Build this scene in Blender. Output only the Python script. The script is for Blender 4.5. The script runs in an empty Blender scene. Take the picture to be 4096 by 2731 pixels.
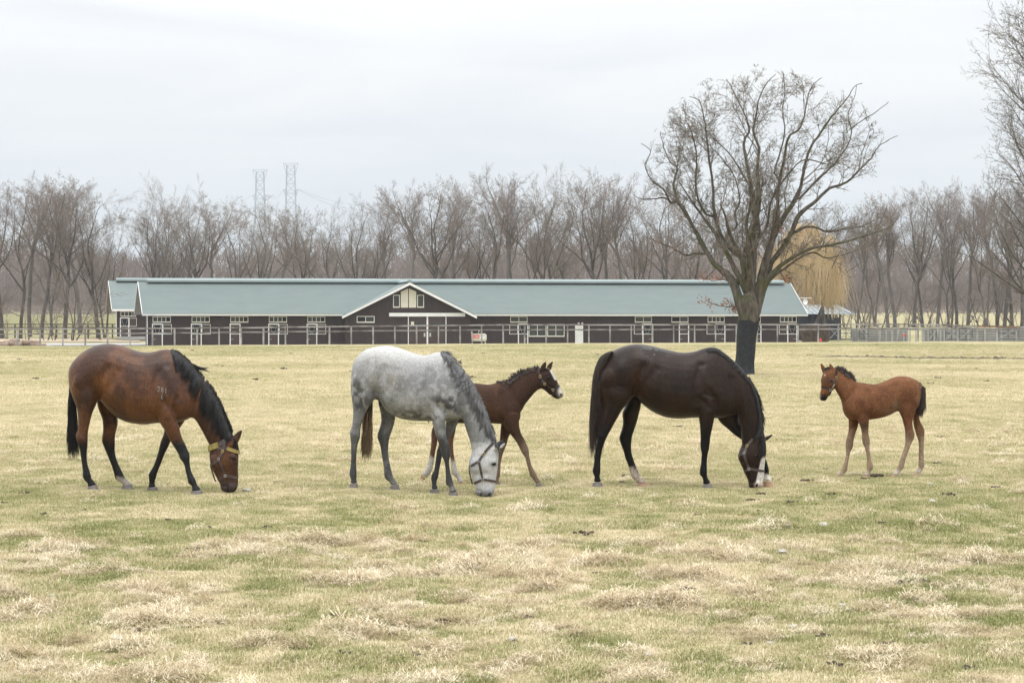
import bpy, bmesh, math, random
import numpy as np
from mathutils import Vector, Matrix
from mathutils.bvhtree import BVHTree

sc = bpy.context.scene
COL = sc.collection
R = math.radians
# ------------------------------------------------------------------ camera
F, VH, H = 10000.0, 1300.0, 1.82          # focal length and horizon row in photo pixels, eye height
cam_d = bpy.data.cameras.new('camera')
cam_d.sensor_width = 36.0
cam_d.lens = 36.0 * F / 4096.0
cam_d.shift_y = -(1365.5 - VH) / 4096.0
cam_d.clip_start = 0.5
cam_d.clip_end = 12000.0
cam = bpy.data.objects.new('camera', cam_d)
cam.location = (0, 0, H)
cam.rotation_euler = (R(90), 0, 0)
COL.objects.link(cam)
sc.camera = cam
# ------------------------------------------------------------------ world: overcast sky
w = bpy.data.worlds.new('World')
sc.world = w
w.use_nodes = True
nt = w.node_tree
for n in list(nt.nodes):
    nt.nodes.remove(n)
N = nt.nodes.new
L = nt.links.new
out = N('ShaderNodeOutputWorld')
bg = N('ShaderNodeBackground')
bg.inputs['Strength'].default_value = 0.1
sky = N('ShaderNodeTexSky')
sky.sky_type = 'NISHITA'
sky.sun_disc = False
sky.sun_elevation = R(70)
sky.sun_rotation = R(160)
sky.dust_density = 2.0
tc = N('ShaderNodeTexCoord')
sep = N('ShaderNodeSeparateXYZ')
L(tc.outputs['Generated'], sep.inputs[0])
# cloud deck: brighter towards the zenith, as an overcast sky is
ramp = N('ShaderNodeValToRGB')
el = ramp.color_ramp.elements
el[0].position = 0.0
el[0].color = (0.655, 0.725, 0.79, 1)
el[1].position = 1.0
el[1].color = (1.0, 1.0, 1.0, 1)
e = el.new(0.035); e.color = (0.695, 0.758, 0.812, 1)
e = el.new(0.09); e.color = (0.765, 0.798, 0.828, 1)
e = el.new(0.14); e.color = (0.825, 0.834, 0.845, 1)
e = el.new(0.4); e.color = (0.9, 0.91, 0.92, 1)
L(sep.outputs['Z'], ramp.inputs[0])
mp = N('ShaderNodeMapping')
mp.inputs['Scale'].default_value = (5.0, 5.0, 34.0)
L(tc.outputs['Generated'], mp.inputs[0])
nz = N('ShaderNodeTexNoise')
nz.inputs['Scale'].default_value = 1.0
nz.inputs['Detail'].default_value = 5.0
nz.inputs['Roughness'].default_value = 0.5
nz.inputs['Distortion'].default_value = 0.6
L(mp.outputs[0], nz.inputs['Vector'])
cr = N('ShaderNodeValToRGB')
cr.color_ramp.elements[0].position = 0.33
cr.color_ramp.elements[0].color = (0.925, 0.94, 0.965, 1)
cr.color_ramp.elements[1].position = 0.68
cr.color_ramp.elements[1].color = (1.06, 1.05, 1.03, 1)
L(nz.outputs['Fac'], cr.inputs[0])
mul = N('ShaderNodeMix'); mul.data_type = 'RGBA'; mul.blend_type = 'MULTIPLY'
mul.inputs[0].default_value = 1.0
L(ramp.outputs[0], mul.inputs[6]); L(cr.outputs[0], mul.inputs[7])
# overcast luminance grows with elevation (CIE overcast sky)
m1 = N('ShaderNodeMath'); m1.operation = 'MULTIPLY_ADD'
m1.inputs[1].default_value = 17.0; m1.inputs[2].default_value = 10.25
L(sep.outputs['Z'], m1.inputs[0])
m2 = N('ShaderNodeMath'); m2.operation = 'MAXIMUM'; m2.inputs[1].default_value = 10.25
L(m1.outputs[0], m2.inputs[0])
vm = N('ShaderNodeVectorMath'); vm.operation = 'SCALE'
L(mul.outputs[2], vm.inputs[0]); L(m2.outputs[0], vm.inputs['Scale'])
mx = N('ShaderNodeMix'); mx.data_type = 'RGBA'
mx.inputs[0].default_value = 0.96
L(sky.outputs[0], mx.inputs[6]); L(vm.outputs[0], mx.inputs[7])
L(mx.outputs[2], bg.inputs['Color'])
L(bg.outputs[0], out.inputs[0])
# ------------------------------------------------------------------ sun behind thin cloud
sd = bpy.data.lights.new('sun', 'SUN')
sd.energy = 1.5
sd.angle = R(25)
sd.color = (1.0, 0.96, 0.90)
sun = bpy.data.objects.new('sun', sd)
sun.rotation_euler = (R(20), 0, R(-20))
sun.location = (0, -20, 60)
COL.objects.link(sun)
# ------------------------------------------------------------------ view
sc.view_settings.view_transform = 'Standard'
sc.view_settings.look = 'None'
sc.view_settings.exposure = 0.0
sc.view_settings.gamma = 1.0
sc.view_settings.use_curve_mapping = False
sc.cycles.max_bounces = 6
sc.cycles.diffuse_bounces = 3
sc.cycles.transparent_max_bounces = 8
sc.cycles.use_denoising = True

# ================================================================== helpers
def un(u, v, Y):
    return Vector(((u - 2048.0) * Y / F, Y, H - (v - VH) * Y / F))

def tag(o, label=None, cat=None, group=None, kind=None):
    if label: o['label'] = label
    if cat: o['category'] = cat
    if group: o['group'] = group
    if kind: o['kind'] = kind
    return o

def empty(name, loc=(0, 0, 0), rz=0.0):
    o = bpy.data.objects.new(name, None)
    o.empty_display_size = 0.2
    o.location = loc
    o.rotation_euler = (0, 0, rz)
    COL.objects.link(o)
    return o

class MB:
    def __init__(s):
        s.v = []; s.f = []
    def quad(s, a, b, c, d):
        i = len(s.v); s.v += [tuple(a), tuple(b), tuple(c), tuple(d)]; s.f.append((i, i+1, i+2, i+3)); return s
    def poly(s, pts):
        i = len(s.v); s.v += [tuple(p) for p in pts]; s.f.append(tuple(range(i, i+len(pts)))); return s
    def box(s, x0, x1, y0, y1, z0, z1):
        i = len(s.v)
        s.v += [(x0,y0,z0),(x1,y0,z0),(x1,y1,z0),(x0,y1,z0),(x0,y0,z1),(x1,y0,z1),(x1,y1,z1),(x0,y1,z1)]
        for q in ((0,3,2,1),(4,5,6,7),(0,1,5,4),(1,2,6,5),(2,3,7,6),(3,0,4,7)):
            s.f.append(tuple(i+k for k in q))
        return s
    def bar(s, a, b, wx, wz, up=(0, 0, 1)):
        a = Vector(a); b = Vector(b); t = (b-a).normalized(); up = Vector(up)
        x = t.cross(up)
        if x.length < 1e-4: x = t.cross(Vector((0, 1, 0)))
        x.normalize(); y = x.cross(t)
        i = len(s.v)
        for p in (a, b):
            for sx, sy in ((-1,-1),(1,-1),(1,1),(-1,1)):
                s.v.append(tuple(p + x*sx*wx/2 + y*sy*wz/2))
        for k in range(4):
            s.f.append((i+k, i+(k+1)%4, i+4+(k+1)%4, i+4+k))
        s.f.append((i+3,i+2,i+1,i)); s.f.append((i+4,i+5,i+6,i+7))
        return s
    def prism(s, pts, d):
        """pts: planar polygon (list of Vector), extruded by vector d"""
        i = len(s.v); n = len(pts); d = Vector(d)
        s.v += [tuple(p) for p in pts] + [tuple(Vector(p)+d) for p in pts]
        s.f.append(tuple(i+k for k in range(n))); s.f.append(tuple(i+n+k for k in reversed(range(n))))
        for k in range(n):
            s.f.append((i+k, i+n+k, i+n+(k+1)%n, i+(k+1)%n))
        return s
    def tube(s, pts, rad, n=6, caps=True):
        pts = [Vector(p) for p in pts]
        if not hasattr(rad, '__len__'): rad = [rad]*len(pts)
        i0 = len(s.v); m = len(pts)
        ref = None
        for k, p in enumerate(pts):
            t = (pts[min(k+1, m-1)] - pts[max(k-1, 0)])
            if t.length < 1e-9: t = Vector((0,0,1))
            t.normalize()
            if ref is None:
                ref = Vector((0,0,1)) if abs(t.z) < 0.9 else Vector((1,0,0))
            x = ref - t*ref.dot(t)
            if x.length < 1e-5: x = t.orthogonal()
            x.normalize(); y = t.cross(x); ref = x
            for j in range(n):
                a = 2*math.pi*j/n
                s.v.append(tuple(p + (x*math.cos(a) + y*math.sin(a))*rad[k]))
        for k in range(m-1):
            for j in range(n):
                a = i0+k*n+j; b = i0+k*n+(j+1)%n
                s.f.append((a, b, b+n, a+n))
        if caps:
            s.f.append(tuple(i0+j for j in reversed(range(n))))
            s.f.append(tuple(i0+(m-1)*n+j for j in range(n)))
        return s
    def build(s, name, mat, parent=None, smooth=False, loc=None):
        me = bpy.data.meshes.new(name)
        me.from_pydata([tuple(x) for x in s.v], [], s.f)
        me.update()
        if smooth:
            me.polygons.foreach_set('use_smooth', [True]*len(me.polygons))
        if mat is not None: me.materials.append(mat)
        o = bpy.data.objects.new(name, me)
        COL.objects.link(o)
        if parent is not None: o.parent = parent
        if loc is not None: o.location = loc
        return o

def copy_tree(o, parent=None):
    c = o.copy(); COL.objects.link(c); c.parent = parent
    for ch in list(o.children):
        copy_tree(ch, c)
    return c

def np_mesh(name, V, Q, mat, parent=None, smooth=False):
    V = np.asarray(V, np.float32); Q = np.asarray(Q, np.int32)
    me = bpy.data.meshes.new(name)
    k = Q.shape[1]
    me.vertices.add(len(V)); me.vertices.foreach_set('co', V.ravel())
    me.loops.add(Q.size); me.loops.foreach_set('vertex_index', Q.ravel())
    me.polygons.add(len(Q))
    me.polygons.foreach_set('loop_start', np.arange(0, Q.size, k, dtype=np.int32))
    me.polygons.foreach_set('loop_total', np.full(len(Q), k, np.int32))
    if smooth: me.polygons.foreach_set('use_smooth', np.ones(len(Q), bool))
    me.update(calc_edges=True)
    if mat is not None: me.materials.append(mat)
    o = bpy.data.objects.new(name, me)
    COL.objects.link(o)
    if parent is not None: o.parent = parent
    return o

# ------------------------------------------------------------------ numpy noise
def _hash(ix, iy, iz, seed):
    h = (ix*374761393 + iy*668265263 + iz*2147483647 + seed*1274126177) & 0xffffffff
    h = ((h ^ (h >> 13)) * 1274126177) & 0xffffffff
    h = h ^ (h >> 16)
    return (h & 0xffff) / 65535.0

def vnoise(x, y, z=None, seed=1):
    x = np.asarray(x, float); y = np.asarray(y, float)
    z = np.zeros_like(x) if z is None else np.asarray(z, float)
    ix = np.floor(x).astype(np.int64); iy = np.floor(y).astype(np.int64); iz = np.floor(z).astype(np.int64)
    fx = x-ix; fy = y-iy; fz = z-iz
    fx = fx*fx*(3-2*fx); fy = fy*fy*(3-2*fy); fz = fz*fz*(3-2*fz)
    r = 0
    for a in (0, 1):
        for b in (0, 1):
            for c in (0, 1):
                wgt = (fx if a else 1-fx)*(fy if b else 1-fy)*(fz if c else 1-fz)
                r = r + wgt*_hash(ix+a, iy+b, iz+c, seed)
    return r

def fbm(x, y, z=None, seed=1, oct=4):
    r = 0; a = 0.5; s = 1.0; t = 0
    for k in range(oct):
        r = r + a*vnoise(np.asarray(x)*s, np.asarray(y)*s, None if z is None else np.asarray(z)*s, seed+k*17)
        t += a; a *= 0.5; s *= 2.03
    return r/t

# ------------------------------------------------------------------ materials
def mat_base(name):
    m = bpy.data.materials.new(name); m.use_nodes = True
    return m, m.node_tree, m.node_tree.nodes['Principled BSDF']

def set_spec(b, v):
    b.inputs['Specular IOR Level'].default_value = v

def mat_noise(name, c0, c1, scale=3.0, rough=0.7, detail=5.0, bump=0.0, bscale=None, stretch=None, metal=0.0, spec=0.3, pos=(0.3, 0.7), coords='Object'):
    m, t, b = mat_base(name)
    nd = t.nodes.new; lk = t.links.new
    tc = nd('ShaderNodeTexCoord')
    mp = nd('ShaderNodeMapping')
    if stretch: mp.inputs['Scale'].default_value = stretch
    lk(tc.outputs[coords], mp.inputs[0])
    n = nd('ShaderNodeTexNoise'); n.inputs['Scale'].default_value = scale; n.inputs['Detail'].default_value = detail
    lk(mp.outputs[0], n.inputs['Vector'])
    r = nd('ShaderNodeValToRGB')
    r.color_ramp.elements[0].position = pos[0]; r.color_ramp.elements[0].color = (*c0, 1)
    r.color_ramp.elements[1].position = pos[1]; r.color_ramp.elements[1].color = (*c1, 1)
    lk(n.outputs['Fac'], r.inputs[0])
    lk(r.outputs[0], b.inputs['Base Color'])
    b.inputs['Roughness'].default_value = rough
    b.inputs['Metallic'].default_value = metal
    set_spec(b, spec)
    if bump:
        n2 = nd('ShaderNodeTexNoise'); n2.inputs['Scale'].default_value = bscale or scale*4; n2.inputs['Detail'].default_value = 4
        lk(mp.outputs[0], n2.inputs['Vector'])
        bp = nd('ShaderNodeBump'); bp.inputs['Strength'].default_value = bump; bp.inputs['Distance'].default_value = 0.02
        lk(n2.outputs['Fac'], bp.inputs['Height']); lk(bp.outputs[0], b.inputs['Normal'])
    return m

M = {}
M['white_paint'] = mat_noise('white_paint', (0.70, 0.71, 0.71), (0.80, 0.80, 0.79), 2.0, 0.5)
M['cream_paint'] = mat_noise('cream_paint', (0.60, 0.57, 0.48), (0.68, 0.65, 0.56), 2.0, 0.5)
M['window_frame'] = mat_noise('window_frame', (0.66, 0.65, 0.58), (0.74, 0.73, 0.67), 2.0, 0.45)
M['brown_board'] = mat_noise('brown_board', (0.027, 0.0175, 0.0175), (0.046, 0.031, 0.030), 1.6, 0.6, stretch=(6, 6, 0.5))
M['brown_door'] = mat_noise('brown_door', (0.048, 0.032, 0.030), (0.062, 0.043, 0.040), 1.4, 0.55, stretch=(0.5, 1, 6))
M['roof_metal'] = mat_noise('roof_metal', (0.182, 0.226, 0.224), (0.208, 0.254, 0.250), 0.9, 0.5, spec=0.4, stretch=(.5, 1, 1.6), pos=(.25, .75))
M['ridge_metal'] = mat_noise('ridge_metal', (0.185, 0.24, 0.24), (0.215, 0.268, 0.268), 0.35, 0.45, spec=0.4)
M['soffit'] = mat_noise('soffit', (0.30, 0.27, 0.235), (0.35, 0.32, 0.28), 1.0, 0.7)
M['glass'] = mat_noise('glass', (0.030, 0.034, 0.030), (0.055, 0.058, 0.050), 0.9, 0.12, spec=0.5)
M['interior_shade'] = mat_noise('interior_shade', (0.006, 0.006, 0.010), (0.012, 0.012, 0.018), 1.0, 0.9)  # near-black that puts the shade of interiors into the colour
M['steel'] = mat_noise('steel', (0.45, 0.45, 0.44), (0.6, 0.6, 0.58), 4, 0.35, metal=0.7)
M['concrete'] = mat_noise('concrete', (0.27, 0.28, 0.275), (0.37, 0.37, 0.36), 1.2, 0.85, bump=0.2)
M['asphalt'] = mat_noise('asphalt', (0.29, 0.29, 0.29), (0.38, 0.38, 0.375), 0.4, 0.9)
M['sand'] = mat_noise('sand', (0.40, 0.32, 0.22), (0.50, 0.41, 0.29), 0.5, 0.9)
M['fence_wood'] = mat_noise('fence_wood', (0.16, 0.155, 0.15), (0.36, 0.35, 0.34), 1.1, 0.85, stretch=(1, 1, 1), bump=0.2, pos=(0.35, 0.62))
M['rail_wood'] = mat_noise('rail_wood', (0.13, 0.115, 0.11), (0.33, 0.315, 0.305), 0.9, 0.85, pos=(0.38, 0.6))
M['dark_wood'] = mat_noise('dark_wood', (0.05, 0.047, 0.045), (0.11, 0.105, 0.10), 0.9, 0.85)
M['pen_board'] = mat_noise('pen_board', (0.145, 0.148, 0.15), (0.21, 0.213, 0.215), 0.8, 0.85)
M['pen_post'] = mat_noise('pen_post', (0.24, 0.245, 0.24), (0.35, 0.355, 0.345), 0.8, 0.8)
M['pen_frame'] = mat_noise('pen_frame', (0.06, 0.065, 0.07), (0.09, 0.095, 0.10), 0.8, 0.6)
M['rust'] = mat_noise('rust', (0.13, 0.065, 0.035), (0.19, 0.095, 0.05), 1.0, 0.85)
M['red'] = mat_noise('red', (0.62, 0.045, 0.035), (0.70, 0.07, 0.05), 2.0, 0.5)
M['log'] = mat_noise('log', (0.17, 0.12, 0.095), (0.31, 0.24, 0.19), 2.0, 0.9, bump=0.3)
M['tank'] = mat_noise('tank', (0.60, 0.56, 0.47), (0.68, 0.645, 0.55), 1.0, 0.5)
M['shed_roof'] = mat_noise('shed_roof', (0.20, 0.235, 0.25), (0.28, 0.31, 0.32), 0.7, 0.5)
M['shed_wall'] = mat_noise('shed_wall', (0.028, 0.035, 0.050), (0.055, 0.065, 0.085), 0.7, 0.7)
M['globe'] = mat_noise('globe', (0.72, 0.72, 0.70), (0.78, 0.78, 0.76), 1, 0.3)
M['pylon'] = mat_noise('pylon', (0.38, 0.44, 0.50), (0.44, 0.50, 0.56), 0.3, 0.6)  # made paler so that distance haze is mixed into the colour
M['wire'] = mat_noise('wire', (0.34, 0.38, 0.42), (0.4, 0.44, 0.48), 0.3, 0.6)
M['hedge'] = mat_noise('hedge', (0.10, 0.078, 0.062), (0.19, 0.15, 0.12), 2.5, 0.9)
M['bark_dark'] = mat_noise('bark_dark', (0.050, 0.043, 0.037), (0.110, 0.097, 0.084), 1.5, 0.9, stretch=(1, 1, 0.3))
M['bark_grey'] = mat_noise('bark_grey', (0.085, 0.076, 0.068), (0.155, 0.142, 0.128), 1.5, 0.9, stretch=(1, 1, 0.3))
M['twig'] = mat_noise('twig', (0.155, 0.128, 0.108), (0.232, 0.196, 0.166), 0.4, 0.9)
M['twig_red'] = mat_noise('twig_red', (0.175, 0.138, 0.120), (0.245, 0.195, 0.17), 0.3, 0.9)
M['willow'] = mat_noise('willow', (0.56, 0.42, 0.22), (0.74, 0.58, 0.345), 0.5, 0.8)
# ================================================================== terrain
HOOFS = []          # (X, Y, z) points the ground has to reach, filled by the horses
KY = np.array([-80, 150, 205, 232, 262, 300, 335, 430, 600, 860, 1500, 4000.0])
KZ = np.array([[0, 0, 0], [0, 0, 0], [-.02, .05, .12], [-.12, .12, .30], [-.45, -.42, -.30], [-.38, -.35, .1],
               [-.02, .1, .7], [.9, .9, 1.6], [3.4, 3.4, 3.9], [7.0, 7.0, 7.0], [9, 9, 9], [9, 9, 9.0]])
def ground(X, Y):
    X = np.asarray(X, float); Y = np.asarray(Y, float)
    s = np.clip(X/np.maximum(Y, 20)/0.18, -1, 1)
    zl = np.interp(Y, KY, KZ[:, 0]); zm = np.interp(Y, KY, KZ[:, 1]); zr = np.interp(Y, KY, KZ[:, 2])
    z = np.where(s < 0, zm + (zl-zm)*(-s), zm + (zr-zm)*s)
    amp = np.interp(Y, [0, 60, 150, 200, 240, 400, 900], [.05, .05, .10, .05, .05, .2, .5])
    amp = amp*np.where((Y > 236) & (Y < 300), .25, 1)
    z = z + amp*(fbm(X*0.35, Y*0.18, seed=3, oct=3)-0.5)
    near = np.interp(Y, [0, 45, 80], [1, 1, 0])
    z = z + near*np.interp(Y, [0, 20, 26], [.13, .11, .06])*(fbm(X*2.3, Y*1.9, seed=9, oct=4)-0.5)
    if HOOFS:
        wt = np.zeros_like(z); wz = np.zeros_like(z); wm = np.zeros_like(z)
        for hx, hy, hz in HOOFS:
            g = np.exp(-(((X-hx)/.24)**2 + ((Y-hy)/np.where(Y < hy, 1.1, .35))**2))
            wt += g; wz += g*hz; wm = np.maximum(wm, g)
        z = z*(1-wm) + np.where(wt > 1e-6, wz/np.maximum(wt, 1e-6), 0)*wm
    return z
def gz(x, y):
    return float(ground(np.array([float(x)]), np.array([float(y)]))[0])

# ------------------------------------------------------------------ the stable
BY, BYAW = 270.0, R(9.0)
TB = math.tan(BYAW)
def fac(u, v, off=0.0):
    """photo pixel -> (x, z) in the barn's own frame on the plane local y = off"""
    Y0 = BY + off/math.cos(BYAW)
    Y = Y0/(1 - TB*(u-2048.0)/F)
    X = (u-2048.0)*Y/F
    lx = X*math.cos(BYAW) + (Y-BY)*math.sin(BYAW)
    return lx, H - (v-VH)*Y/F
ZB = -0.47
barn = empty('stable_building', (0, BY, 0), BYAW)
tag(barn, 'long dark brown timber stable with pale green metal roof and central white-edged gable', 'stable')
def crop(o):
    return lambda x, y: (o + x/3.92, 1080 + y/3.92)
B0, B1, B2, B3, B4, B5 = (crop(k) for k in (400, 950, 1500, 2000, 2500, 3000))

def plank_wall(name, x0, x1, y, ztop, parent, zbot=ZB, pitch=0.155, side=False):
    """vertical boards with recessed joints; ztop(x) gives the top edge"""
    mb = MB(); x = x0; g = 0.012
    while x < x1-1e-3:
        xe = min(x+pitch, x1)
        d = 0.0 if int((x-x0)/pitch+.5) % 3 else 0.006
        mb.quad((x+g, y-.012-d, zbot), (xe-g, y-.012-d, zbot), (xe-g, y-.012-d, ztop(xe-g)), (x+g, y-.012-d, ztop(x+g)))
        mb.quad((xe-g, y-.012-d, zbot), (xe+g, y+.012, zbot), (xe+g, y+.012, ztop(xe)), (xe-g, y-.012-d, ztop(xe-g)))
        mb.quad((x-g, y+.012, zbot), (x+g, y-.012-d, zbot), (x+g, y-.012-d, ztop(x+g)), (x-g, y+.012, ztop(x)))
        x = xe
    return mb.build(name, M['brown_board'], parent)

xL, _ = fac(*B0(740, 700)); xR, _ = fac(*B5(750, 700))
zE = fac(*B3(1000, 690), off=-0.9)[1]           # underside of the roof edge
xEL, _ = fac(*B0(665, 690), off=-0.9); xER, _ = fac(*B5(903, 700), off=-0.9)
YR = 6.9                                        # ridge line
zR = fac(*B3(1000, 205), off=YR)[1]
xRL, _ = fac(*B0(595, 168), off=YR); xRR, _ = fac(*B5(632, 195), off=YR)
xFL, _ = fac(*B0(535, 688), off=2*YR+.9)
EY = -0.9
# gable
gxa, gza = fac(*B2(545, 190), off=-2.3)
gxl, gzl = fac(*B1(1640, 722), off=-2.3)
gxr, gzr = fac(*B2(1597, 722), off=-2.3)
gwl, _ = fac(*B1(1690, 722), off=-1.6); gwr, _ = fac(*B2(1505, 722), off=-1.6)
GY = -1.6
top_main = lambda x: zE+0.25
plank_wall('wall', xL, gwl, 0.0, top_main, barn)
o = plank_wall('wall', gwr, xR, 0.0, top_main, barn)
def gtop(x):
    t = (x-gxa)
    return gza - .28 + (t/(gxa-gxl)*(gza-gzl) if t < 0 else -t/(gxr-gxa)*(gza-gzr))
plank_wall('wall', gwl, gwr, GY, gtop, barn)
for xx in (gwl, gwr):
    mb = MB(); mb.quad((xx, GY, ZB), (xx, .02, ZB), (xx, .02, zE+.3), (xx, GY, gtop(xx))); mb.build('wall', M['brown_board'], barn)
# end walls and back wall
for xx, yy in ((xL, 1), (xR, -1)):
    mb = MB(); mb.poly([(xx, 0.02, ZB), (xx, 2*YR, ZB), (xx, 2*YR, zE+.2), (xx, YR, zR-.25), (xx, 0.02, zE+.2)]); mb.build('wall', M['brown_board'], barn)
mb = MB(); mb.quad((xL, 2*YR, ZB), (xR, 2*YR, ZB), (xR, 2*YR, zE+.2), (xL, 2*YR, zE+.2))
mb.build('wall', M['brown_board'], barn)
# stepped sheet roof: each course is a small step
def roof_slope(name, exl, exr, ez, ey, rxl, rxr, rz, ry, n, parent):
    mb = MB(); st = 0.055
    for k in range(n):
        a, b = k/n, (k+1)/n
        y0, y1 = ey+(ry-ey)*a, ey+(ry-ey)*b
        z0, z1 = ez+(rz-ez)*a, ez+(rz-ez)*b
        l0, l1 = exl+(rxl-exl)*a, exl+(rxl-exl)*b
        r0, r1 = exr+(rxr-exr)*a, exr+(rxr-exr)*b
        mb.quad((l0, y0, z0), (r0, y0, z0), (r0, y0, z0+st), (l0, y0, z0+st))
        mb.quad((l0, y0, z0+st), (r0, y0, z0+st), (r1, y1, z1+.002), (l1, y1, z1+.002))
    return mb.build(name, M['roof_metal'], parent)
roof_slope('roof', xEL, xER, zE, EY, xRL, xRR, zR, YR, 34, barn)
bk = xRL + (xFL-xRL); bkr = xRR-(xER-xRR)*0.9
mb = MB(); mb.quad((xRL, YR, zR+.02), (xRR, YR, zR+.02), (bkr, 2*YR+.9, zE), (xFL, 2*YR+.9, zE)); mb.build('roof', M['roof_metal'], barn)
# underside of the roof and barge boards at the ends
mb = MB()
mb.quad((xEL, EY+.03, zE-.03), (xRL, YR, zR-.05), (xRR, YR, zR-.05), (xER, EY+.03, zE-.03))
mb.quad((xFL, 2*YR+.87, zE-.03), (xRL, YR, zR-.05), (xRR, YR, zR-.05), (bkr, 2*YR+.87, zE-.03))
mb.build('soffit', M['soffit'], barn)
for (xe, xr, xf) in ((xEL-.02, xRL-.02, xFL-.02), (xER+.02, xRR+.02, bkr+.02)):
    mb = MB(); mb.bar((xe, EY, zE-.02), (xr, YR, zR-.02), .05, .17); mb.build('barge_board', M['white_paint'], barn)
    mb = MB(); mb.bar((xr, YR, zR-.02), (xf, 2*YR+.9, zE-.02), .05, .17); mb.build('barge_board', M['white_paint'], barn)
# fascia / gutter along the eaves
mb = MB(); mb.box(xEL-.03, gxl+.25, EY-.09, EY-.03, zE-.20, zE+.005); mb.box(gxr-.25, xER+.03, EY-.09, EY-.03, zE-.20, zE+.005)
mb.build('eaves_board', M['white_paint'], barn)
mb = MB(); mb.box(xEL-.03, gxl+.22, EY-.15, EY-.095, zE+.0, zE+.045); mb.box(gxr-.22, xER+.03, EY-.15, EY-.095, zE, zE+.045)
mb.build('gutter', M['roof_metal'], barn)
# ridge ventilator
def vent(x0, x1, y, z, parent, hw=.75, hh=.24):
    mb = MB()
    mb.box(x0+.05, x1-.05, y-hw*.45, y+hw*.45, z-.28, z+.10)
    o1 = mb.build('ridge_vent', M['interior_shade'], parent)
    mb = MB()
    p = [Vector((x0, y-hw, z+.10)), Vector((x0, y-hw, z+.30)), Vector((x0, y, z+.30+hh)), Vector((x0, y+hw, z+.30)), Vector((x0, y+hw, z+.10))]
    mb.prism(p, (x1-x0, 0, 0))
    mb.build('ridge_cap', M['ridge_metal'], parent)
vx0, _ = fac(*B0(738, 150), off=YR); vx1, _ = fac(*B5(518, 180), off=YR)
vent(vx0, vx1, YR, zR-.12, barn)
# gable roof: two slopes running back into the main roof
def zmain(y): return zE + (zR-zE)*(y-EY)/(YR-EY)
def gable():
    yb_a = EY + (gza-zE)/(zR-zE)*(YR-EY)
    yb_e = EY + max(0.0, (gzl-zE))/(zR-zE)*(YR-EY)
    for (xe, ze) in ((gxl, gzl), (gxr, gzr)):
        mb = MB(); n = 26
        for k in range(n):
            a, b = k/n, (k+1)/n
            def pt(t, back):
                x = xe+(gxa-xe)*t; z = ze+(gza-ze)*t
                y = (yb_e+(yb_a-yb_e)*t)+.25 if back else -2.3
                return x, y, z
            s = .028
            p0 = pt(a, 0); p1 = pt(a, 1); p2 = pt(b, 1); p3 = pt(b, 0)
            up = lambda p, d: (p[0], p[1], p[2]+d)
            mb.quad(p0, p1, up(p1, s), up(p0, s))
            mb.quad(up(p0, s), up(p1, s), up(p2, .002), up(p3, .002))
        mb.build('gable_roof', M['roof_metal'], barn)
        mb = MB(); t0 = Vector((xe, -2.32, ze-.10)); t1 = Vector((gxa, -2.32, gza-.13))
        mb.prism([Vector((xe, -2.36, ze-.02)), Vector((gxa, -2.36, gza-.02)), Vector((gxa, -2.36, gza-.31)), Vector((xe, -2.36, ze-.27))], (0, .05, 0))
        mb.build('barge_board', M['white_paint'], barn)
        mb = MB(); mb.quad((xe, -2.3, ze-.03), (gxa, -2.3, gza-.03), (gxa, -.2, gza-.03), (xe, -.2, ze-.03)); mb.build('soffit', M['soffit'], barn)
    mb = MB(); p = [Vector((gxa-.36, -2.3, gza+.0)), Vector((gxa-.36, -2.3, gza+.10)), Vector((gxa, -2.3, gza+.28)), Vector((gxa+.36, -2.3, gza+.10)), Vector((gxa+.36, -2.3, gza+.0))]
    mb.prism(p, (0, 2.3+yb_a+.6, 0)); mb.build('ridge_cap', M['ridge_metal'], barn)
gable()
# white foundation strip
mb = MB(); mb.box(xL+.02, gwl-.02, -.055, -.02, ZB-.1, ZB+.14); mb.box(gwr+.02, xR-.02, -.055, -.02, ZB-.1, ZB+.14)
mb.build('plinth', M['white_paint'], barn)
# down pipes
for (uu, vv) in (B0(740, 720),):
    x, _ = fac(uu, vv); mb = MB(); mb.box(x-.045, x+.045, -.14, -.06, ZB, zE-.1); mb.build('down_pipe', M['white_paint'], barn)

def win(p0, p1, n, dark=(), y=-0.02, parent=None, mat='window_frame', solid=()):
    parent = parent or barn
    x0, z1 = fac(*p0, off=y); x1, z0 = fac(*p1, off=y)
    fw = .07
    mb = MB()
    mb.box(x0, x1, y-.07, y-.005, z0, z0+fw+.05); mb.box(x0, x1, y-.07, y-.005, z1-fw, z1)
    mb.box(x0, x0+fw, y-.066, y-.005, z0+fw+.05, z1-fw); mb.box(x1-fw, x1, y-.066, y-.005, z0+fw+.05, z1-fw)
    wobj = mb.build('window', M[mat], parent)
    pw = (x1-x0-2*fw)/n
    for k in range(n):
        a = x0+fw+k*pw
        if k:
            mb = MB(); mb.box(a-.03, a+.03, y-.058, y-.012, z0+fw+.05, z1-fw); mb.build('mullion', M[mat], wobj)
        mb = MB(); mb.box(a+.012, a+pw-.012, y-.03, y-.006, z0+fw+.05, z1-fw)
        mb.build('pane', M['interior_shade'] if k in dark else M['glass'], wobj)  # dark panes: open sashes, the shade of the room painted on a sheet
    return wobj

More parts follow.
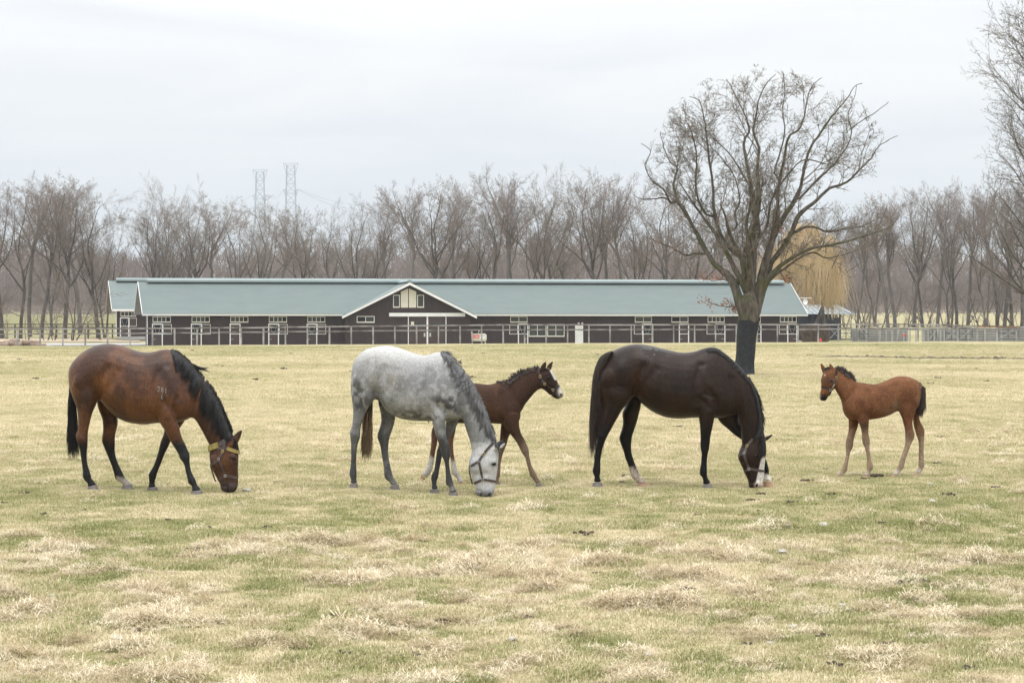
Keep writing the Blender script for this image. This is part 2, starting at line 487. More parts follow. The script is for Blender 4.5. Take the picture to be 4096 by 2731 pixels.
for C_, (a, b), n, dk in ((B0, (825, 1110), 4, (3,)), (B0, (1437, 1720), 4, (3,)), (B0, (2043, 2325), 4, (3,)), (B1, (492, 775), 4, (3,)), (B1, (1095, 1375), 4, (3,)),
                          (B3, (160, 430), 2, ()), (B4, (153, 420), 2, ()), (B4, (727, 992), 2, (0,)), (B4, (1295, 1560), 4, (3,)), (B4, (1865, 2128), 4, (3,)), (B5, (467, 730), 4, (3,))):
    win(C_(a, 726), C_(b, 824), n, dk)
win(B1(1870, 722), B1(2148, 826), 2, (0,), y=GY-.02)
win(B3(450, 848), B3(722, 1045), 2)
win(B3(740, 848), B3(1010, 1045), 2)
win(B2(283, 390), B2(388, 590), 1, y=GY-.02)
win(B2(662, 390), B2(767, 590), 1, y=GY-.02)

def stall(C_, a, b, side, y=-0.02, parent=None, vt=838, vm=1003):
    """two-part stall door; side -1/1: upper leaf folded open to that side, 0: closed"""
    parent = parent or barn
    x0, z1 = fac(*C_(a, vt), off=y); x1, _ = fac(*C_(b, vt), off=y); _, zm = fac(*C_(a, vm), off=y)
    zb = ZB+.02; fw = .11
    mb = MB(); mb.box(x0, x1, y-.075, y-.004, z1-.13, z1); mb.box(x0, x0+fw, y-.07, y-.004, zb, z1-.13); mb.box(x1-fw, x1, y-.07, y-.004, zb, z1-.13)
    fr = mb.build('stall_door', M['white_paint'], parent)
    mb = MB(); mb.box(x0+fw+.01, x1-fw-.01, y-.05, y-.006, zb, zm-.02); mb.build('lower_leaf', M['brown_door'], fr)
    mb = MB(); mb.box(x0+fw, x1-fw, y-.062, y-.006, zm-.02, zm+.05); mb.build('leaf_trim', M['white_paint'], fr)
    mb = MB(); hx = x0+fw+.02 if side >= 0 else x1-fw-.28
    zz = zb+(zm-zb)*.58; mb.box(hx-.05, hx+.25, y-.10, y-.055, zz-.02, zz+.02); mb.build('latch', M['steel'], fr)
    if side:
        mb = MB(); mb.box(x0+fw+.005, x1-fw-.005, y-.02, y-.005, zm+.05, z1-.13); mb.build('shade_panel', M['interior_shade'], fr)  # flat dark panel on the wall, painted as the shaded stall inside
        lw = (x1-x0)*.82
        s0, s1 = (x1+.01, x1+lw) if side > 0 else (x0-lw, x0-.01)
        zt = z1-.08; zl = zm-.02
        mb = MB(); mb.box(s0+.03, s1-.03, y-.05, y-.006, zl+.03, zt-.03); sh = mb.build('upper_leaf', M['brown_door'], fr)
        mb = MB(); mb.box(s0, s1, y-.062, y-.006, zt-.05, zt); mb.box(s0, s1, y-.062, y-.006, zl, zl+.05)
        mb.box(s0, s0+.05, y-.06, y-.006, zl+.05, zt-.05); mb.box(s1-.05, s1, y-.06, y-.006, zl+.05, zt-.05)
        mb.build('leaf_trim', M['white_paint'], sh)
        xa, xb = x0+fw+.10, x1-fw-.10; xm = (xa+xb)/2; zt2 = z1-.15
        pts = [(xa, y-.04, zt2), (xa+.16, y-.04, zm+.35), (xm-.1, y-.04, zm+.14), (xm+.1, y-.04, zm+.14), (xb-.16, y-.04, zm+.35), (xb, y-.04, zt2)]
        mb = MB(); mb.tube(pts, .018, 4); mb.build('chain', M['steel'], fr)
    else:
        mb = MB(); mb.box(x0+fw+.01, x1-fw-.01, y-.05, y-.006, zm+.05, z1-.13); mb.build('upper_leaf', M['brown_door'], fr)
    return fr
for C_, a, b, s in ((B0, 815, 985, 1), (B0, 1425, 1595, 1), (B0, 2033, 2203, 0), (B1, 482, 650, 1), (B1, 1083, 1250, 1), (B3, 280, 442, -1),
                    (B4, 272, 432, -1), (B4, 843, 1003, 0), (B4, 1412, 1572, -1), (B4, 1977, 2137, -1), (B5, 583, 740, -1)):
    stall(C_, a, b, s)
# white staff door with two globe lamps
x0, z1 = fac(*B3(1176, 862), off=-.02); x1, _ = fac(*B3(1302, 862), off=-.02)
mb = MB(); mb.box(x0, x1, -.10, -.025, ZB+.02, z1+.05)
for k in range(7):
    z = ZB+.25+k*.28; mb.box(x0+.07, x1-.07, -.115, -.10, z, z+.2)
sdoor = mb.build('staff_door', M['white_paint'], barn)
mb = MB(); mb.box(x0+.07, x0+.13, -.17, -.115, ZB+1.0, ZB+1.12); mb.build('door_handle', M['steel'], sdoor)
for xx in (1232, 1288):
    x, z = fac(*B3(xx, 835), off=-.1)
    bm = bmesh.new(); bmesh.ops.create_icosphere(bm, subdivisions=2, radius=.115); me = bpy.data.meshes.new('wall_lamp'); bm.to_mesh(me); bm.free()
    me.materials.append(M['globe']); lo = bpy.data.objects.new('wall_lamp', me); COL.objects.link(lo); lo.parent = barn; lo.location = (x, -.16, z)
    mb = MB(); mb.box(-.04, .04, .08, .14, -.04, .04); mb.build('lamp_bracket', M['steel'], lo)
# big sliding doors under their track board
y = GY-.02
x0, z1 = fac(*B2(223, 672), off=y-.2); x1, z0 = fac(*B2(1413, 728), off=y-.2)
mb = MB(); mb.box(x0, x1, y-.22, y, z0, z1); mb.build('door_track', M['white_paint'], barn)
ztrack = z0
sx = [fac(*B2(k, 800), off=y)[0] for k in (520, 820, 1113)]
for k in range(2):
    mb = MB(); n = 9; zz0 = ZB+.03; hh = (ztrack-.01-zz0)/n
    for q in range(n):
        mb.box(sx[k]+.05, sx[k+1]-.05, y-.075+(q % 2)*.006, y-.01, zz0+q*hh+.006, zz0+(q+1)*hh-.004)
    d = mb.build('sliding_door', M['brown_door'], barn)
    mb = MB(); a, b = (sx[0]-.03, sx[0]+.05) if k == 0 else (sx[2]-.05, sx[2]+.03); mb.box(a, b, y-.09, y-.01, zz0, ztrack-.012)
    c = sx[1]; mb.box(c-.085 if k == 0 else c+.004, c-.004 if k == 0 else c+.085, y-.09, y-.01, zz0, ztrack-.012); mb.build('door_edge', M['white_paint'], d)
    zc = ZB+1.25; cx = sx[1]+(-.3 if k == 0 else .3)
    mb = MB(); mb.box(cx-.09, cx+.09, y-.095, y-.077, zc-.2, zc+.2); mb.build('door_handle', M['steel'], d)
    for q in range(4):
        if k == 0:
            a, z2 = fac(*B2(566+q*51, 808), off=y-.1); b, z3 = fac(*B2(612+q*51, 868), off=y-.1)
        else:
            a, z2 = fac(*B2(872+q*51, 815), off=y-.1); b, z3 = fac(*B2(918+q*51, 868), off=y-.1)
        mb = MB(); mb.box(a, b, y-.085, y-.074, z3, z2); mb.build('pane', M['glass'] if (k or q) else M['cream_paint'], d)
# loft doors (two pointed leaves)
for pts in (((405, 340), (518, 288), (518, 590), (405, 590)), ((532, 288), (645, 338), (645, 590), (532, 590))):
    pp = []
    for p in pts:
        x, z = fac(*B2(*p), off=y); pp.append(Vector((x, y-.06, z)))
    mb = MB(); mb.prism(pp, (0, .05, 0)); mb.build('loft_door', M['cream_paint'], barn)

# ------------------------------------------------------------------ rear wing, seen past the left end
BY2 = 327.0
wing = empty('stable_wing', (0, BY2, 0), BYAW)
tag(wing, 'smaller brown stable block with green roof set back behind the long stable', 'stable')
def fac2(u, v, off=0.0):
    Y = (BY2 + off/math.cos(BYAW))/(1 - TB*(u-2048.0)/F); X = (u-2048.0)*Y/F
    return X*math.cos(BYAW) + (Y-BY2)*math.sin(BYAW), H-(v-VH)*Y/F
wl, _ = fac2(*B0(255, 700)); wr = wl+34
zE2 = fac2(*B0(350, 615), off=-.9)[1]; e2, _ = fac2(*B0(185, 615), off=-.9); r2, zR2 = fac2(*B0(132, 172), off=7.0); f2, _ = fac2(*B0(92, 615), off=14.9)
zb2 = fac2(*B0(300, 1040))[1]
plank_wall('wall', wl, wr, 0, lambda x: zE2+.2, wing, zbot=zb2, pitch=.3)
mb = MB(); mb.poly([(wl, 0.02, zb2), (wl, 14, zb2), (wl, 14, zE2+.2), (wl, 7, zR2-.3), (wl, .02, zE2+.2)]); mb.build('wall', M['brown_board'], wing)
roof_slope('roof', e2, wr, zE2, -.9, r2, wr, zR2, 7.0, 27, wing)
mb = MB(); mb.quad((r2, 7, zR2), (wr, 7, zR2), (wr, 14.9, zE2), (f2, 14.9, zE2)); mb.build('roof', M['roof_metal'], wing)
mb = MB(); mb.quad((e2, -.87, zE2-.03), (r2, 7, zR2-.05), (wr, 7, zR2-.05), (wr, -.87, zE2-.03)); mb.quad((f2, 14.87, zE2-.03), (r2, 7, zR2-.05), (wr, 7, zR2-.05), (wr, 14.87, zE2-.03)); mb.build('soffit', M['soffit'], wing)
mb = MB(); mb.bar((e2-.02, -.9, zE2-.02), (r2-.02, 7, zR2-.02), .05, .17); mb.build('barge_board', M['white_paint'], wing); mb = MB(); mb.bar((r2-.02, 7, zR2-.02), (f2-.02, 14.9, zE2-.02), .05, .17); mb.build('barge_board', M['white_paint'], wing)
mb = MB(); mb.box(e2, wr, -.97, -.91, zE2-.24, zE2+.005); mb.build('eaves_board', M['white_paint'], wing)
v0, _ = fac2(*B0(252, 150), off=7); vent(v0, wr, 7.0, zR2-.12, wing)
mb = MB(); mb.box(wl+.35, wl+.35+13, -.25, -.02, zb2-.45, zb2); mb.build('plinth', M['concrete'], wing)
_f = fac; fac = fac2; _z = ZB; ZB = zb2-.02
win(B0(322, 648), B0(566, 730), 4, (3,), parent=wing)
stall(B0, 313, 457, 1, parent=wing, vt=742, vm=882)
fac = _f; ZB = _z
mb = MB(); mb.box(wl-.05, wl+.05, -.14, -.06, zb2, zE2-.1); mb.build('down_pipe', M['white_paint'], wing)

# ------------------------------------------------------------------ paddock fence in front of the stable
fence = empty('paddock_fence', (0, 230, 0))
tag(fence, 'weathered grey post and two-rail fence running in front of the long stable', 'fence')
def fy(u): return float(np.interp(u, [-200, 0, 2048, 3230, 4096, 4400], [224.5, 225.0, 232.0, 238.0, 243.0, 245.0]))
posts_u = []
u = -382.0
while u < 4480:
    posts_u.append(u); u += float(np.interp(u, [0, 1600, 2600, 3400, 4096], [90.5, 87.0, 84.5, 80.0, 78.0]))
vb = lambda u: float(np.interp(u, [0, 560, 1100, 1500, 2000, 2600, 3230, 3700, 4096], [1386, 1385, 1379, 1373, 1368, 1365, 1362, 1362, 1364]))
vtp = lambda u: float(np.interp(u, [0, 560, 1100, 1500, 2000, 2600, 3230, 3700, 3870, 4096], [1317, 1314, 1309, 1304, 1299.5, 1299, 1298, 1297, 1303, 1309]))
vmd = lambda u: float(np.interp(u, [0, 560, 1100, 1500, 2000, 2600, 3230, 3700, 4096], [1336, 1333, 1327, 1323, 1319, 1318, 1317, 1316, 1319]))
rnd = random.Random(4)
tops = []; mids = []
for k, u in enumerate(posts_u):
    Y = fy(u); pb = un(u, vb(u), Y); pt = un(u, vtp(u), Y)
    z0 = min(pb.z, gz(pb.x, Y))-.25
    mb = MB(); a = .070+rnd.uniform(-.008, .008)
    lean = rnd.uniform(-.02, .02)
    mb.bar((pb.x, Y-230, z0), (pb.x+lean, Y-230, pt.z-.02), a*2, a*1.7, up=(0, 1, 0))
    mb.build('post', M['fence_wood'], fence)
    tops.append(Vector((pt.x+lean, Y-230, pt.z))); mids.append(Vector((pt.x+lean, Y-230, un(u, vmd(u), Y).z)))
for k in range(len(tops)-1):
    j = lambda: rnd.uniform(-.02, .02)
    mb = MB(); mb.bar(tops[k]+Vector((-.03, -.02, j())), tops[k+1]+Vector((.03, -.02, j())), .15, .125, up=(0, 0, 1))
    mb.build('rail', M['rust'] if 3835 < posts_u[k] < 3990 else M['rail_wood'], fence)
    mb = MB(); mb.bar(mids[k]+Vector((-.03, .10, j())), mids[k+1]+Vector((.03, .10, j())), .05, .115, up=(0, 0, 1))
    mb.build('rail', M['rail_wood'], fence)

# dark fence behind the left-hand trees
bf = empty('back_fence', (0, 342, 0)); tag(bf, 'dark two-rail wooden fence beyond the bare trees left of the stable', 'fence')
pu = [-70, 60, 226, 352, 450, 560]
for k, u in enumerate(pu):
    Y = 342.0; p = un(u, 1332, Y); q = un(u, 1296, Y); z0 = min(gz(p.x, Y)-.1, p.z)
    mb = MB(); mb.box(p.x-.09, p.x+.09, -.08, .08, z0, q.z); mb.build('post', M['dark_wood'], bf)
    if k < len(pu)-1:
        q2 = un(pu[k+1], 1296, Y)
        for vv in (1297, 1309):
            z = un(u, vv, Y).z
            mb = MB(); mb.bar((q.x, -.1, z), (q2.x, -.1, z), .05, .13); mb.build('rail', M['dark_wood'], bf)
wf = empty('far_fence', (0, 640, 0)); tag(wf, 'pale low rail fence far across the field at the foot of the wood', 'fence')
uu = list(range(-40, 640, 35)) + list(range(3380, 4200, 35))
for k, u in enumerate(uu):
    Y = 640.0; X = (u-2048)*Y/F; z = gz(X, Y)
    mb = MB(); mb.box(X-.09, X+.09, -.09, .09, z-.2, z+1.35); mb.build('post', M['pen_post'], wf)
    if k+1 < len(uu) and uu[k+1]-u == 35:
        X2 = (uu[k+1]-2048)*Y/F
        mb = MB(); mb.bar((X, 0, z+1.3), (X2, 0, gz(X2, Y)+1.3), .07, .14); mb.build('rail', M['pen_post'], wf)

# ------------------------------------------------------------------ pens at the right: boards, posts and braced gates
B6 = lambda x, y: (3500+x/3.946, 1080+y/3.946)
pen = empty('pen_wall', (0, 256, 0)); tag(pen, 'grey horizontal board wall of the holding pens right of the stable', 'pen wall')
PY = 256.0
u = 3405.0
rnd = random.Random(7)
while u < 4230:
    u2 = u+rnd.choice((52, 60, 66))
    a = un(u, 1310, PY); b = un(u2, 1310, PY); ztop = un(u, 1311+rnd.uniform(-1, 2), PY).z
    if not (3628 < u < 3640):
        zlo = gz(a.x, PY)-.1; nb = 7; hb = (ztop-zlo)/nb
        for q in range(nb):
            mb = MB(); o_ = rnd.uniform(0, .03)
            mb.box(a.x+.02, b.x-.02, o_, .05+o_, zlo+q*hb+.008, zlo+(q+1)*hb-.012); mb.build('board', M['pen_board'], pen)
    mb = MB(); mb.box(a.x-.1, a.x+.1, -.16, -.005, gz(a.x, PY)-.2, ztop+.1); mb.build('post', M['pen_post'], pen)
    u = u2
rl = empty('post_row', (0, 250, 0)); tag(rl, 'row of slim pale posts in front of the grey pen boards', 'posts')
for u in (3521, 3545, 3567, 3590, 3615, 3640, 3664, 3689, 3713, 3737, 3762, 3777):
    Y = 250.0; p = un(u, 1306+rnd.uniform(-1, 4), Y)
    mb = MB(); mb.box(p.x-.055, p.x+.055, -.05, .05, gz(p.x, Y)-.2, p.z); mb.build('post', M['pen_post'], rl)
    mb = MB(); mb.box(p.x, p.x+.62, -.03, .03, p.z-.3, p.z-.18); mb.build('rail', M['pen_post'], rl)
def gate(u0, u1, v0, v1, Y, label, x2=True):
    a = un(u0, v0, Y); b = un(u1, v1, Y)
    g = empty('pen_gate', (0, Y, 0)); tag(g, label, 'gate', 'braced pen gates')
    mb = MB()
    for p, q in (((a.x, 0, a.z), (b.x, 0, a.z)), ((a.x, 0, b.z), (b.x, 0, b.z)), ((a.x, 0, a.z), (a.x, 0, b.z)), ((b.x, 0, a.z), (b.x, 0, b.z)), (((a.x+b.x)/2, 0, a.z), ((a.x+b.x)/2, 0, b.z)), ((a.x, 0, (a.z+b.z)/2), (b.x, 0, (a.z+b.z)/2))):
        mb.bar(p, q, .07, .07, up=(0, 1, 0))
    mb.build('gate_frame', M['pen_frame'], g)
    mb = MB(); mb.bar((a.x, -.07, a.z), (b.x, -.07, b.z), .05, .13, up=(0, 1, 0)); mb.build('brace', M['pen_post'], g)
    if x2:
        mb = MB(); mb.bar((a.x, -.13, b.z), (b.x, -.13, a.z), .05, .13, up=(0, 1, 0)); mb.build('brace', M['pen_post'], g)
gate(3318, 3358, 1312, 1354, 254, 'dark framed gate with pale crossed braces beside the clipped bush')
gate(3362, 3406, 1311, 1355, 254.2, 'dark framed gate with crossed braces and one long diagonal near the bush')
gate(3438, 3472, 1316, 1354, 254, 'dark framed gate with a single pale diagonal brace before the pen boards', False)
gate(3716, 3745, 1320, 1357, 252, 'low dark gate with crossed braces behind the slim pale posts')
gate(3783, 3832, 1309, 1357, 251, 'dark square gate with crossed braces left of the rusty rail')
gate(3837, 3889, 1310, 1358, 251.2, 'dark square gate with crossed braces under the rusty rail')
gate(3993, 4072, 1310, 1355, 251, 'wide pale gate with crossed braces beyond the rusty rail')

# ------------------------------------------------------------------ small things round the stable
def at_ground(u, Y): X = (u-2048)*Y/F; return X, Y, gz(X, Y)
# heating-oil tank and cabinet beside the gable
tX, tz0 = fac(*B2(1625, 1130), off=-1.1)
p0 = barn.matrix_world if False else Matrix.Translation((0, BY, 0)) @ Matrix.Rotation(BYAW, 4, 'Z')
tw = p0 @ Vector((tX, -1.0, 0)); Yt = tw.y
tk = empty('oil_tank', (tw.x, tw.y, un(0, 1366, Yt).z), BYAW); tag(tk, 'cream heating-oil tank with red and white signs beside the stable gable', 'oil tank')
sx_ = Yt/F; wT = (1748-1500)/3.92*sx_; hT = (1118-995)/3.92*sx_
zc = un(0, 1080+1056/3.92, Yt).z - tk.location.z
bm = bmesh.new(); bmesh.ops.create_cube(bm, size=1); bmesh.ops.scale(bm, vec=(wT, .75, hT), verts=bm.verts); bmesh.ops.translate(bm, vec=(0, 0, zc), verts=bm.verts)
bmesh.ops.bevel(bm, geom=list(bm.edges), offset=.12, segments=4, affect='EDGES')
me = bpy.data.meshes.new('tank_body'); bm.to_mesh(me); bm.free(); me.materials.append(M['tank'])
tb = bpy.data.objects.new('tank_body', me); COL.objects.link(tb); tb.parent = tk
for sx2 in (-1, 1):
    mb = MB(); mb.box(sx2*wT*.42-.04, sx2*wT*.42+.04, -.3, .3, -.35, zc-hT*.45); mb.build('leg', M['tank'], tk)
mb = MB(); pz = zc+hT/2; mb.tube([(.0, 0, pz-.05), (.0, 0, pz+.22), (.04, 0, pz+.29), (.10, 0, pz+.29), (.14, 0, pz+.2)], .03, 6); mb.build('vent_pipe', M['cream_paint'], tk)
mb = MB(); mb.tube([(.35, 0, pz-.05), (.35, 0, pz+.10)], .03, 6); mb.build('filler_cap', M['cream_paint'], tk)
mb = MB(); mb.box(-wT/2-.02, -wT/2+.17, -.2, 0, zc-.3, pz+.24); mb.build('side_post', M['tank'], tk)
sw0 = (1532-1625)/3.92*sx_; sw1 = (1630-1625)/3.92*sx_; szt = zc+(1056-1017)/3.92*sx_; szb = zc-(1068-1056)/3.92*sx_
mb = MB(); mb.box(sw0, sw1, -.40, -.378, szb, szt); sg = mb.build('warning_sign', M['red'], tk)
# four white characters (fire strictly prohibited) drawn as strokes
ch = [[((.5,1),(.5,.6)),((.5,.6),(.1,0)),((.5,.6),(.9,0)),((.2,.8),(.25,.55)),((.85,.8),(.7,.55))],
      [((.3,1),(.1,.7)),((.2,.8),(.9,.8)),((.2,.62),(.8,.62)),((.1,.45),(.75,.45)),((.75,.45),(.95,0)),((.2,.3),(.6,0)),((.6,.3),(.2,0))],
      [((.2,1),(.2,.85)),((.5,1),(.5,.85)),((.8,1),(.75,.85)),((.1,.78),(.95,.78)),((.15,.78),(.1,0)),((.3,.55),(.6,.55)),((.3,.35),(.6,.35)),((.35,.6),(.35,.05)),((.58,.6),(.58,.05)),((.68,.6),(.95,0)),((.95,.6),(.65,0))],
      [((.05,.8),(.45,.8)),((.25,1),(.25,.5)),((.55,.8),(.95,.8)),((.75,1),(.75,.5)),((.2,.42),(.8,.42)),((.05,.28),(.95,.28)),((.5,.28),(.5,0)),((.3,.2),(.15,.02)),((.7,.2),(.85,.02))]]
mb = MB(); cw = (sw1-sw0-.06)/4; chh = (szt-szb)*.72
for i, st in enumerate(ch):
    x0 = sw0+.03+i*cw+.012; z0 = szb+(szt-szb)*.14
    for (a, b) in st:
        mb.bar((x0+a[0]*(cw-.024), -.405, z0+a[1]*chh), (x0+b[0]*(cw-.024), -.405, z0+b[1]*chh), .02, .008, up=(0, 1, 0))
mb.build('lettering', M['white_paint'], sg)
w0 = (1640-1625)/3.92*sx_; w1 = (1728-1625)/3.92*sx_
mb = MB(); mb.box(w0, w1, -.40, -.378, szb, szt); sg = mb.build('notice_sign', M['white_paint'], tk)
mb = MB()
for k in range(5): mb.box(w0+.03+k*.11, w0+.11+k*.11, -.406, -.40, szt-.12, szt-.05)
mb.build('lettering', M['pen_frame'], sg)
cX, _ = fac(*B2(1458, 1130), off=-1.1); cw_ = p0 @ Vector((cX, -1.1, 0))
cb = empty('meter_cabinet', (cw_.x, cw_.y, un(0, 1369, cw_.y).z), BYAW); tag(cb, 'narrow white metal cabinet standing next to the cream oil tank', 'cabinet')
mb = MB(); hc = (1135-1013)/3.92*sx_; mb.box(-.24, .24, -.2, .2, -.3, hc); mb.build('body', M['white_paint'], cb)
mb = MB(); mb.box(-.21, .21, -.222, -.2, .1, hc-.08); dd = mb.build('cabinet_door', M['white_paint'], cb)
mb = MB(); mb.box(-.21, -.13, -.23, -.222, hc-.45, hc-.25); mb.build('label_plate', M['red'], cb)
mb = MB(); mb.box(.10, .14, -.25, -.222, hc-.3, hc-.2); mb.build('handle', M['steel'], dd)

# satellite dish on its arm at the stable's right end
Yd = 276.5; dc = un(3000+865/3.92, 1080+498/3.92, Yd)
ds = empty('satellite_dish', (dc.x, dc.y, dc.z)); tag(ds, 'round white satellite dish on a pole at the stable roof end', 'satellite dish')
mb = MB(); rw, rh = 39/3.92*Yd/F, 47/3.92*Yd/F
rings = 5; seg = 20
for i in range(rings+1):
    t = i/rings
    for j in range(seg):
        a = 2*math.pi*j/seg; mb.v.append((rw*t*math.cos(a), -.10*t*t+.0, rh*t*math.sin(a)))
for i in range(rings):
    for j in range(seg):
        a = i*seg+j; b = i*seg+(j+1) % seg; mb.f.append((a, b, b+seg, a+seg))
mb.build('dish', M['white_paint'], ds, smooth=True)
mb = MB(); mb.tube([(0, .08, 0), (0, .08, -1.05)], .03, 6); mb.tube([(0, .05, 0), (0, .09, 0)], .06, 6); mb.build('mast', M['steel'], ds)
mb = MB(); mb.box(-.60, .72, -.02, .04, rh+.05, rh+.12); mb.tube([(0, 0, rh+.08), (0, .08, 0)], .02, 4); mb.build('aerial_arm', M['white_paint'], ds)
mb = MB(); mb.tube([(0, .08, -1.0), (-1.2, .2, -1.4)], .03, 5); mb.build('stay', M['steel'], ds)

# round-up shed behind the willow
Ys = 300.0
S = lambda x, y: un(3000+x/3.92, 1080+y/3.92, Ys)
sh0 = S(890, 690); sh1 = S(1655, 688)
shed = empty('open_shed', (0, Ys, 0)); tag(shed, 'low open-sided shed with pale blue metal roof behind the yellow willow', 'shed')
zrf = S(1000, 690).z; zpk = S(1200, 540).z; xm = (sh0.x+sh1.x)/2-.6
mb = MB()
rA, rB = xm-5.2, xm+2.0
mb.quad((sh0.x-3, 0, zrf), (sh1.x, 0, zrf), (rB, 5, zpk), (rA, 5, zpk)); mb.poly([(sh1.x, 0, zrf), (sh1.x, 10, zrf), (rB, 5, zpk)]); mb.quad((sh1.x, 10, zrf), (sh0.x-3, 10, zrf), (rA, 5, zpk), (rB, 5, zpk)); mb.poly([(sh0.x-3, 10, zrf), (sh0.x-3, 0, zrf), (rA, 5, zpk)])
rf = mb.build('roof', M['shed_roof'], shed)
mb = MB()
for k in range(14):
    t = k/14; xx = sh0.x-3+(sh1.x-sh0.x+3)*t; xt = rA+(rB-rA)*t; mb.bar((xx, -.02, zrf+.03), (xt, 5, zpk+.03), .05, .05)
mb.build('roof_seam', M['shed_roof'], rf)
mb = MB(); zg = min(gz(sh0.x, Ys), gz(sh1.x, Ys))-.2; zm_ = S(1000, 740).z; mb.box(sh0.x-2.6, sh1.x-1.7, .6, .75, zg, zm_); mb.box(sh1.x-1.85, sh1.x-1.7, .75, 9.4, zg, zm_); mb.box(sh0.x-2.6, sh1.x-1.7, 9.4, 9.55, zg, zrf); mb.build('wall', M['shed_wall'], shed)
for k in range(9):
    x = sh0.x-2.5+(sh1.x-1.8-sh0.x+2.5)*k/8; mb = MB(); mb.box(x-.12, x+.12, .42, .58, zg, zrf); mb.build('post', M['shed_wall'], shed)

# traffic cone and red buckets
X, Y_, z = at_ground(3000+1107/3.92, 247)
z = un(0, 1080+1112/3.92, 247).z
cone = empty('traffic_cone', (X, 247, z)); tag(cone, 'small orange-red traffic cone beside the clipped bush', 'cone')
mb = MB(); n = 14
hh = 38/3.92*247/F+.05
mb.tube([(0, 0, .03), (0, 0, hh*.5), (0, 0, hh)], [.14, .085, .03], 14); mb.build('body', M['red'], cone)
mb = MB(); mb.box(-.2, .2, -.2, .2, 0, .035); mb.build('base', M['red'], cone)
for i, (a, b, lb) in enumerate(((432, 448, 'narrow red bucket hung on the pen boards'), (468, 490, 'wider red bucket hung on the pen boards'))):
    p = un(3500+(a+b)/2/3.946, 1080+1005/3.946, 250.5); q = un(0, 1080+1052/3.946, 250.5); r_ = (b-a)/2/3.946*250.5/F
    bk_ = empty('bucket', (p.x, 250.5, q.z)); tag(bk_, lb, 'bucket', 'red buckets')
    mb = MB(); hh = p.z-q.z; mb.tube([(0, 0, 0), (0, 0, hh)], [r_*.85, r_], 12); mb.build('body', M['red'], bk_)
    mb = MB(); mb.tube([(r_*math.cos(t*math.pi/6), 0, hh+r_*.5*math.sin(t*math.pi/6)) for t in range(7)], .012, 4); mb.build('handle', M['steel'], bk_)

# logs and split timber behind the fence at the left
rnd = random.Random(11)
for i, (u, v, l, r_, nm) in enumerate(((40, 1374, 1.1, .28, 'a'), (75, 1378, .9, .25, 'b'), (15, 1380, 1.0, .3, 'c'), (108, 1368, 1.0, .20, 'd'), (140, 1370, .9, .2, 'e'), (95, 1380, 1.3, .22, 'f'), (152, 1381, 1.5, .2, 'g'), (58, 1366, 1.0, .22, 'h'))):
    Y = 236.0+rnd.uniform(-1, 1); p = un(u, v, Y)
    g = tag(empty('felled_log', (p.x, Y, p.z), rnd.uniform(-.4, .4)), 'short felled log in the heap behind the fence left of the stable', 'log', 'heap of felled logs')
    mb = MB(); k = 5; mb.tube([(-l/2+l*t/k, rnd.uniform(-.02, .02), rnd.uniform(-.02, .02)) for t in range(k+1)], [r_*rnd.uniform(.9, 1.1) for t in range(k+1)], 10); mb.build('trunk', M['log'], g, smooth=False)
# clipped dense bush
def twig_ball(name, label, cat, u0, u1, v0, v1, Y, n, mat, seed, group=None, up=0.6, r=.02):
    rs = np.random.RandomState(seed)
    a = un(u0, v1, Y); b = un(u1, v0, Y); cx = (a.x+b.x)/2; z0 = gz(cx, Y); hw = (b.x-a.x)/2; hh = max(.3, b.z-z0)
    g = empty(name, (cx, Y, z0)); tag(g, label, cat, group)
    P0 = np.c_[rs.uniform(-hw*.75, hw*.75, n), rs.uniform(-hw*.5, hw*.5, n), rs.uniform(0, hh*.55, n)]
    ang = rs.uniform(0, 6.283, n); d = np.c_[np.cos(ang)*(1-up), np.sin(ang)*(1-up), np.full(n, up)+rs.uniform(-.3, .3, n)]
    d /= np.linalg.norm(d, axis=1)[:, None]
    ln = rs.uniform(.25, .6, n)*hh
    P1 = P0+d*ln[:, None]
    P1[:, 0] = np.clip(P1[:, 0], -hw, hw); P1[:, 2] = np.clip(P1[:, 2], .05, hh)
    V, Q = seg_mesh(P0, P1, np.full(n, r), np.full(n, r*.5))
    np_mesh('branches', V, Q, mat, g)
    return g
def seg_mesh(P0, P1, r0, r1, n=3):
    P0 = np.asarray(P0, float); P1 = np.asarray(P1, float)
    d = P1-P0; ln = np.linalg.norm(d, axis=1, keepdims=True); d = d/np.maximum(ln, 1e-9)
    ref = np.where(np.abs(d[:, 2:3]) < .9, np.array([[0, 0, 1.0]]), np.array([[1.0, 0, 0]]))
    x = np.cross(d, ref); x /= np.linalg.norm(x, axis=1, keepdims=True); y = np.cross(d, x)
    m = len(P0); V = np.zeros((m, 2*n, 3))
    for j in range(n):
        a = 2*math.pi*j/n; o_ = x*math.cos(a)+y*math.sin(a)
        V[:, j] = P0+o_*np.asarray(r0)[:, None]; V[:, n+j] = P1+o_*np.asarray(r1)[:, None]
    base = (np.arange(m)*2*n)[:, None]
    Q = np.concatenate([np.concatenate([base+j, base+(j+1) % n, base+n+(j+1) % n, base+n+j], axis=1)[:, None, :] for j in range(n)], axis=1).reshape(-1, 4)
    return V.reshape(-1, 3), Q
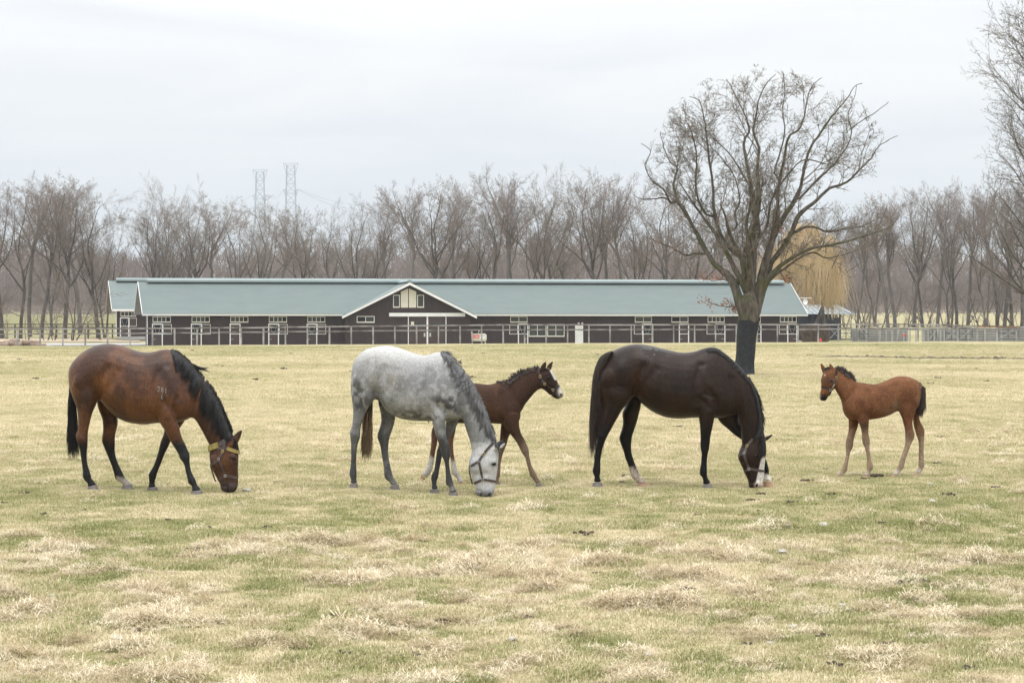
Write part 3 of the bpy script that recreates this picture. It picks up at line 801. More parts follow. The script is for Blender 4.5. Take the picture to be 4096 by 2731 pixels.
def seg_ribbon(P0, P1, r0, r1, seed=1):
    rs = np.random.RandomState(seed); P0 = np.asarray(P0, float); P1 = np.asarray(P1, float); d = P1-P0; d /= np.maximum(np.linalg.norm(d, axis=1, keepdims=True), 1e-9)
    x = np.cross(d, rs.normal(size=d.shape)); x /= np.maximum(np.linalg.norm(x, axis=1, keepdims=True), 1e-9)
    m = len(P0); V = np.stack([P0-x*np.asarray(r0)[:, None], P0+x*np.asarray(r0)[:, None], P1+x*np.asarray(r1)[:, None], P1-x*np.asarray(r1)[:, None]], 1).reshape(-1, 3)
    return V, np.arange(4*m).reshape(-1, 4)
twig_ball('clipped_bush', 'dense leafless clipped bush between the stable end and the pens', 'bush', 3196, 3325, 1303, 1362, 250, 5200, M['hedge'], 5, up=.75, r=.022)

# ------------------------------------------------------------------ surfaces: drive and sand track (draped sheets)
def drape(name, u0, u1, Ya, Yb, mat, lift, nx=24, ny=10):
    V = []; Q = []
    for j in range(ny+1):
        Y = Ya+(Yb-Ya)*j/ny
        us = np.linspace(u0(Y), u1(Y), nx+1); X = (us-2048)*Y/F
        z = ground(X, np.full(nx+1, Y))+lift
        for x, zz in zip(X, z): V.append((x, Y, zz))
    for j in range(ny):
        for i in range(nx):
            a = j*(nx+1)+i; Q.append((a, a+1, a+nx+2, a+nx+1))
    o = np_mesh(name, V, Q, mat); tag(o, kind='structure'); return o
drape('driveway', lambda Y: 120+(262-Y)*3.0 if Y < 262 else 150, lambda Y: 640, 231, 300, M['asphalt'], .05)
drape('sand_track', lambda Y: -400, lambda Y: 560, 309, 332, M['sand'], .06)

# ------------------------------------------------------------------ lattice pylons on the skyline
def pylon(u, vt, Y, wtop, label):
    p = un(u, vt, Y); k = Y/F; zg = gz(p.x, Y)-1
    g = empty('transmission_tower', (p.x, Y, zg)); tag(g, label, 'pylon', 'transmission towers on the skyline')
    Ht = p.z-zg; wt = wtop*k/2
    body = [(0, 7.0), (Ht*.45, 4.0), (Ht-26, 2.6), (Ht-8, 2.1), (Ht-1.0, 1.9)]
    def half(z): return float(np.interp(z, [b[0] for b in body], [b[1] for b in body]))
    mb = MB(); r = .15
    zs = list(np.linspace(0, Ht-1, 17))
    for a, b in zip(zs[:-1], zs[1:]):
        ha, hb = half(a), half(b)
        ca = [(-ha, -ha, a), (ha, -ha, a), (ha, ha, a), (-ha, ha, a)]; cb = [(-hb, -hb, b), (hb, -hb, b), (hb, hb, b), (-hb, hb, b)]
        for q in range(4):
            mb.bar(ca[q], cb[q], r*1.7, r*1.7); mb.bar(ca[q], cb[(q+1) % 4], r, r); mb.bar(ca[(q+1) % 4], cb[q], r, r); mb.bar(cb[q], cb[(q+1) % 4], r, r)
    mb.build('lattice_mast', M['pylon'], g)
    mb = MB()
    def arm(z, w_, dz):
        h = half(z)
        for s in (-1, 1):
            for yy in (-1, 1):
                mb.bar((s*h, yy*h*.6, z), (s*w_, 0, z+dz), r*1.2, r*1.2); mb.bar((s*h, yy*h*.6, z-4.2), (s*w_, 0, z+dz), r*1.2, r*1.2)
            for t in (.33, .66):
                mb.bar((s*(h+(w_-h)*t), 0, z+dz*t), (s*(h+(w_-h)*t), 0, z-4.2*(1-t)+dz*t), r, r)
    for z in (Ht-13, Ht-33): arm(z, wt*1.0, -.3)
    for s in (-1, 1):
        mb.bar((s*1.9, 0, Ht-6.5), (s*wt, 0, Ht), r*1.5, r*1.5); mb.bar((s*1.9, 0, Ht-1), (s*wt, 0, Ht), r*1.5, r*1.5); mb.bar((s*1.9, 0, Ht-3.5), (s*wt*.6, 0, Ht-.6), r, r)
    mb.bar((-wt, 0, Ht), (wt, 0, Ht), r*1.6, r*1.6)
    mb.build('cross_arms', M['pylon'], g)
    return g, Vector((p.x, Y, zg+Ht)), wt
pA = pylon(1040, 680, 1300, 59, 'pale blue-grey lattice transmission tower, the lower of the two behind the trees')
pB = pylon(1163, 654, 1250, 59, 'pale grey lattice transmission tower, the taller of the two behind the trees')
def cable(a, b, sag, label):
    mb = MB(); n = 16; pts = []
    for k in range(n+1):
        t = k/n; p = a.lerp(b, t); p.z -= sag*4*t*(1-t); pts.append(p-a)
    mb.tube(pts, .075, 4, caps=False); o = mb.build('power_line', M['wire'], None, loc=a); tag(o, label, 'power line', 'cables between the transmission towers')
LB = 'thin power cable slung from the lattice towers above the treetops'
for dz in (-13, -33):
    cable(pA[1]+Vector((pA[2], 0, dz)), pB[1]+Vector((-pB[2], 0, dz)), 3, LB)
    cable(pB[1]+Vector((pB[2], 0, dz)), un(1620, 780-dz*1.5, 1500), 8, LB)
    cable(pA[1]+Vector((-pA[2], 0, dz)), un(640, 780-dz*1.5, 1500), 8, LB)
cable(pB[1]+Vector((pB[2], 0, -13)), un(1620, 806, 1500), 5, LB)
# ================================================================== horses
def mat_coat(name, rough=0.42, spec=0.24, fur=60.0, lo=.66, hi=1.32):
    m, t, b = mat_base(name)
    nd = t.nodes.new; lk = t.links.new
    at = nd('ShaderNodeAttribute'); at.attribute_name = 'coat'
    tc = nd('ShaderNodeTexCoord')
    n = nd('ShaderNodeTexNoise'); n.inputs['Scale'].default_value = fur; n.inputs['Detail'].default_value = 4
    mp = nd('ShaderNodeMapping'); mp.inputs['Scale'].default_value = (1, 1, .45)
    lk(tc.outputs['Object'], mp.inputs[0]); lk(mp.outputs[0], n.inputs['Vector'])
    r = nd('ShaderNodeValToRGB'); r.color_ramp.elements[0].color = (lo, lo, lo, 1); r.color_ramp.elements[1].color = (hi, hi, hi, 1)
    r.color_ramp.elements[0].position = .3; r.color_ramp.elements[1].position = .7
    lk(n.outputs['Fac'], r.inputs[0])
    mx = nd('ShaderNodeMix'); mx.data_type = 'RGBA'; mx.blend_type = 'MULTIPLY'; mx.inputs[0].default_value = 1
    lk(at.outputs['Color'], mx.inputs[6]); lk(r.outputs[0], mx.inputs[7])
    lk(mx.outputs[2], b.inputs['Base Color'])
    b.inputs['Roughness'].default_value = rough; set_spec(b, spec)
    b.inputs['Sheen Weight'].default_value = 0.03
    b.inputs['Sheen Roughness'].default_value = 0.4
    bp = nd('ShaderNodeBump'); bp.inputs['Strength'].default_value = .30; bp.inputs['Distance'].default_value = .012
    lk(n.outputs['Fac'], bp.inputs['Height']); lk(bp.outputs[0], b.inputs['Normal'])
    return m
M['coat'] = mat_coat('horse_coat')
M['coat_grey'] = mat_coat('grey_coat', rough=.55, spec=.2, lo=.80, hi=1.18)
M['coat_dark'] = mat_coat('dark_coat', rough=.40, spec=.17)
M['coat_foal'] = mat_coat('foal_coat', rough=.75, spec=.1, fur=90)
def mat_hair(name, c0, c1):
    m = mat_noise(name, c0, c1, 40, .5, spec=.35, stretch=(1, 1, .15)); return m
M['hair_black'] = mat_hair('hair_black', (.006, .006, .007), (.030, .028, .030))
M['hair_grey'] = mat_hair('hair_grey', (.035, .036, .040), (.20, .20, .205))
M['hair_straw'] = mat_hair('hair_straw', (.10, .065, .04), (.28, .20, .12))
M['hair_brown'] = mat_hair('hair_brown', (.016, .012, .011), (.085, .060, .050))
M['hoof_grey'] = mat_noise('hoof_grey', (.11, .10, .095), (.22, .20, .185), 25, .6, stretch=(1, 1, 4))
M['hoof_tan'] = mat_noise('hoof_tan', (.32, .20, .14), (.45, .30, .20), 25, .55, stretch=(1, 1, 4))
M['leather'] = mat_noise('leather', (.055, .042, .038), (.095, .075, .068), 12, .5)
M['leather_black'] = mat_noise('leather_black', (.018, .019, .024), (.035, .036, .042), 12, .45)
M['brass'] = mat_noise('brass', (.40, .31, .14), (.55, .44, .22), 10, .3, metal=.6)
M['nickel'] = mat_noise('nickel', (.36, .36, .35), (.5, .5, .48), 10, .3, metal=.6)
M['gold_cloth'] = mat_noise('gold_cloth', (.20, .155, .045), (.36, .29, .11), 22, .85, bump=.4)
M['eye'] = mat_noise('eye', (.004, .003, .003), (.010, .007, .006), 4, .25, spec=.25)
M['nostril'] = mat_noise('nostril', (.012, .010, .010), (.02, .018, .018), 4, .8)
M['brand'] = mat_noise('brand', (.16, .14, .125), (.26, .235, .21), 30, .8)

def catmull(A, sub):
    A = np.asarray(A, float); n = len(A)
    out = []
    for i in range(n-1):
        p0 = A[max(i-1, 0)]; p1 = A[i]; p2 = A[i+1]; p3 = A[min(i+2, n-1)]
        for k in range(sub):
            t = k/sub
            out.append(.5*((2*p1)+(-p0+p2)*t+(2*p0-5*p1+4*p2-p3)*t*t+(-p0+3*p1-3*p2+p3)*t**3))
    out.append(A[-1]); return np.array(out)

class Horse:
    def __init__(s, name, ox, oy, scale, Yc, uc, slope):
        s.ox, s.oy, s.sc, s.Yc, s.slope = ox, oy, scale, Yc, slope
        s.Xc = (uc-2048)*Yc/F
        s.V = []; s.Fc = []; s.nv = 0
        s.root = empty(name, (s.Xc, Yc, 0))
        s.hoofs = []
    def px(s, x, y): return s.ox+x/s.sc, s.oy+y/s.sc
    def p3(s, x, y, lat=0.0):
        u, v = s.px(x, y)
        Y = (s.Yc+lat-s.slope*s.Xc)/(1-s.slope*(u-2048)/F)
        return np.array(un(u, v, Y))
    def loft(s, secs, lat=0.0, n=28, sub=4, p=2.25, tp=0.0, lat1=None):
        """secs: (ax,ay,bx,by,half depth[,taper[,lateral]]) outline pairs in crop pixels"""
        A = np.array([(q[0], q[1], q[2], q[3], q[4], q[5] if len(q) > 5 else tp, q[6] if len(q) > 6 else lat) for q in secs], float)
        if lat1 is not None: A[:, 6] = np.linspace(lat, lat1, len(A))
        A = catmull(A, sub); m = len(A)
        th = np.linspace(0, 2*math.pi, n, endpoint=False)
        c = np.sign(np.cos(th))*np.abs(np.cos(th))**(2/p); sn = np.sign(np.sin(th))*np.abs(np.sin(th))**(2/p)
        rings = []
        for q in A:
            a = s.p3(q[0], q[1], q[6]); b = s.p3(q[2], q[3], q[6]); mid = (a+b)/2; ax = (a-b)/2
            wdt = q[4]*sn*(1-q[5]*c)
            rings.append(mid+np.outer(c, ax)+np.outer(wdt, [0, 1, 0]))
        V = np.concatenate(rings+[rings[0].mean(0)[None], rings[-1].mean(0)[None]])
        Fq = []
        for i in range(m-1):
            for j in range(n):
                Fq.append((i*n+j, i*n+(j+1) % n, (i+1)*n+(j+1) % n, (i+1)*n+j))
        for j in range(n):
            Fq.append((m*n, (j+1) % n, j)); Fq.append((m*n+1, (m-1)*n+j, (m-1)*n+(j+1) % n))
        # outward orientation
        vol = 0.0
        c0 = V.mean(0)
        for f in Fq:
            P = V[list(f)]-c0
            vol += np.dot(P[0], np.cross(P[1], P[2]))
            if len(f) == 4: vol += np.dot(P[0], np.cross(P[2], P[3]))
        if vol < 0: Fq = [tuple(reversed(f)) for f in Fq]
        s.V.append(V); s.Fc += [tuple(k+s.nv for k in f) for f in Fq]; s.nv += len(V)
    def ball(s, x, y, rx, ry, rd, lat, rot=0.0):
        c = s.p3(x, y, lat); k = s.Yc/F/s.sc
        n1, n2 = 10, 16; V = []
        for i in range(n1+1):
            a = math.pi*i/n1
            for j in range(n2):
                b = 2*math.pi*j/n2
                lx = rx*k*math.sin(a)*math.cos(b); lz = ry*k*math.cos(a); ly = rd*math.sin(a)*math.sin(b)
                V.append(c+np.array([lx*math.cos(rot)-lz*math.sin(rot), ly, lx*math.sin(rot)+lz*math.cos(rot)]))
        Fq = []
        for i in range(n1):
            for j in range(n2):
                Fq.append((i*n2+j, i*n2+(j+1) % n2, (i+1)*n2+(j+1) % n2, (i+1)*n2+j))
        V = np.array(V); vol = sum(np.dot(V[f[0]]-c, np.cross(V[f[1]]-c, V[f[2]]-c)) for f in Fq)
        if vol < 0: Fq = [tuple(reversed(f)) for f in Fq]
        s.V.append(V); s.Fc += [tuple(q+s.nv for q in f) for f in Fq]; s.nv += len(V)
    def hoof(s, c0, c1, g0, g1, lat, mat, ground_it=True):
        """coronet pair and ground pair -> a hoof of its own"""
        n = 20; V = []; Fq = []
        a, b = s.p3(*c0, lat), s.p3(*c1, lat); ga, gb = s.p3(*g0, lat), s.p3(*g1, lat)
        rows = [(a, b, 1.0), ((a*.9+ga*.1), (b*.9+gb*.1), 1.06), ((a+ga)/2, (b+gb)/2, 1.0), (ga, gb, 1.0), (ga+[0, 0, -.02], gb+[0, 0, -.02], 1.0)]
        for (p, q, k) in rows:
            mid = (p+q)/2; ax = (q-p)/2; hw = np.linalg.norm(ax)*.92
            for j in range(n):
                t = 2*math.pi*j/n; V.append(mid+ax*math.cos(t)*k+np.array([0, hw*math.sin(t)*k, 0]))
        for i in range(len(rows)-1):
            for j in range(n): Fq.append((i*n+j, i*n+(j+1) % n, (i+1)*n+(j+1) % n, (i+1)*n+j))
        Fq.append(tuple(range(n))); Fq.append(tuple(reversed(range((len(rows)-1)*n, len(rows)*n))))
        mb = MB(); mb.v = [tuple(v-np.array(s.root.location)) for v in V]; mb.f = Fq
        mb.build('hoof', M[mat], s.root, smooth=False)
        if ground_it:
            g = (ga+gb)/2; s.hoofs.append((g[0], g[1], g[2])); HOOFS.append((g[0], g[1], g[2]+.004))
    def leg(s, secs, lat, hoof, mat='hoof_grey', lat0=None, ground_it=True):
        L0 = lat if lat0 is None else lat0
        A = []
        m = len(secs)
        for i, q in enumerate(secs):
            t = min(1.0, i/(m*.45)); A.append((q[0], q[1], q[2], q[3], q[4], 0.0, L0+(lat-L0)*t))
        s.loft(A, n=20, p=2.1)
        s.hoof(*hoof, lat, mat, ground_it)
    def finish(s, voxel=.0105, smooth=4, sculpt=None, coat=None, mat='coat', gain=1.0, sat=1.12):
        V = np.concatenate(s.V)-np.array(s.root.location)
        me = bpy.data.meshes.new('tmp'); me.from_pydata(V.tolist(), [], s.Fc); me.update()
        o = bpy.data.objects.new('body', me); COL.objects.link(o)
        md = o.modifiers.new('r', 'REMESH'); md.mode = 'VOXEL'; md.voxel_size = voxel; md.adaptivity = 0
        sm = o.modifiers.new('s', 'SMOOTH'); sm.factor = .5; sm.iterations = smooth
        dg = bpy.context.evaluated_depsgraph_get(); dg.update()
        nm = bpy.data.meshes.new_from_object(o.evaluated_get(dg)); nm.name = 'body'
        o.modifiers.clear(); o.data = nm; o.location = (0, 0, 0); o.parent = s.root
        bpy.data.meshes.remove(me)
        n = len(nm.vertices); co = np.zeros(n*3, np.float32); nm.vertices.foreach_get('co', co); co = co.reshape(-1, 3).astype(float)
        no = np.zeros(n*3, np.float32); nm.vertices.foreach_get('normal', no); no = no.reshape(-1, 3)
        W = co+np.array(s.root.location)
        u = 2048+W[:, 0]*F/W[:, 1]; v = VH+(H-W[:, 2])*F/W[:, 1]
        x = (u-s.ox)*s.sc; y = (v-s.oy)*s.sc
        lat = W[:, 1]-(s.Yc+s.slope*(W[:, 0]-s.Xc))
        if sculpt:
            d = np.zeros(n)
            for st in sculpt:
                pts, amp, sig = st[0], st[1], st[2]
                side = st[3] if len(st) > 3 else 0
                dd = np.full(n, 1e9)
                for a, b in zip(pts[:-1], pts[1:]) if len(pts) > 1 else [(pts[0], pts[0])]:
                    ax, ay = a; bx, by = b; L2 = max((bx-ax)**2+(by-ay)**2, 1e-6)
                    t = np.clip(((x-ax)*(bx-ax)+(y-ay)*(by-ay))/L2, 0, 1)
                    dd = np.minimum(dd, np.hypot(x-(ax+t*(bx-ax)), y-(ay+t*(by-ay))))
                g = amp*1.6*np.exp(-(dd/(sig*1.45))**2)*np.clip(np.abs(no[:, 1])*1.3, 0, 1)
                if side: g = g*(np.sign(lat) == side)
                d += g
            co = co+no*d[:, None]
            nm.vertices.foreach_set('co', co.astype(np.float32).ravel())
        C = coat(x, y, lat, co)
        lum = C.mean(1, keepdims=True); C = (lum+(C-lum)*sat)*gain
        C = np.clip(C, 0.002, 1)
        at = nm.color_attributes.new('coat', 'FLOAT_COLOR', 'POINT')
        at.data.foreach_set('color', np.c_[C, np.ones(n)].astype(np.float32).ravel())
        nm.polygons.foreach_set('use_smooth', np.ones(len(nm.polygons), bool))
        nm.materials.clear(); nm.materials.append(M[mat]); nm.update()
        s.body = o
        W = co+np.array(s.root.location)
        s.bvh = BVHTree.FromPolygons(W.tolist(), [tuple(p.vertices) for p in nm.polygons])
        return o
    def hit(s, x, y, far=False):
        """point and normal of the body under a crop pixel, from the near or the far side"""
        p = Vector(s.p3(x, y, 0.0))
        d = (p-Vector((0, 0, H))).normalized()
        if far: h = s.bvh.ray_cast(p+d*1.5, -d)
        else: h = s.bvh.ray_cast(p-d*1.5, d)
        if h[0] is None: return None
        return h[0], h[1]
    def ribbon(s, name, pts, width, mat, parent, far=False, thick=.005, off=.003):
        P = []; A = np.array(pts, float)
        seg = np.linalg.norm(np.diff(A, axis=0), axis=1); m = max(4, int(seg.sum()/7))
        cs = np.r_[0, np.cumsum(seg)]
        for t in np.linspace(0, cs[-1], m):
            q = (np.interp(t, cs, A[:, 0]), np.interp(t, cs, A[:, 1])); h = s.hit(*q, far=far)
            if h: P.append(h)
        if len(P) < 3: return None
        pos = [p for p, n in P]; nor = [n for p, n in P]
        # soften
        for _ in range(2):
            pos = [pos[0]]+[(pos[i-1]+pos[i]*2+pos[i+1])/4 for i in range(1, len(pos)-1)]+[pos[-1]]
            nor = [nor[0]]+[(nor[i-1]+nor[i]*2+nor[i+1]).normalized() for i in range(1, len(nor)-1)]+[nor[-1]]
        mb = MB(); base = s.root.location
        for i in range(len(pos)):
            t = (pos[min(i+1, len(pos)-1)]-pos[max(i-1, 0)]).normalized(); b = t.cross(nor[i]).normalized(); p = pos[i]-base+nor[i]*off
            for sx, sz in ((-1, -1), (1, -1), (1, 1), (-1, 1)):
                mb.v.append(tuple(p+b*sx*width/2+nor[i]*sz*thick))
            if i:
                k = i*4
                for j in range(4): mb.f.append((k-4+j, k-4+(j+1) % 4, k+(j+1) % 4, k+j))
        mb.f.append((3, 2, 1, 0)); k = (len(pos)-1)*4; mb.f.append((k, k+1, k+2, k+3))
        return mb.build(name, M[mat], parent)
    def ring(s, name, x, y, w, h, ang, mat, parent, r=.0045, off=.012, far=False, square=False):
        q = s.hit(x, y, far)
        if not q: return None
        p, n = q; n = Vector((n.x*.5, n.y, n.z*.5)).normalized()
        ex = Vector((math.cos(ang), 0, math.sin(ang))); ex = (ex-n*ex.dot(n)).normalized(); ez = n.cross(ex)
        pts = []
        m = 16
        for k in range(m+1):
            t = 2*math.pi*k/m; c, si = math.cos(t), math.sin(t)
            if square:
                f = .86/max(abs(c), abs(si))**.55; c *= f; si *= f
            pts.append(p-s.root.location+n*off+ex*c*w/2+ez*si*h/2)
        mb = MB(); mb.tube(pts, r, 6, caps=False); return mb.build(name, M[mat], parent, smooth=True)
    def halter(s, cheek, jaw, nose, chin, buckle, ringp, square, mat='leather', wd=.027, metal='brass', metal2='nickel', ba=0.0):
        g = empty('halter', (0, 0, 0)); g.parent = s.root
        for far in (False, True):
            for nm, pts in (('cheek_strap', cheek), ('jaw_strap', jaw), ('noseband', nose)):
                if pts: s.ribbon(nm, pts, wd, mat, g, far=far)
        if chin:
            base = s.root.location
            mb = MB(); mb.tube([Vector(s.p3(x, y, 0))-base for x, y in chin], .008, 6); mb.build('chin_strap', M[mat], g)
        for far in (False, True):
            if buckle: s.ring('buckle', *buckle, .026, .036, ba, metal, g, r=.0036, far=far, square=True)
            if ringp: s.ring('ring', *ringp, .026, .026, 0, metal2, g, r=.0028, far=far)
            if square: s.ring('nose_buckle', *square, .028, .028, 0, metal2, g, r=.0028, far=far, square=True)
        return g
    def eye(s, x, y, r=.021):
        for far in (False, True):
            h = s.hit(x, y, far)
            if not h: continue
            p, n = h
            bm = bmesh.new(); bmesh.ops.create_uvsphere(bm, u_segments=14, v_segments=10, radius=r); me = bpy.data.meshes.new('eye'); bm.to_mesh(me); bm.free()
            bmesh_smooth(me); me.materials.append(M['eye'])
            o = bpy.data.objects.new('eye', me); COL.objects.link(o); o.parent = s.root; o.location = p-s.root.location-n*r*.55; o.scale = (1.25, 1, .85)
    def nostril(s, x, y, w, h, ang=0.0):
        q = s.hit(x, y)
        if not q: return
        p, n = q
        bm = bmesh.new(); bmesh.ops.create_uvsphere(bm, u_segments=12, v_segments=8, radius=1); me = bpy.data.meshes.new('nostril'); bm.to_mesh(me); bm.free()
        bmesh_smooth(me); me.materials.append(M['nostril'])
        o = bpy.data.objects.new('nostril', me); COL.objects.link(o); o.parent = s.root; o.location = p-s.root.location-n*.004; o.scale = (w, .012, h); o.rotation_euler = (0, ang, 0)
    def locks(s, name, roots, tips, n, mat, seed, r=.0045, sag=0.25, jit=10, latj=.012, surf=True, off=.012, lat=None, pts_n=8, parent=None, curl=0.0, spread=0.75, rj=0.0, clump=8, via=None):
        """strands from the root polyline to the tip polyline (crop pixels), lying on the body where they cross it"""
        rs = np.random.RandomState(seed); Rr = np.array(roots, float); Tt = np.array(tips, float)
        tr = np.linspace(0, 1, len(Rr)); tt = np.linspace(0, 1, len(Tt)); mb = MB(); base = s.root.location
        nc = max(6, int(n/clump)); Vv = None if via is None else np.array(via, float); cl = np.sort(rs.rand(nc)); cj = rs.normal(0, jit*1.1, (nc, 2)); clen = rs.uniform(.72, 1.08, nc)
        for i in range(n):
            c = rs.randint(nc); t = np.clip(cl[c]+rs.normal(0, .5/nc), 0, 1)
            a = np.array([np.interp(t, tr, Rr[:, 0]), np.interp(t, tr, Rr[:, 1])])+rs.normal(0, jit*.3, 2)+np.array([0, rs.uniform(-1, 1)*rj])
            tc_ = np.clip(cl[c]+(t-cl[c])*spread, 0, 1)
            b = np.array([np.interp(tc_, tt, Tt[:, 0]), np.interp(tc_, tt, Tt[:, 1])])+cj[c]+rs.normal(0, jit*.45, 2)
            b = a+(b-a)*clen[c]*rs.uniform(.8, 1.05)
            P = []; depth = None; o_ = off*rs.uniform(.3, 1.5)
            L0 = rs.normal(0, latj) if lat is None else lat+rs.normal(0, latj)
            nrm = np.array([-(b-a)[1], (b-a)[0]]); wv = rs.normal(0, curl)
            for k in range(pts_n):
                q = k/(pts_n-1); e = a+(b-a)*q
                if Vv is not None:
                    cpt = np.array([np.interp(t, np.linspace(0, 1, len(Vv)), Vv[:, 0]), np.interp(t, np.linspace(0, 1, len(Vv)), Vv[:, 1])]); e = a*(1-q)**2+cpt*2*q*(1-q)+b*q*q
                e = e+np.array([0, 1])*(-sag*np.linalg.norm(b-a)*q*(1-q))+nrm*wv*math.sin(q*3.1*1.5)
                w3 = Vector(s.p3(e[0], e[1], L0))
                if surf:
                    h = s.hit(e[0], e[1])
                    if h:
                        d = h[0].y-o_*(1-.3*q)
                        depth = d if depth is None else min(depth+.03, d)
                        w3 = Vector(un(*s.px(e[0], e[1]), min(depth, h[0].y-.004)))
                    elif depth is not None:
                        depth = depth+.004; w3 = Vector(un(*s.px(e[0], e[1]), depth))
                P.append(w3-base)
            mb.tube(P, [r*(1-.82*(k/(pts_n-1))**1.6) for k in range(pts_n)], 3, caps=False)
        return mb.build(name, M[mat], parent or s.root, smooth=True)
def bmesh_smooth(me):
    me.polygons.foreach_set('use_smooth', np.ones(len(me.polygons), bool))
def sstep(a, b, x):
    t = np.clip((np.asarray(x, float)-a)/(b-a), 0, 1); return t*t*(3-2*t)
def mixc(c, d, t):
    return c*(1-t[:, None])+np.array(d)[None]*t[:, None]
def gauss(x, y, cx, cy, sx, sy): return np.exp(-((x-cx)/sx)**2-((y-cy)/sy)**2)

# ---------------------------------------------------------------- bay mare
def bay_mare():
    h = Horse('grazing_mare', 240, 1340, 2.24, 27.38, 560, -.25)
    h.loft([(92,285,84,390,.09),(125,232,100,500,.19),(190,165,150,590,.255,.05),(260,118,250,610,.28,.05),(340,87,325,585,.285,.06),(420,77,372,592,.29,.08),(500,82,432,660,.295,.08),(570,98,512,737,.305,.08),
            (650,128,600,779,.31,.09),(720,148,690,796,.31,.10),(790,155,770,800,.30,.12),(850,145,850,790,.285,.16),(910,130,925,788,.26,.22),(970,128,1000,788,.24,.28),(1030,145,1085,775,.22,.28),(1095,250,1150,752,.18,.2),(1140,420,1180,720,.11)])
    h.loft([(1000,150,1040,720,.20,.3),(1060,160,1100,740,.175,.3),(1150,232,1160,742,.155,.28),(1235,325,1195,745,.135,.25),(1320,430,1225,777,.12,.22),(1388,540,1255,828,.105,.2),(1442,650,1285,882,.10,.18),(1490,765,1312,932,.095,.15),(1525,855,1336,978,.09,.1)])
    h.loft([(1500,830,1330,960,.085,.1),(1560,905,1340,1000,.09),(1592,985,1338,1055,.102),(1600,1065,1341,1110,.108),(1598,1130,1350,1165,.106,-.1),(1597,1190,1368,1208,.09,-.05),(1597,1240,1390,1252,.076),(1597,1290,1414,1296,.068),(1597,1330,1434,1336,.066),(1590,1366,1440,1370,.062),(1574,1395,1455,1396,.05),(1550,1409,1490,1408,.03)], n=28)
    # ears
    h.loft([(1520,990,1575,995,.03),(1530,945,1600,950,.028),(1555,900,1618,910,.022),(1590,865,1630,880,.016),(1622,846,1633,852,.010)], lat=-.07, n=14, sub=3)
    h.loft([(1540,975,1585,985,.026),(1560,930,1605,945,.024),(1590,895,1622,905,.018),(1618,872,1628,880,.010)], lat=.06, n=14, sub=3)
    nh = [(92,430,360,470,.13),(95,490,350,530,.13),(118,570,335,592,.115),(150,655,305,662,.098),(162,730,285,712,.084),(163,800,266,790,.07),(160,850,253,850,.06),(142,892,250,900,.055),(152,950,248,960,.05),(172,1010,245,1010,.042),(185,1080,240,1075,.035),(195,1150,245,1140,.033),(203,1215,262,1205,.034),(202,1265,277,1250,.042),(222,1302,282,1280,.04),(245,1325,300,1303,.034),(250,1355,325,1333,.04),(252,1366,330,1350,.04)]
    h.leg(nh, -.15, ((249,1357),(327,1337),(243,1384),(347,1384)))
    fh = [(330,560,470,600,.11),(335,620,490,660,.11),(352,680,508,715,.10),(376,740,518,762,.09),(385,800,516,805,.08),(385,860,502,862,.066),(377,910,494,910,.058),(375,950,493,955,.056),(393,1000,492,1003,.05),(413,1050,493,1050,.042),(438,1110,505,1100,.036),(458,1160,522,1150,.033),(478,1220,547,1200,.034),(493,1278,572,1252,.042),(508,1300,580,1270,.04),(543,1320,602,1292,.034),(563,1345,640,1328,.042),(565,1356,645,1345,.042)]
    h.leg(fh, .14, ((561,1347),(642,1333),(550,1376),(663,1380)), 'hoof_grey')
    nf = [(880,600,1045,560,.08),(882,700,1042,650,.09),(888,770,1038,735,.088),(913,815,1055,790,.08),(938,850,1070,832,.072),(965,900,1082,882,.064),(990,950,1100,932,.057),(1020,1000,1125,980,.05),(1045,1040,1142,1022,.047),(1063,1070,1158,1058,.048),(1074,1105,1163,1092,.047),(1100,1137,1162,1127,.041),(1115,1170,1165,1160,.035),(1125,1220,1175,1210,.032),(1135,1260,1190,1250,.034),(1144,1300,1212,1288,.042),(1150,1327,1222,1315,.041),(1180,1350,1227,1335,.034),(1185,1375,1247,1360,.038),(1178,1400,1266,1386,.044)]
    h.leg(nf, -.13, ((1179,1398),(1268,1385),(1168,1426),(1288,1432)), lat0=-.17)
    ff = [(960,640,1130,650,.08),(950,720,1125,745,.08),(938,800,1090,812,.07),(930,880,1035,872,.06),(905,945,993,950,.05),(890,1000,968,1005,.048),(880,1045,945,1050,.042),(862,1100,920,1110,.036),(843,1155,900,1165,.033),(820,1200,882,1210,.036),(795,1240,868,1245,.042),(795,1275,862,1280,.042),(798,1310,850,1305,.034),(797,1335,850,1335,.036),(787,1362,865,1358,.044)]
    h.leg(ff, .13, ((785,1362),(868,1358),(774,1395),(882,1398)))
    # muscle masses
    h.ball(1000, 560, 110, 150, .10, -.14, .3); h.ball(1000, 560, 110, 150, .10, .14, .3)
    h.ball(955, 720, 75, 80, .08, -.16); h.ball(230, 430, 120, 150, .12, -.17); h.ball(230, 430, 120, 150, .12, .17)
    h.ball(1395, 1130, 48, 70, .04, -.075); h.ball(1395, 1130, 48, 70, .04, .075)
    h.ball(1545, 1085, 36, 34, .03, -.075); h.ball(1545, 1085, 36, 34, .03, .075)
    h.ball(1545, 1360, 42, 40, .03, -.045); h.ball(1545, 1360, 42, 40, .03, .045)
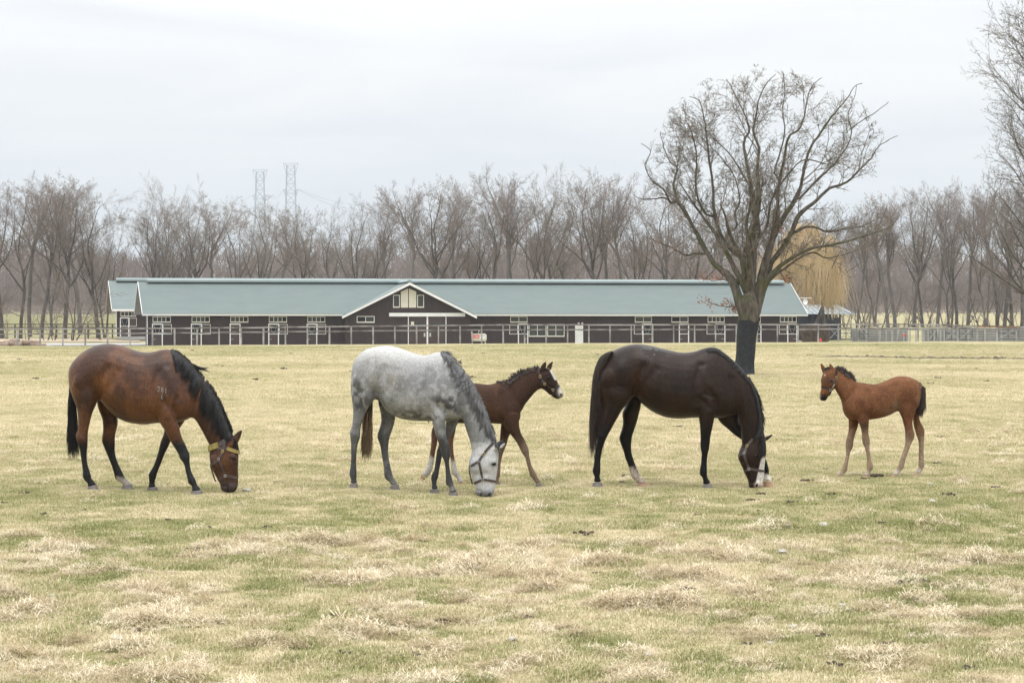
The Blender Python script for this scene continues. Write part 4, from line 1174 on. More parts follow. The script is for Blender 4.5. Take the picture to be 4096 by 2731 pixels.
    sculpt = [([(345,540),(360,430),(420,300)], -.016, 26), ([(350,545),(400,520),(520,330)], -.010, 30), ([(885,770),(850,640),(840,480),(880,330)], -.013, 24),
              ([(1040,700),(1020,640),(1050,560)], -.010, 18), ([(1190,720),(1180,600),(1120,420),(1060,300)], -.012, 28), ([(960,330),(1010,480),(1020,600)], .008, 22),
              ([(300,300),(240,360)], .010, 45), ([(150,480),(200,620)], -.008, 22), ([(960,770),(1000,840),(1060,960)], -.006, 12), ([(600,500),(760,560)], .008, 120),
              ([(1225,760),(1300,880)], -.008, 14), ([(1410,1215),(1480,1225)], -.005, 14), ([(1440,1090),(1470,1210)], .004, 12), ([(1440,1345),(1500,1355),(1510,1405)], -.006, 7),
              ([(110,480),(180,560),(300,560)], .006, 30), ([(255,620),(230,720),(225,820)], -.006, 12), ([(420,740),(430,840)], -.005, 12), ([(930,600),(1010,680)], -.009, 20), ([(985,800),(1040,930)], .005, 12), ([(1110,1085),(1125,1110)], .004, 14), ([(700,690),(560,660),(430,600)], -.004, 26), ([(150,915),(200,930)], .006, 18)]
    def coat(x, y, lat, co):
        n1 = fbm(co[:,0]*5, co[:,1]*5, co[:,2]*5, 5); n2 = fbm(co[:,0]*14, co[:,1]*14, co[:,2]*14, 8)
        C = np.tile(np.array([[.165,.075,.040]]), (len(x), 1))
        C = mixc(C, (.062,.030,.022), sstep(.38,.62,n1)*.8)
        C = mixc(C, (.27,.115,.045), (gauss(x,y,400,480,90,190)+gauss(x,y,860,690,70,90)+gauss(x,y,100,420,40,150)+gauss(x,y,620,640,160,90)*.6)*.55)
        C = mixc(C, (.055,.032,.028), np.clip(gauss(x,y,960,330,120,140)+gauss(x,y,230,560,90,90)*.7+gauss(x,y,330,130,130,50)*.6,0,1)*.6)  # darker shoulder and hips: coat's own tone with some shading painted in
        dark = (.012,.011,.012)
        legs = (x < 1300) & (y > 800)
        t = sstep(870, 1000, y+(n2-.5)*90+np.where(lat > 0, 60, 0)*0)*legs
        C = mixc(C, dark, t)
        blue = (.026,.027,.031)
        C = mixc(C, blue, sstep(930,1050,y)*((x > 1000)&(x < 1300))*.8)
        # white far hind pastern
        t = sstep(1255,1285,y+(n2-.5)*30-(x-540)*.25)*((x > 490)&(x < 680)&(y > 1220))*(x-y*.0 > 505)
        C = mixc(C, (.55,.49,.43), t*.95)
        # dark muzzle and eye surround
        C = mixc(C, (.075,.055,.05), sstep(1275,1340,y+(n2-.5)*30)*(x > 1330))
        C = mixc(C, (.06,.032,.024), gauss(x,y,1545,1110,50,45)*.8)
        C = mixc(C, (.03,.018,.015), sstep(935,880,y)*(x > 1515)*.8)
        C = mixc(C, (.18,.08,.045), gauss(x,y,1400,1130,70,90)*.5)
        return C*(.86+.28*n2)[:,None]
    h.finish(sculpt=sculpt, coat=coat, gain=0.57)
    h.eye(1560, 1103); h.nostril(1572, 1372, .012, .022, .4); h.nostril(1500, 1375, .006, .02, .2)
    h.halter([(1480,935),(1470,1000),(1458,1045),(1425,1108)], [(1425,1112),(1385,1140),(1346,1170)], [(1598,1278),(1540,1268),(1480,1262),(1430,1285),(1392,1308)], [(1350,1172),(1362,1215),(1385,1290),(1398,1312)], (1457,1042), (1424,1110), (1482,1260), ba=-.5)
    hl = [c for c in h.root.children if c.name.startswith('halter')][0]
    for far in (False, True):
        h.ribbon('cheek_strap', [(1425,1112),(1448,1170),(1480,1255)], .024, 'leather', hl, far=far)
        h.ribbon('browband', [(1500,1015),(1540,1030),(1598,1052)], .038, 'gold_cloth', hl, far=far, thick=.012)
        h.ribbon('throat_strap', [(1410,985),(1440,975),(1482,945)], .05, 'leather', hl, far=far)
        h.ribbon('padded_collar', [(1420,985),(1385,995),(1350,1010),(1335,1025)], .062, 'gold_cloth', hl, far=far, thick=.014)
        h.ribbon('throat_strap', [(1405,1012),(1460,1015),(1510,1018)], .03, 'leather', hl, far=far)
    mz = h.p3(1520, 1411, 0); HOOFS.append((mz[0], mz[1], mz[2]))
    # freeze brand 281 / 6 on the shoulder
    def glyph(pts, ox, oy, w_, hh): return [(ox+a*w_, oy+b*hh) for a, b in pts]
    G = {'2': [(0,.25),(.2,.03),(.6,0),(.85,.2),(.7,.5),(.3,.75),(0,1),(.85,.98)], '8': [(.5,.48),(.1,.3),(.2,.05),(.6,0),(.85,.2),(.7,.42),(.3,.55),(.05,.8),(.3,1),(.75,.97),(.9,.72),(.5,.48)],
         '1': [(.2,.2),(.65,0),(.5,1)], '6': [(.75,.0),(.3,.25),(.1,.6),(.2,.92),(.55,1),(.85,.8),(.75,.55),(.35,.52),(.12,.7)]}
    br = empty('brand_number'); br.parent = h.root
    for c, gx, gy, gw, gh in (('2', 870, 460, 32, 45), ('8', 903, 465, 28, 50), ('1', 935, 475, 24, 44), ('6', 904, 527, 24, 50)):
        h.ribbon('digit', glyph(G[c], gx, gy, gw, gh), .0075, 'brand', br, thick=.0015, off=.001)
    h.locks('mane', [(1000,135),(1060,150),(1130,205),(1210,285),(1290,375),(1360,465),(1420,565),(1470,670),(1510,770),(1545,860)],
            [(1040,260),(1065,310),(1095,350),(1120,430),(1185,630),(1285,720),(1355,820),(1410,900),(1465,935),(1500,965)], 1700, 'hair_black', 1, r=.0038, sag=.16, jit=18, curl=.035)
    h.locks('mane', [(1180,250),(1230,300),(1260,320)], [(1260,290),(1330,330),(1370,400)], 90, 'hair_black', 2, r=.0026, sag=.15, jit=14, surf=False)
    h.locks('forelock', [(1545,890),(1575,950),(1590,980)], [(1580,1060),(1605,1075),(1612,1070)], 110, 'hair_black', 3, r=.005, sag=.05, jit=8)
    h.locks('tail', [(88,470),(100,500),(112,540),(130,580)], [(70,1045),(100,1055),(130,1060),(165,1055)], 1100, 'hair_black', 4, r=.0042, sag=-.02, jit=9, surf=False, lat=.0, latj=.045, pts_n=9, curl=.008, spread=1.0)
    tag(h.root, 'bay mare with black mane grazing, white brand number on shoulder and gold-padded halter', 'horse')
    return h
# ---------------------------------------------------------------- grey mare
def grey_mare():
    h = Horse('grazing_mare', 1360, 1340, 2.2404, 27.05, 1650, -.25)
    h.loft([(108,310,102,430,.09),(125,240,104,540,.19),(170,175,140,610,.255,.05),(230,130,230,612,.28,.05),(310,106,300,578,.285,.06),(390,97,352,592,.29,.08),(470,99,420,682,.295,.08),(550,122,500,732,.305,.08),(630,150,590,757,.31,.09),(700,172,680,768,.31,.1),
            (765,180,760,770,.30,.12),(820,167,830,771,.285,.16),(890,152,905,771,.26,.22),(950,162,985,766,.24,.28),(1010,205,1045,758,.21,.26),(1060,310,1082,742,.165,.2),(1095,440,1100,700,.10)])
    h.loft([(930,165,980,720,.21,.3),(980,192,1025,738,.19,.3),(1055,262,1072,748,.16,.28),(1135,355,1096,756,.14,.25),(1208,460,1113,792,.12,.22),(1262,570,1131,850,.107,.2),(1310,690,1151,910,.10,.18),(1350,800,1168,965,.094,.15),(1385,895,1180,1022,.088,.1)])
    h.loft([(1370,860,1172,1000,.085,.1),(1408,945,1182,1035,.09),(1420,1030,1172,1078,.102),(1420,1090,1156,1130,.11),(1415,1150,1153,1175,.11,-.1),(1410,1210,1165,1222,.096,-.05),(1402,1265,1183,1272,.082),(1394,1315,1199,1320,.073),(1388,1365,1213,1366,.068),(1380,1405,1211,1406,.064),(1362,1435,1228,1438,.05),(1335,1450,1255,1450,.03)])
    h.loft([(1372,1025,1425,1020,.03),(1385,985,1438,995,.026),(1408,958,1452,975,.02),(1440,943,1464,958,.014),(1464,937,1471,942,.009)], lat=-.065, n=14, sub=3)
    h.loft([(1415,1010,1450,1015,.024),(1440,985,1468,998,.018),(1465,968,1482,978,.012),(1480,962,1487,967,.008)], lat=.055, n=14, sub=3)
    h.leg([(100,440,345,500,.13),(104,520,325,555,.13),(108,600,290,600,.115),(117,680,245,672,.098),(114,760,208,755,.083),(104,820,188,820,.07),(88,865,183,870,.06),(91,910,178,920,.055),(97,960,162,965,.047),(98,1020,152,1020,.04),(99,1080,148,1080,.036),(97,1140,145,1140,.034),(92,1190,147,1190,.036),(83,1235,150,1230,.042),(90,1270,150,1265,.04),(98,1297,148,1292,.035),(92,1325,155,1325,.042)],
          -.15, ((90,1328),(157,1328),(79,1366),(163,1368)))
    h.leg([(340,560,460,600,.11),(345,620,482,655,.11),(362,690,495,730,.10),(370,760,490,772,.085),(358,820,475,830,.07),(338,880,455,890,.06),(336,922,442,930,.055),(355,970,436,975,.047),(367,1030,432,1030,.04),(375,1090,437,1085,.036),(387,1150,445,1140,.034),(393,1210,458,1200,.036),(397,1263,470,1245,.043),(413,1295,478,1273,.04),(440,1310,492,1293,.034),(455,1345,520,1328,.042)],
          .14, ((452,1350),(521,1333),(436,1385),(541,1389)))
    h.leg([(790,600,960,560,.08),(800,690,950,670,.09),(822,760,945,755,.086),(838,820,945,820,.076),(850,880,951,880,.066),(870,932,965,938,.057),(888,985,979,985,.05),(902,1040,989,1040,.048),(913,1085,990,1080,.047),(930,1120,981,1115,.04),(940,1160,978,1150,.034),(945,1210,985,1200,.032),(948,1260,995,1250,.034),(946,1308,1010,1300,.042),(953,1340,1016,1325,.041),(976,1360,1020,1345,.034),(980,1390,1036,1375,.038),(977,1412,1048,1400,.044)],
          -.13, ((977,1412),(1050,1402),(965,1441),(1062,1445)), lat0=-.17)
    h.leg([(940,640,1080,650,.08),(948,740,1072,745,.078),(946,800,1040,800,.07),(940,850,1028,845,.062),(912,915,990,908,.053),(884,985,955,978,.05),(867,1040,928,1040,.046),(859,1100,911,1108,.038),(850,1160,900,1160,.034),(842,1210,890,1210,.035),(824,1242,886,1242,.042),(815,1272,880,1275,.043),(818,1305,868,1305,.036),(825,1340,866,1336,.036),(814,1378,880,1376,.044)],
          .13, ((812,1380),(880,1380),(799,1414),(893,1417)))
    h.ball(900, 540, 110, 150, .10, -.14, .3); h.ball(900, 540, 110, 150, .10, .14, .3); h.ball(880, 710, 72, 80, .08, -.16)
    h.ball(225, 430, 115, 150, .12, -.17); h.ball(225, 430, 115, 150, .12, .17)
    for sg in (-1, 1):
        h.ball(1215, 1165, 52, 75, .042, .078*sg); h.ball(1365, 1140, 36, 34, .03, .075*sg); h.ball(1335, 1400, 44, 42, .03, .047*sg)
    sculpt = [([(322,535),(345,430),(400,300)], -.016, 26), ([(325,540),(400,500),(500,320)], -.009, 30), ([(790,690),(760,600),(770,480),(800,330)], -.014, 24), ([(945,690),(930,620),(960,540)], -.010, 18),
              ([(1095,740),(1060,620),(1010,450),(960,320)], -.013, 28), ([(860,330),(910,480),(920,600)], .008, 22), ([(300,320),(240,370)], .010, 45), ([(150,480),(190,600)], -.008, 22), ([(1120,800),(1165,930)], -.006, 12),
              ([(1240,1250),(1310,1240)], -.006, 14), ([(1280,1120),(1300,1200)], .004, 12), ([(1215,1390),(1262,1395),(1270,1445)], -.006, 7), ([(560,480),(700,540)], .008, 120),
              ([(120,480),(190,560),(290,560)], .006, 30), ([(205,640),(175,740),(160,840)], -.006, 12), ([(830,600),(920,680)], -.009, 20), ([(870,800),(900,930)], .005, 12), ([(400,700),(415,820)], -.005, 12), ([(120,890),(160,900)], .006, 18)]
    def coat(x, y, lat, co):
        n1 = fbm(co[:,0]*4, co[:,1]*4, co[:,2]*4, 21); n2 = fbm(co[:,0]*16, co[:,1]*16, co[:,2]*16, 22, 3); n3 = vnoise(co[:,0]*23+2.2*n2, co[:,1]*23, co[:,2]*23+2*n1, 23)
        C = np.tile(np.array([[.46,.463,.468]]), (len(x), 1))
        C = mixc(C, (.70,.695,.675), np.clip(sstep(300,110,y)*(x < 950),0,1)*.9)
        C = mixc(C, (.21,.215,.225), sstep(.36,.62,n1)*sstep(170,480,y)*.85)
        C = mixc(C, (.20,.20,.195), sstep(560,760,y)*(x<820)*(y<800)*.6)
        C = mixc(C, (.60,.60,.60), sstep(.52,.72,n3)*sstep(230,400,y)*(x<1250)*(y<770)*.38)
        # dapples: pale spots in darker areas
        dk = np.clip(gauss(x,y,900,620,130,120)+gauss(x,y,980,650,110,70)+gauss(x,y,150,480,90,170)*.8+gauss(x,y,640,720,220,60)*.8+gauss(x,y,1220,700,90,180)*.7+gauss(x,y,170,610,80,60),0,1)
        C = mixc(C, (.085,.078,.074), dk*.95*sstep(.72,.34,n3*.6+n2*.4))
        # grass stains on the quarter
        C = mixc(C, (.26,.22,.165), np.clip(gauss(x,y,280,270,80,90)+gauss(x,y,470,420,90,90)*.8,0,1)*sstep(.35,.6,n2)*.8)
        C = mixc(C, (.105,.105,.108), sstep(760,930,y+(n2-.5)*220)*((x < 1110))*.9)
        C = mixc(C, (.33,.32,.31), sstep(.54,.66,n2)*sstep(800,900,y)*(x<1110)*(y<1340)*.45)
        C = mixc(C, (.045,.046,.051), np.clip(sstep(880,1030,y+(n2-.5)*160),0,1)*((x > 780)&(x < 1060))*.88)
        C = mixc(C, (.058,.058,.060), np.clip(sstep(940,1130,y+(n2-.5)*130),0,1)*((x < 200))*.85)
        C = mixc(C, (.33,.32,.31), gauss(x,y,490,1320,60,50)*.7+gauss(x,y,1000,1375,50,40)*.7)
        head = (x > 1120)&(y > 960)
        C = mixc(C, (.76,.77,.785), sstep(930,1010,y+(n2-.5)*40)*(x > 1130)*.95)
        C = mixc(C, (.42,.47,.52), gauss(x,y,1195,1150,55,70)*.6*head)
        C = mixc(C, (.20,.215,.24), sstep(1340,1430,y+(n2-.5)*50)*(x > 1130)*.9)
        C = mixc(C, (.14,.14,.15), gauss(x,y,1375,1155,34,26)*.85)
        C = mixc(C, (.022,.020,.022), ((x > 1378)&(y < 1022)&(y > 925)&(lat < -.03)&(y < 1010-(x-1375)*.0))*sstep(1025,1005,y)*.9*(x > 1385))
        C = mixc(C, (.30,.31,.325), sstep(560,760,y)*((x > 1080)&(x < 1330)&(y < 960))*.5)
        C = mixc(C, (.03,.028,.03), ((x>285)&(x<372)&(y>540)&(y<630)&(np.abs(lat)<.13))*.9)
        return C*(.90+.20*n2)[:,None]
    h.finish(sculpt=sculpt, coat=coat, mat='coat_grey', gain=0.66, sat=.8)
    h.eye(1380, 1158, .023); h.nostril(1338, 1425, .014, .026, .5); h.nostril(1262, 1425, .007, .022, .1)
    h.halter([(1375,965),(1330,1010),(1286,1068),(1245,1128)], [(1240,1132),(1195,1160),(1153,1190)], [(1392,1310),(1330,1300),(1280,1292),(1230,1315),(1185,1335)], [(1157,1192),(1163,1240),(1176,1300),(1188,1335)], (1286,1068), (1243,1130), (1279,1293), ba=-.7)
    hl = [c for c in h.root.children if c.name.startswith('halter')][0]
    for far in (False, True):
        h.ribbon('cheek_strap', [(1246,1135),(1262,1210),(1277,1285)], .024, 'leather', hl, far=far)
    mz = h.p3(1295, 1452, 0); HOOFS.append((mz[0], mz[1], mz[2]))
    h.locks('mane', [(905,150),(960,175),(1040,245),(1120,335),(1195,440),(1250,545),(1300,660),(1340,775),(1375,880)], [(960,200),(980,250),(1000,320),(1030,400),(1110,540),(1200,680),(1260,790),(1320,880),(1375,950)], 1700, 'hair_grey', 11, r=.0038, sag=.18, jit=20, curl=.05)
    h.locks('mane', [(905,150),(960,170),(1020,215),(1080,260)], [(1000,170),(1040,200),(1080,240),(1110,250)], 110, 'hair_grey', 12, r=.0026, sag=.3, jit=14, surf=False)
    h.locks('forelock', [(1395,940),(1412,990),(1420,1010)], [(1425,1060),(1432,1070),(1436,1060)], 60, 'hair_grey', 13, r=.005, sag=.0, jit=5)
    h.locks('tail', [(150,420),(165,440),(180,460)], [(255,640),(270,640),(285,640)], 160, 'hair_brown', 14, r=.008, sag=-.05, jit=8, surf=False, lat=.01, latj=.03)
    h.locks('tail', [(250,590),(268,590),(284,590)], [(205,980),(240,1000),(282,990)], 520, 'hair_brown', 15, r=.0045, sag=-.04, jit=8, surf=False, lat=.0, latj=.04, spread=1.0, curl=.01)
    h.locks('tail', [(215,760),(250,760),(286,760)], [(195,1095),(235,1105),(280,1085)], 620, 'hair_straw', 16, r=.0038, sag=-.02, jit=9, surf=False, lat=-.01, latj=.045, spread=1.0, curl=.01, rj=110)
    tag(h.root, 'dapple grey mare with dark mane and white face grazing before the small dark foal', 'horse')
    return h
# ---------------------------------------------------------------- dark mare
def dark_mare():
    h = Horse('grazing_mare', 2320, 1340, 2.376, 28.02, 2700, -.12)
    h.loft([(185,290,172,410,.09),(215,235,180,540,.19),(270,178,230,645,.255,.05),(350,132,330,655,.28,.05),(430,102,440,645,.285,.06),(520,86,520,580,.29,.08),(600,89,582,645,.295,.08),(690,104,670,716,.305,.08),(780,127,770,766,.31,.09),(870,148,860,788,.31,.1),(960,165,960,794,.30,.12),(1040,163,1050,788,.285,.15),(1110,148,1130,787,.265,.2),(1180,125,1205,790,.245,.26),(1250,113,1285,790,.225,.3),(1320,132,1375,783,.20,.28),(1385,205,1440,760,.17,.2),(1435,360,1480,735,.12),(1470,500,1492,690,.08)])
    h.loft([(1270,125,1340,760,.20,.3),(1330,140,1400,770,.18,.3),(1415,205,1450,768,.155,.28),(1500,282,1490,746,.14,.25),(1585,380,1503,772,.122,.22),(1645,480,1515,822,.11,.2),(1688,585,1525,872,.104,.18),(1715,695,1530,922,.098,.15),(1732,810,1535,977,.093,.12),(1742,905,1536,1022,.088,.1)])
    h.loft([(1738,880,1536,1005,.085),(1757,960,1537,1042,.09),(1768,1030,1520,1082,.102),(1773,1090,1504,1130,.11),(1768,1145,1503,1172,.11,-.1),(1758,1205,1522,1217,.094,-.05),(1753,1260,1544,1262,.08),(1749,1310,1564,1312,.071),(1745,1355,1588,1360,.066),(1735,1400,1600,1405,.062),(1720,1435,1605,1440,.05),(1695,1457,1625,1457,.03)])
    h.loft([(1655,1030,1715,1025,.03),(1668,990,1735,995,.026),(1695,958,1748,970,.02),(1730,940,1748,948,.010)], lat=-.07, n=14, sub=3)
    h.loft([(1740,985,1752,1010,.028),(1765,962,1778,1000,.024),(1795,952,1802,983,.018),(1822,940,1826,958,.012),(1834,933,1837,938,.008)], lat=.05, n=14, sub=3)
    h.leg([(170,440,520,540,.13),(178,520,505,575,.13),(200,600,460,645,.118),(222,690,400,712,.10),(206,770,360,782,.086),(190,840,320,852,.072),(180,900,285,916,.062),(165,955,255,970,.056),(163,1005,235,1020,.05),(150,1060,217,1070,.043),(140,1120,205,1120,.037),(135,1180,197,1180,.034),(128,1240,195,1235,.037),(118,1285,197,1280,.043),(125,1320,193,1315,.04),(138,1347,188,1345,.035),(128,1395,205,1395,.043)],
          -.15, ((125,1400),(207,1398),(112,1443),(220,1444)))
    h.leg([(450,570,570,600,.11),(440,650,580,670,.11),(402,740,562,742,.10),(408,820,545,812,.085),(398,890,520,890,.07),(373,965,497,962,.06),(376,1002,490,1010,.054),(395,1055,487,1060,.047),(415,1110,490,1110,.04),(430,1170,503,1160,.036),(455,1230,521,1213,.035),(470,1290,544,1265,.041),(483,1335,560,1308,.043),(499,1362,572,1338,.038),(530,1385,597,1360,.035),(547,1410,627,1390,.043)],
          .14, ((545,1412),(628,1395),(542,1441),(656,1442)), 'hoof_tan')
    h.leg([(1100,560,1300,540,.08),(1104,640,1298,640,.092),(1120,740,1290,710,.086),(1130,800,1276,792,.076),(1138,860,1265,852,.066),(1142,920,1250,920,.057),(1145,980,1239,980,.05),(1143,1040,1233,1040,.048),(1147,1090,1226,1086,.046),(1155,1122,1218,1120,.04),(1152,1170,1210,1170,.034),(1147,1230,1207,1230,.034),(1137,1283,1208,1280,.042),(1138,1325,1208,1320,.042),(1160,1350,1211,1345,.035),(1170,1385,1226,1375,.037),(1168,1417,1243,1408,.044)],
          -.13, ((1168,1422),(1243,1412),(1160,1451),(1268,1453)), lat0=-.17)
    h.leg([(1290,660,1480,650,.08),(1300,770,1500,745,.08),(1335,832,1512,792,.075),(1402,890,1532,852,.066),(1470,950,1572,900,.058),(1532,992,1622,950,.052),(1590,1050,1672,1010,.049),(1645,1112,1727,1080,.045),(1690,1172,1757,1150,.038),(1725,1222,1777,1200,.034),(1745,1270,1793,1260,.038),(1750,1310,1797,1300,.04),(1747,1342,1800,1332,.036),(1742,1383,1822,1383,.043)],
          .13, ((1740,1388),(1825,1390),(1742,1426),(1846,1452)), 'hoof_tan')
    h.ball(1200, 520, 110, 150, .10, -.14, .2); h.ball(1200, 520, 110, 150, .10, .14, .2); h.ball(1195, 640, 85, 75, .09, -.16)
    h.ball(310, 430, 120, 150, .12, -.17); h.ball(310, 430, 120, 150, .12, .17)
    for sg in (-1, 1):
        h.ball(1565, 1150, 52, 75, .042, .078*sg); h.ball(1700, 1140, 36, 34, .03, .075*sg); h.ball(1690, 1415, 40, 40, .03, .042*sg)
    sculpt = [([(528,560),(545,440),(600,300)], -.016, 26), ([(530,565),(600,480),(720,330)], -.009, 30), ([(1105,640),(1090,560),(1100,430),(1150,290)], -.014, 24), ([(1295,680),(1290,600),(1240,540)], -.012, 18),
              ([(1190,560),(1280,600),(1290,640)], -.008, 14), ([(1495,720),(1470,560),(1440,420)], -.012, 28), ([(1160,320),(1210,470)], .008, 22), ([(390,320),(320,370)], .010, 45), ([(230,480),(270,620)], -.008, 22),
              ([(1515,780),(1525,900)], -.006, 12), ([(1580,1240),(1660,1250)], -.006, 14), ([(1605,1395),(1650,1405),(1655,1455)], -.006, 7), ([(760,480),(900,540)], .008, 120),
              ([(190,480),(290,570),(420,600)], .006, 32), ([(330,680),(290,760),(245,860)], -.006, 14), ([(1130,600),(1230,690)], -.010, 20), ([(1180,800),(1190,950)], .005, 12), ([(440,740),(450,860)], -.005, 12), ([(200,960),(235,970)], .006, 18)]
    def coat(x, y, lat, co):
        n1 = fbm(co[:,0]*5, co[:,1]*5, co[:,2]*5, 31); n2 = fbm(co[:,0]*14, co[:,1]*14, co[:,2]*14, 32)
        C = np.tile(np.array([[.046,.027,.020]]), (len(x), 1))
        C = mixc(C, (.026,.017,.014), sstep(.4,.65,n1)*.7)
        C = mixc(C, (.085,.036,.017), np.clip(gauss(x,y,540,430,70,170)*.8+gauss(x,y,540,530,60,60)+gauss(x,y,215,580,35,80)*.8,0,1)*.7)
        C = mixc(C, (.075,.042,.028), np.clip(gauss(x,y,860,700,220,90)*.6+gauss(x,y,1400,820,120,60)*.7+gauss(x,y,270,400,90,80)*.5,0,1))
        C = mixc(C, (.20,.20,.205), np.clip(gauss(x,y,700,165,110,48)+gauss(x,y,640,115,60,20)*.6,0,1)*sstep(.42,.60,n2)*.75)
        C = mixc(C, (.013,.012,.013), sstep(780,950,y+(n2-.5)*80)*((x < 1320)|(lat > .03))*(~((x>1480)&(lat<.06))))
        C = mixc(C, (.90,.76,.66), sstep(1225,1275,y+(n2-.5)*60)*((x > 440)&(x < 680))*(sstep(.62,.48,fbm(co[:,0]*11,co[:,1]*11,co[:,2]*11,77))*.9+.1))
        C = mixc(C, (1.3,1.26,1.2), sstep(1305,1335,y)*((x > 1730)&(lat > .04)))
        # blaze and pink nose
        bl = sstep(0, 12, x-(1722-(y-1150)*.23))*sstep(1140,1180,y)*(lat < .09)*(x > 1640)
        C = mixc(C, (1.3,1.26,1.2), bl*sstep(.08,.05,lat)*.97)
        C = mixc(C, (.95,.66,.60), sstep(1385,1430,y+(n2-.5)*30)*(x > 1650)*(lat < .08)*.8)
        C = mixc(C, (.06,.045,.042), sstep(1375,1420,y)*((x > 1560)&(x < 1640))*.6)
        C = mixc(C, (.07,.042,.032), gauss(x,y,1580,1130,80,120)*.45)
        return C*(.86+.28*n2)[:,None]
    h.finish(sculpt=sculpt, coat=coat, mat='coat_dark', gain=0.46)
    h.eye(1668, 1145, .022); h.nostril(1680, 1425, .014, .022, .5)
    h.halter([(1640,985),(1610,1025),(1588,1055),(1560,1118)], [(1558,1122),(1530,1132),(1500,1145)], [(1750,1292),(1690,1283),(1605,1270),(1575,1285),(1550,1302)], None, (1588,1053), (1558,1120), (1606,1272), ba=-.5)
    hl = [c for c in h.root.children if c.name.startswith('halter')][0]
    for far in (False, True):
        h.ribbon('cheek_strap', [(1557,1125),(1575,1190),(1603,1262)], .024, 'leather', hl, far=far)
    mz = h.p3(1660, 1459, 0); HOOFS.append((mz[0], mz[1], mz[2]))
    h.locks('mane', [(1260,122),(1330,142),(1410,205),(1490,275),(1570,365),(1630,455)], [(1180,165),(1290,165),(1400,230),(1480,310),(1570,420),(1640,520)], 800, 'hair_black', 41, r=.0036, sag=.25, jit=9, curl=.03)
    h.locks('mane', [(1600,395),(1650,490),(1690,590),(1715,700),(1732,820),(1745,900)], [(1690,600),(1720,700),(1735,800),(1740,900),(1690,980),(1640,1010)], 900, 'hair_black', 42, r=.0036, sag=.02, jit=14, curl=.02)
    h.locks('forelock', [(1735,950),(1750,980),(1760,1000)], [(1700,1110),(1735,1150),(1755,1140)], 160, 'hair_black', 43, r=.005, sag=.05, jit=10)
    h.locks('tail', [(225,190),(250,180),(275,168),(300,158)], [(95,1090),(130,1085),(180,1060),(222,1075)], 1500, 'hair_brown', 44, r=.0048, sag=0, jit=9, surf=False, lat=-.06, latj=.045, pts_n=12, spread=1.0, curl=.006, via=[(88,330),(104,345),(128,365),(158,395)])
    h.locks('tail', [(260,172),(285,163),(310,155)], [(120,520),(140,520),(165,520)], 300, 'hair_black', 45, r=.005, sag=0, jit=6, surf=False, lat=-.07, latj=.03, pts_n=9, spread=1.0, via=[(130,205),(150,220),(175,240)])
    tag(h.root, 'dark brown mare with white blaze grazing beside the trunk of the big bare oak', 'horse')
    return h
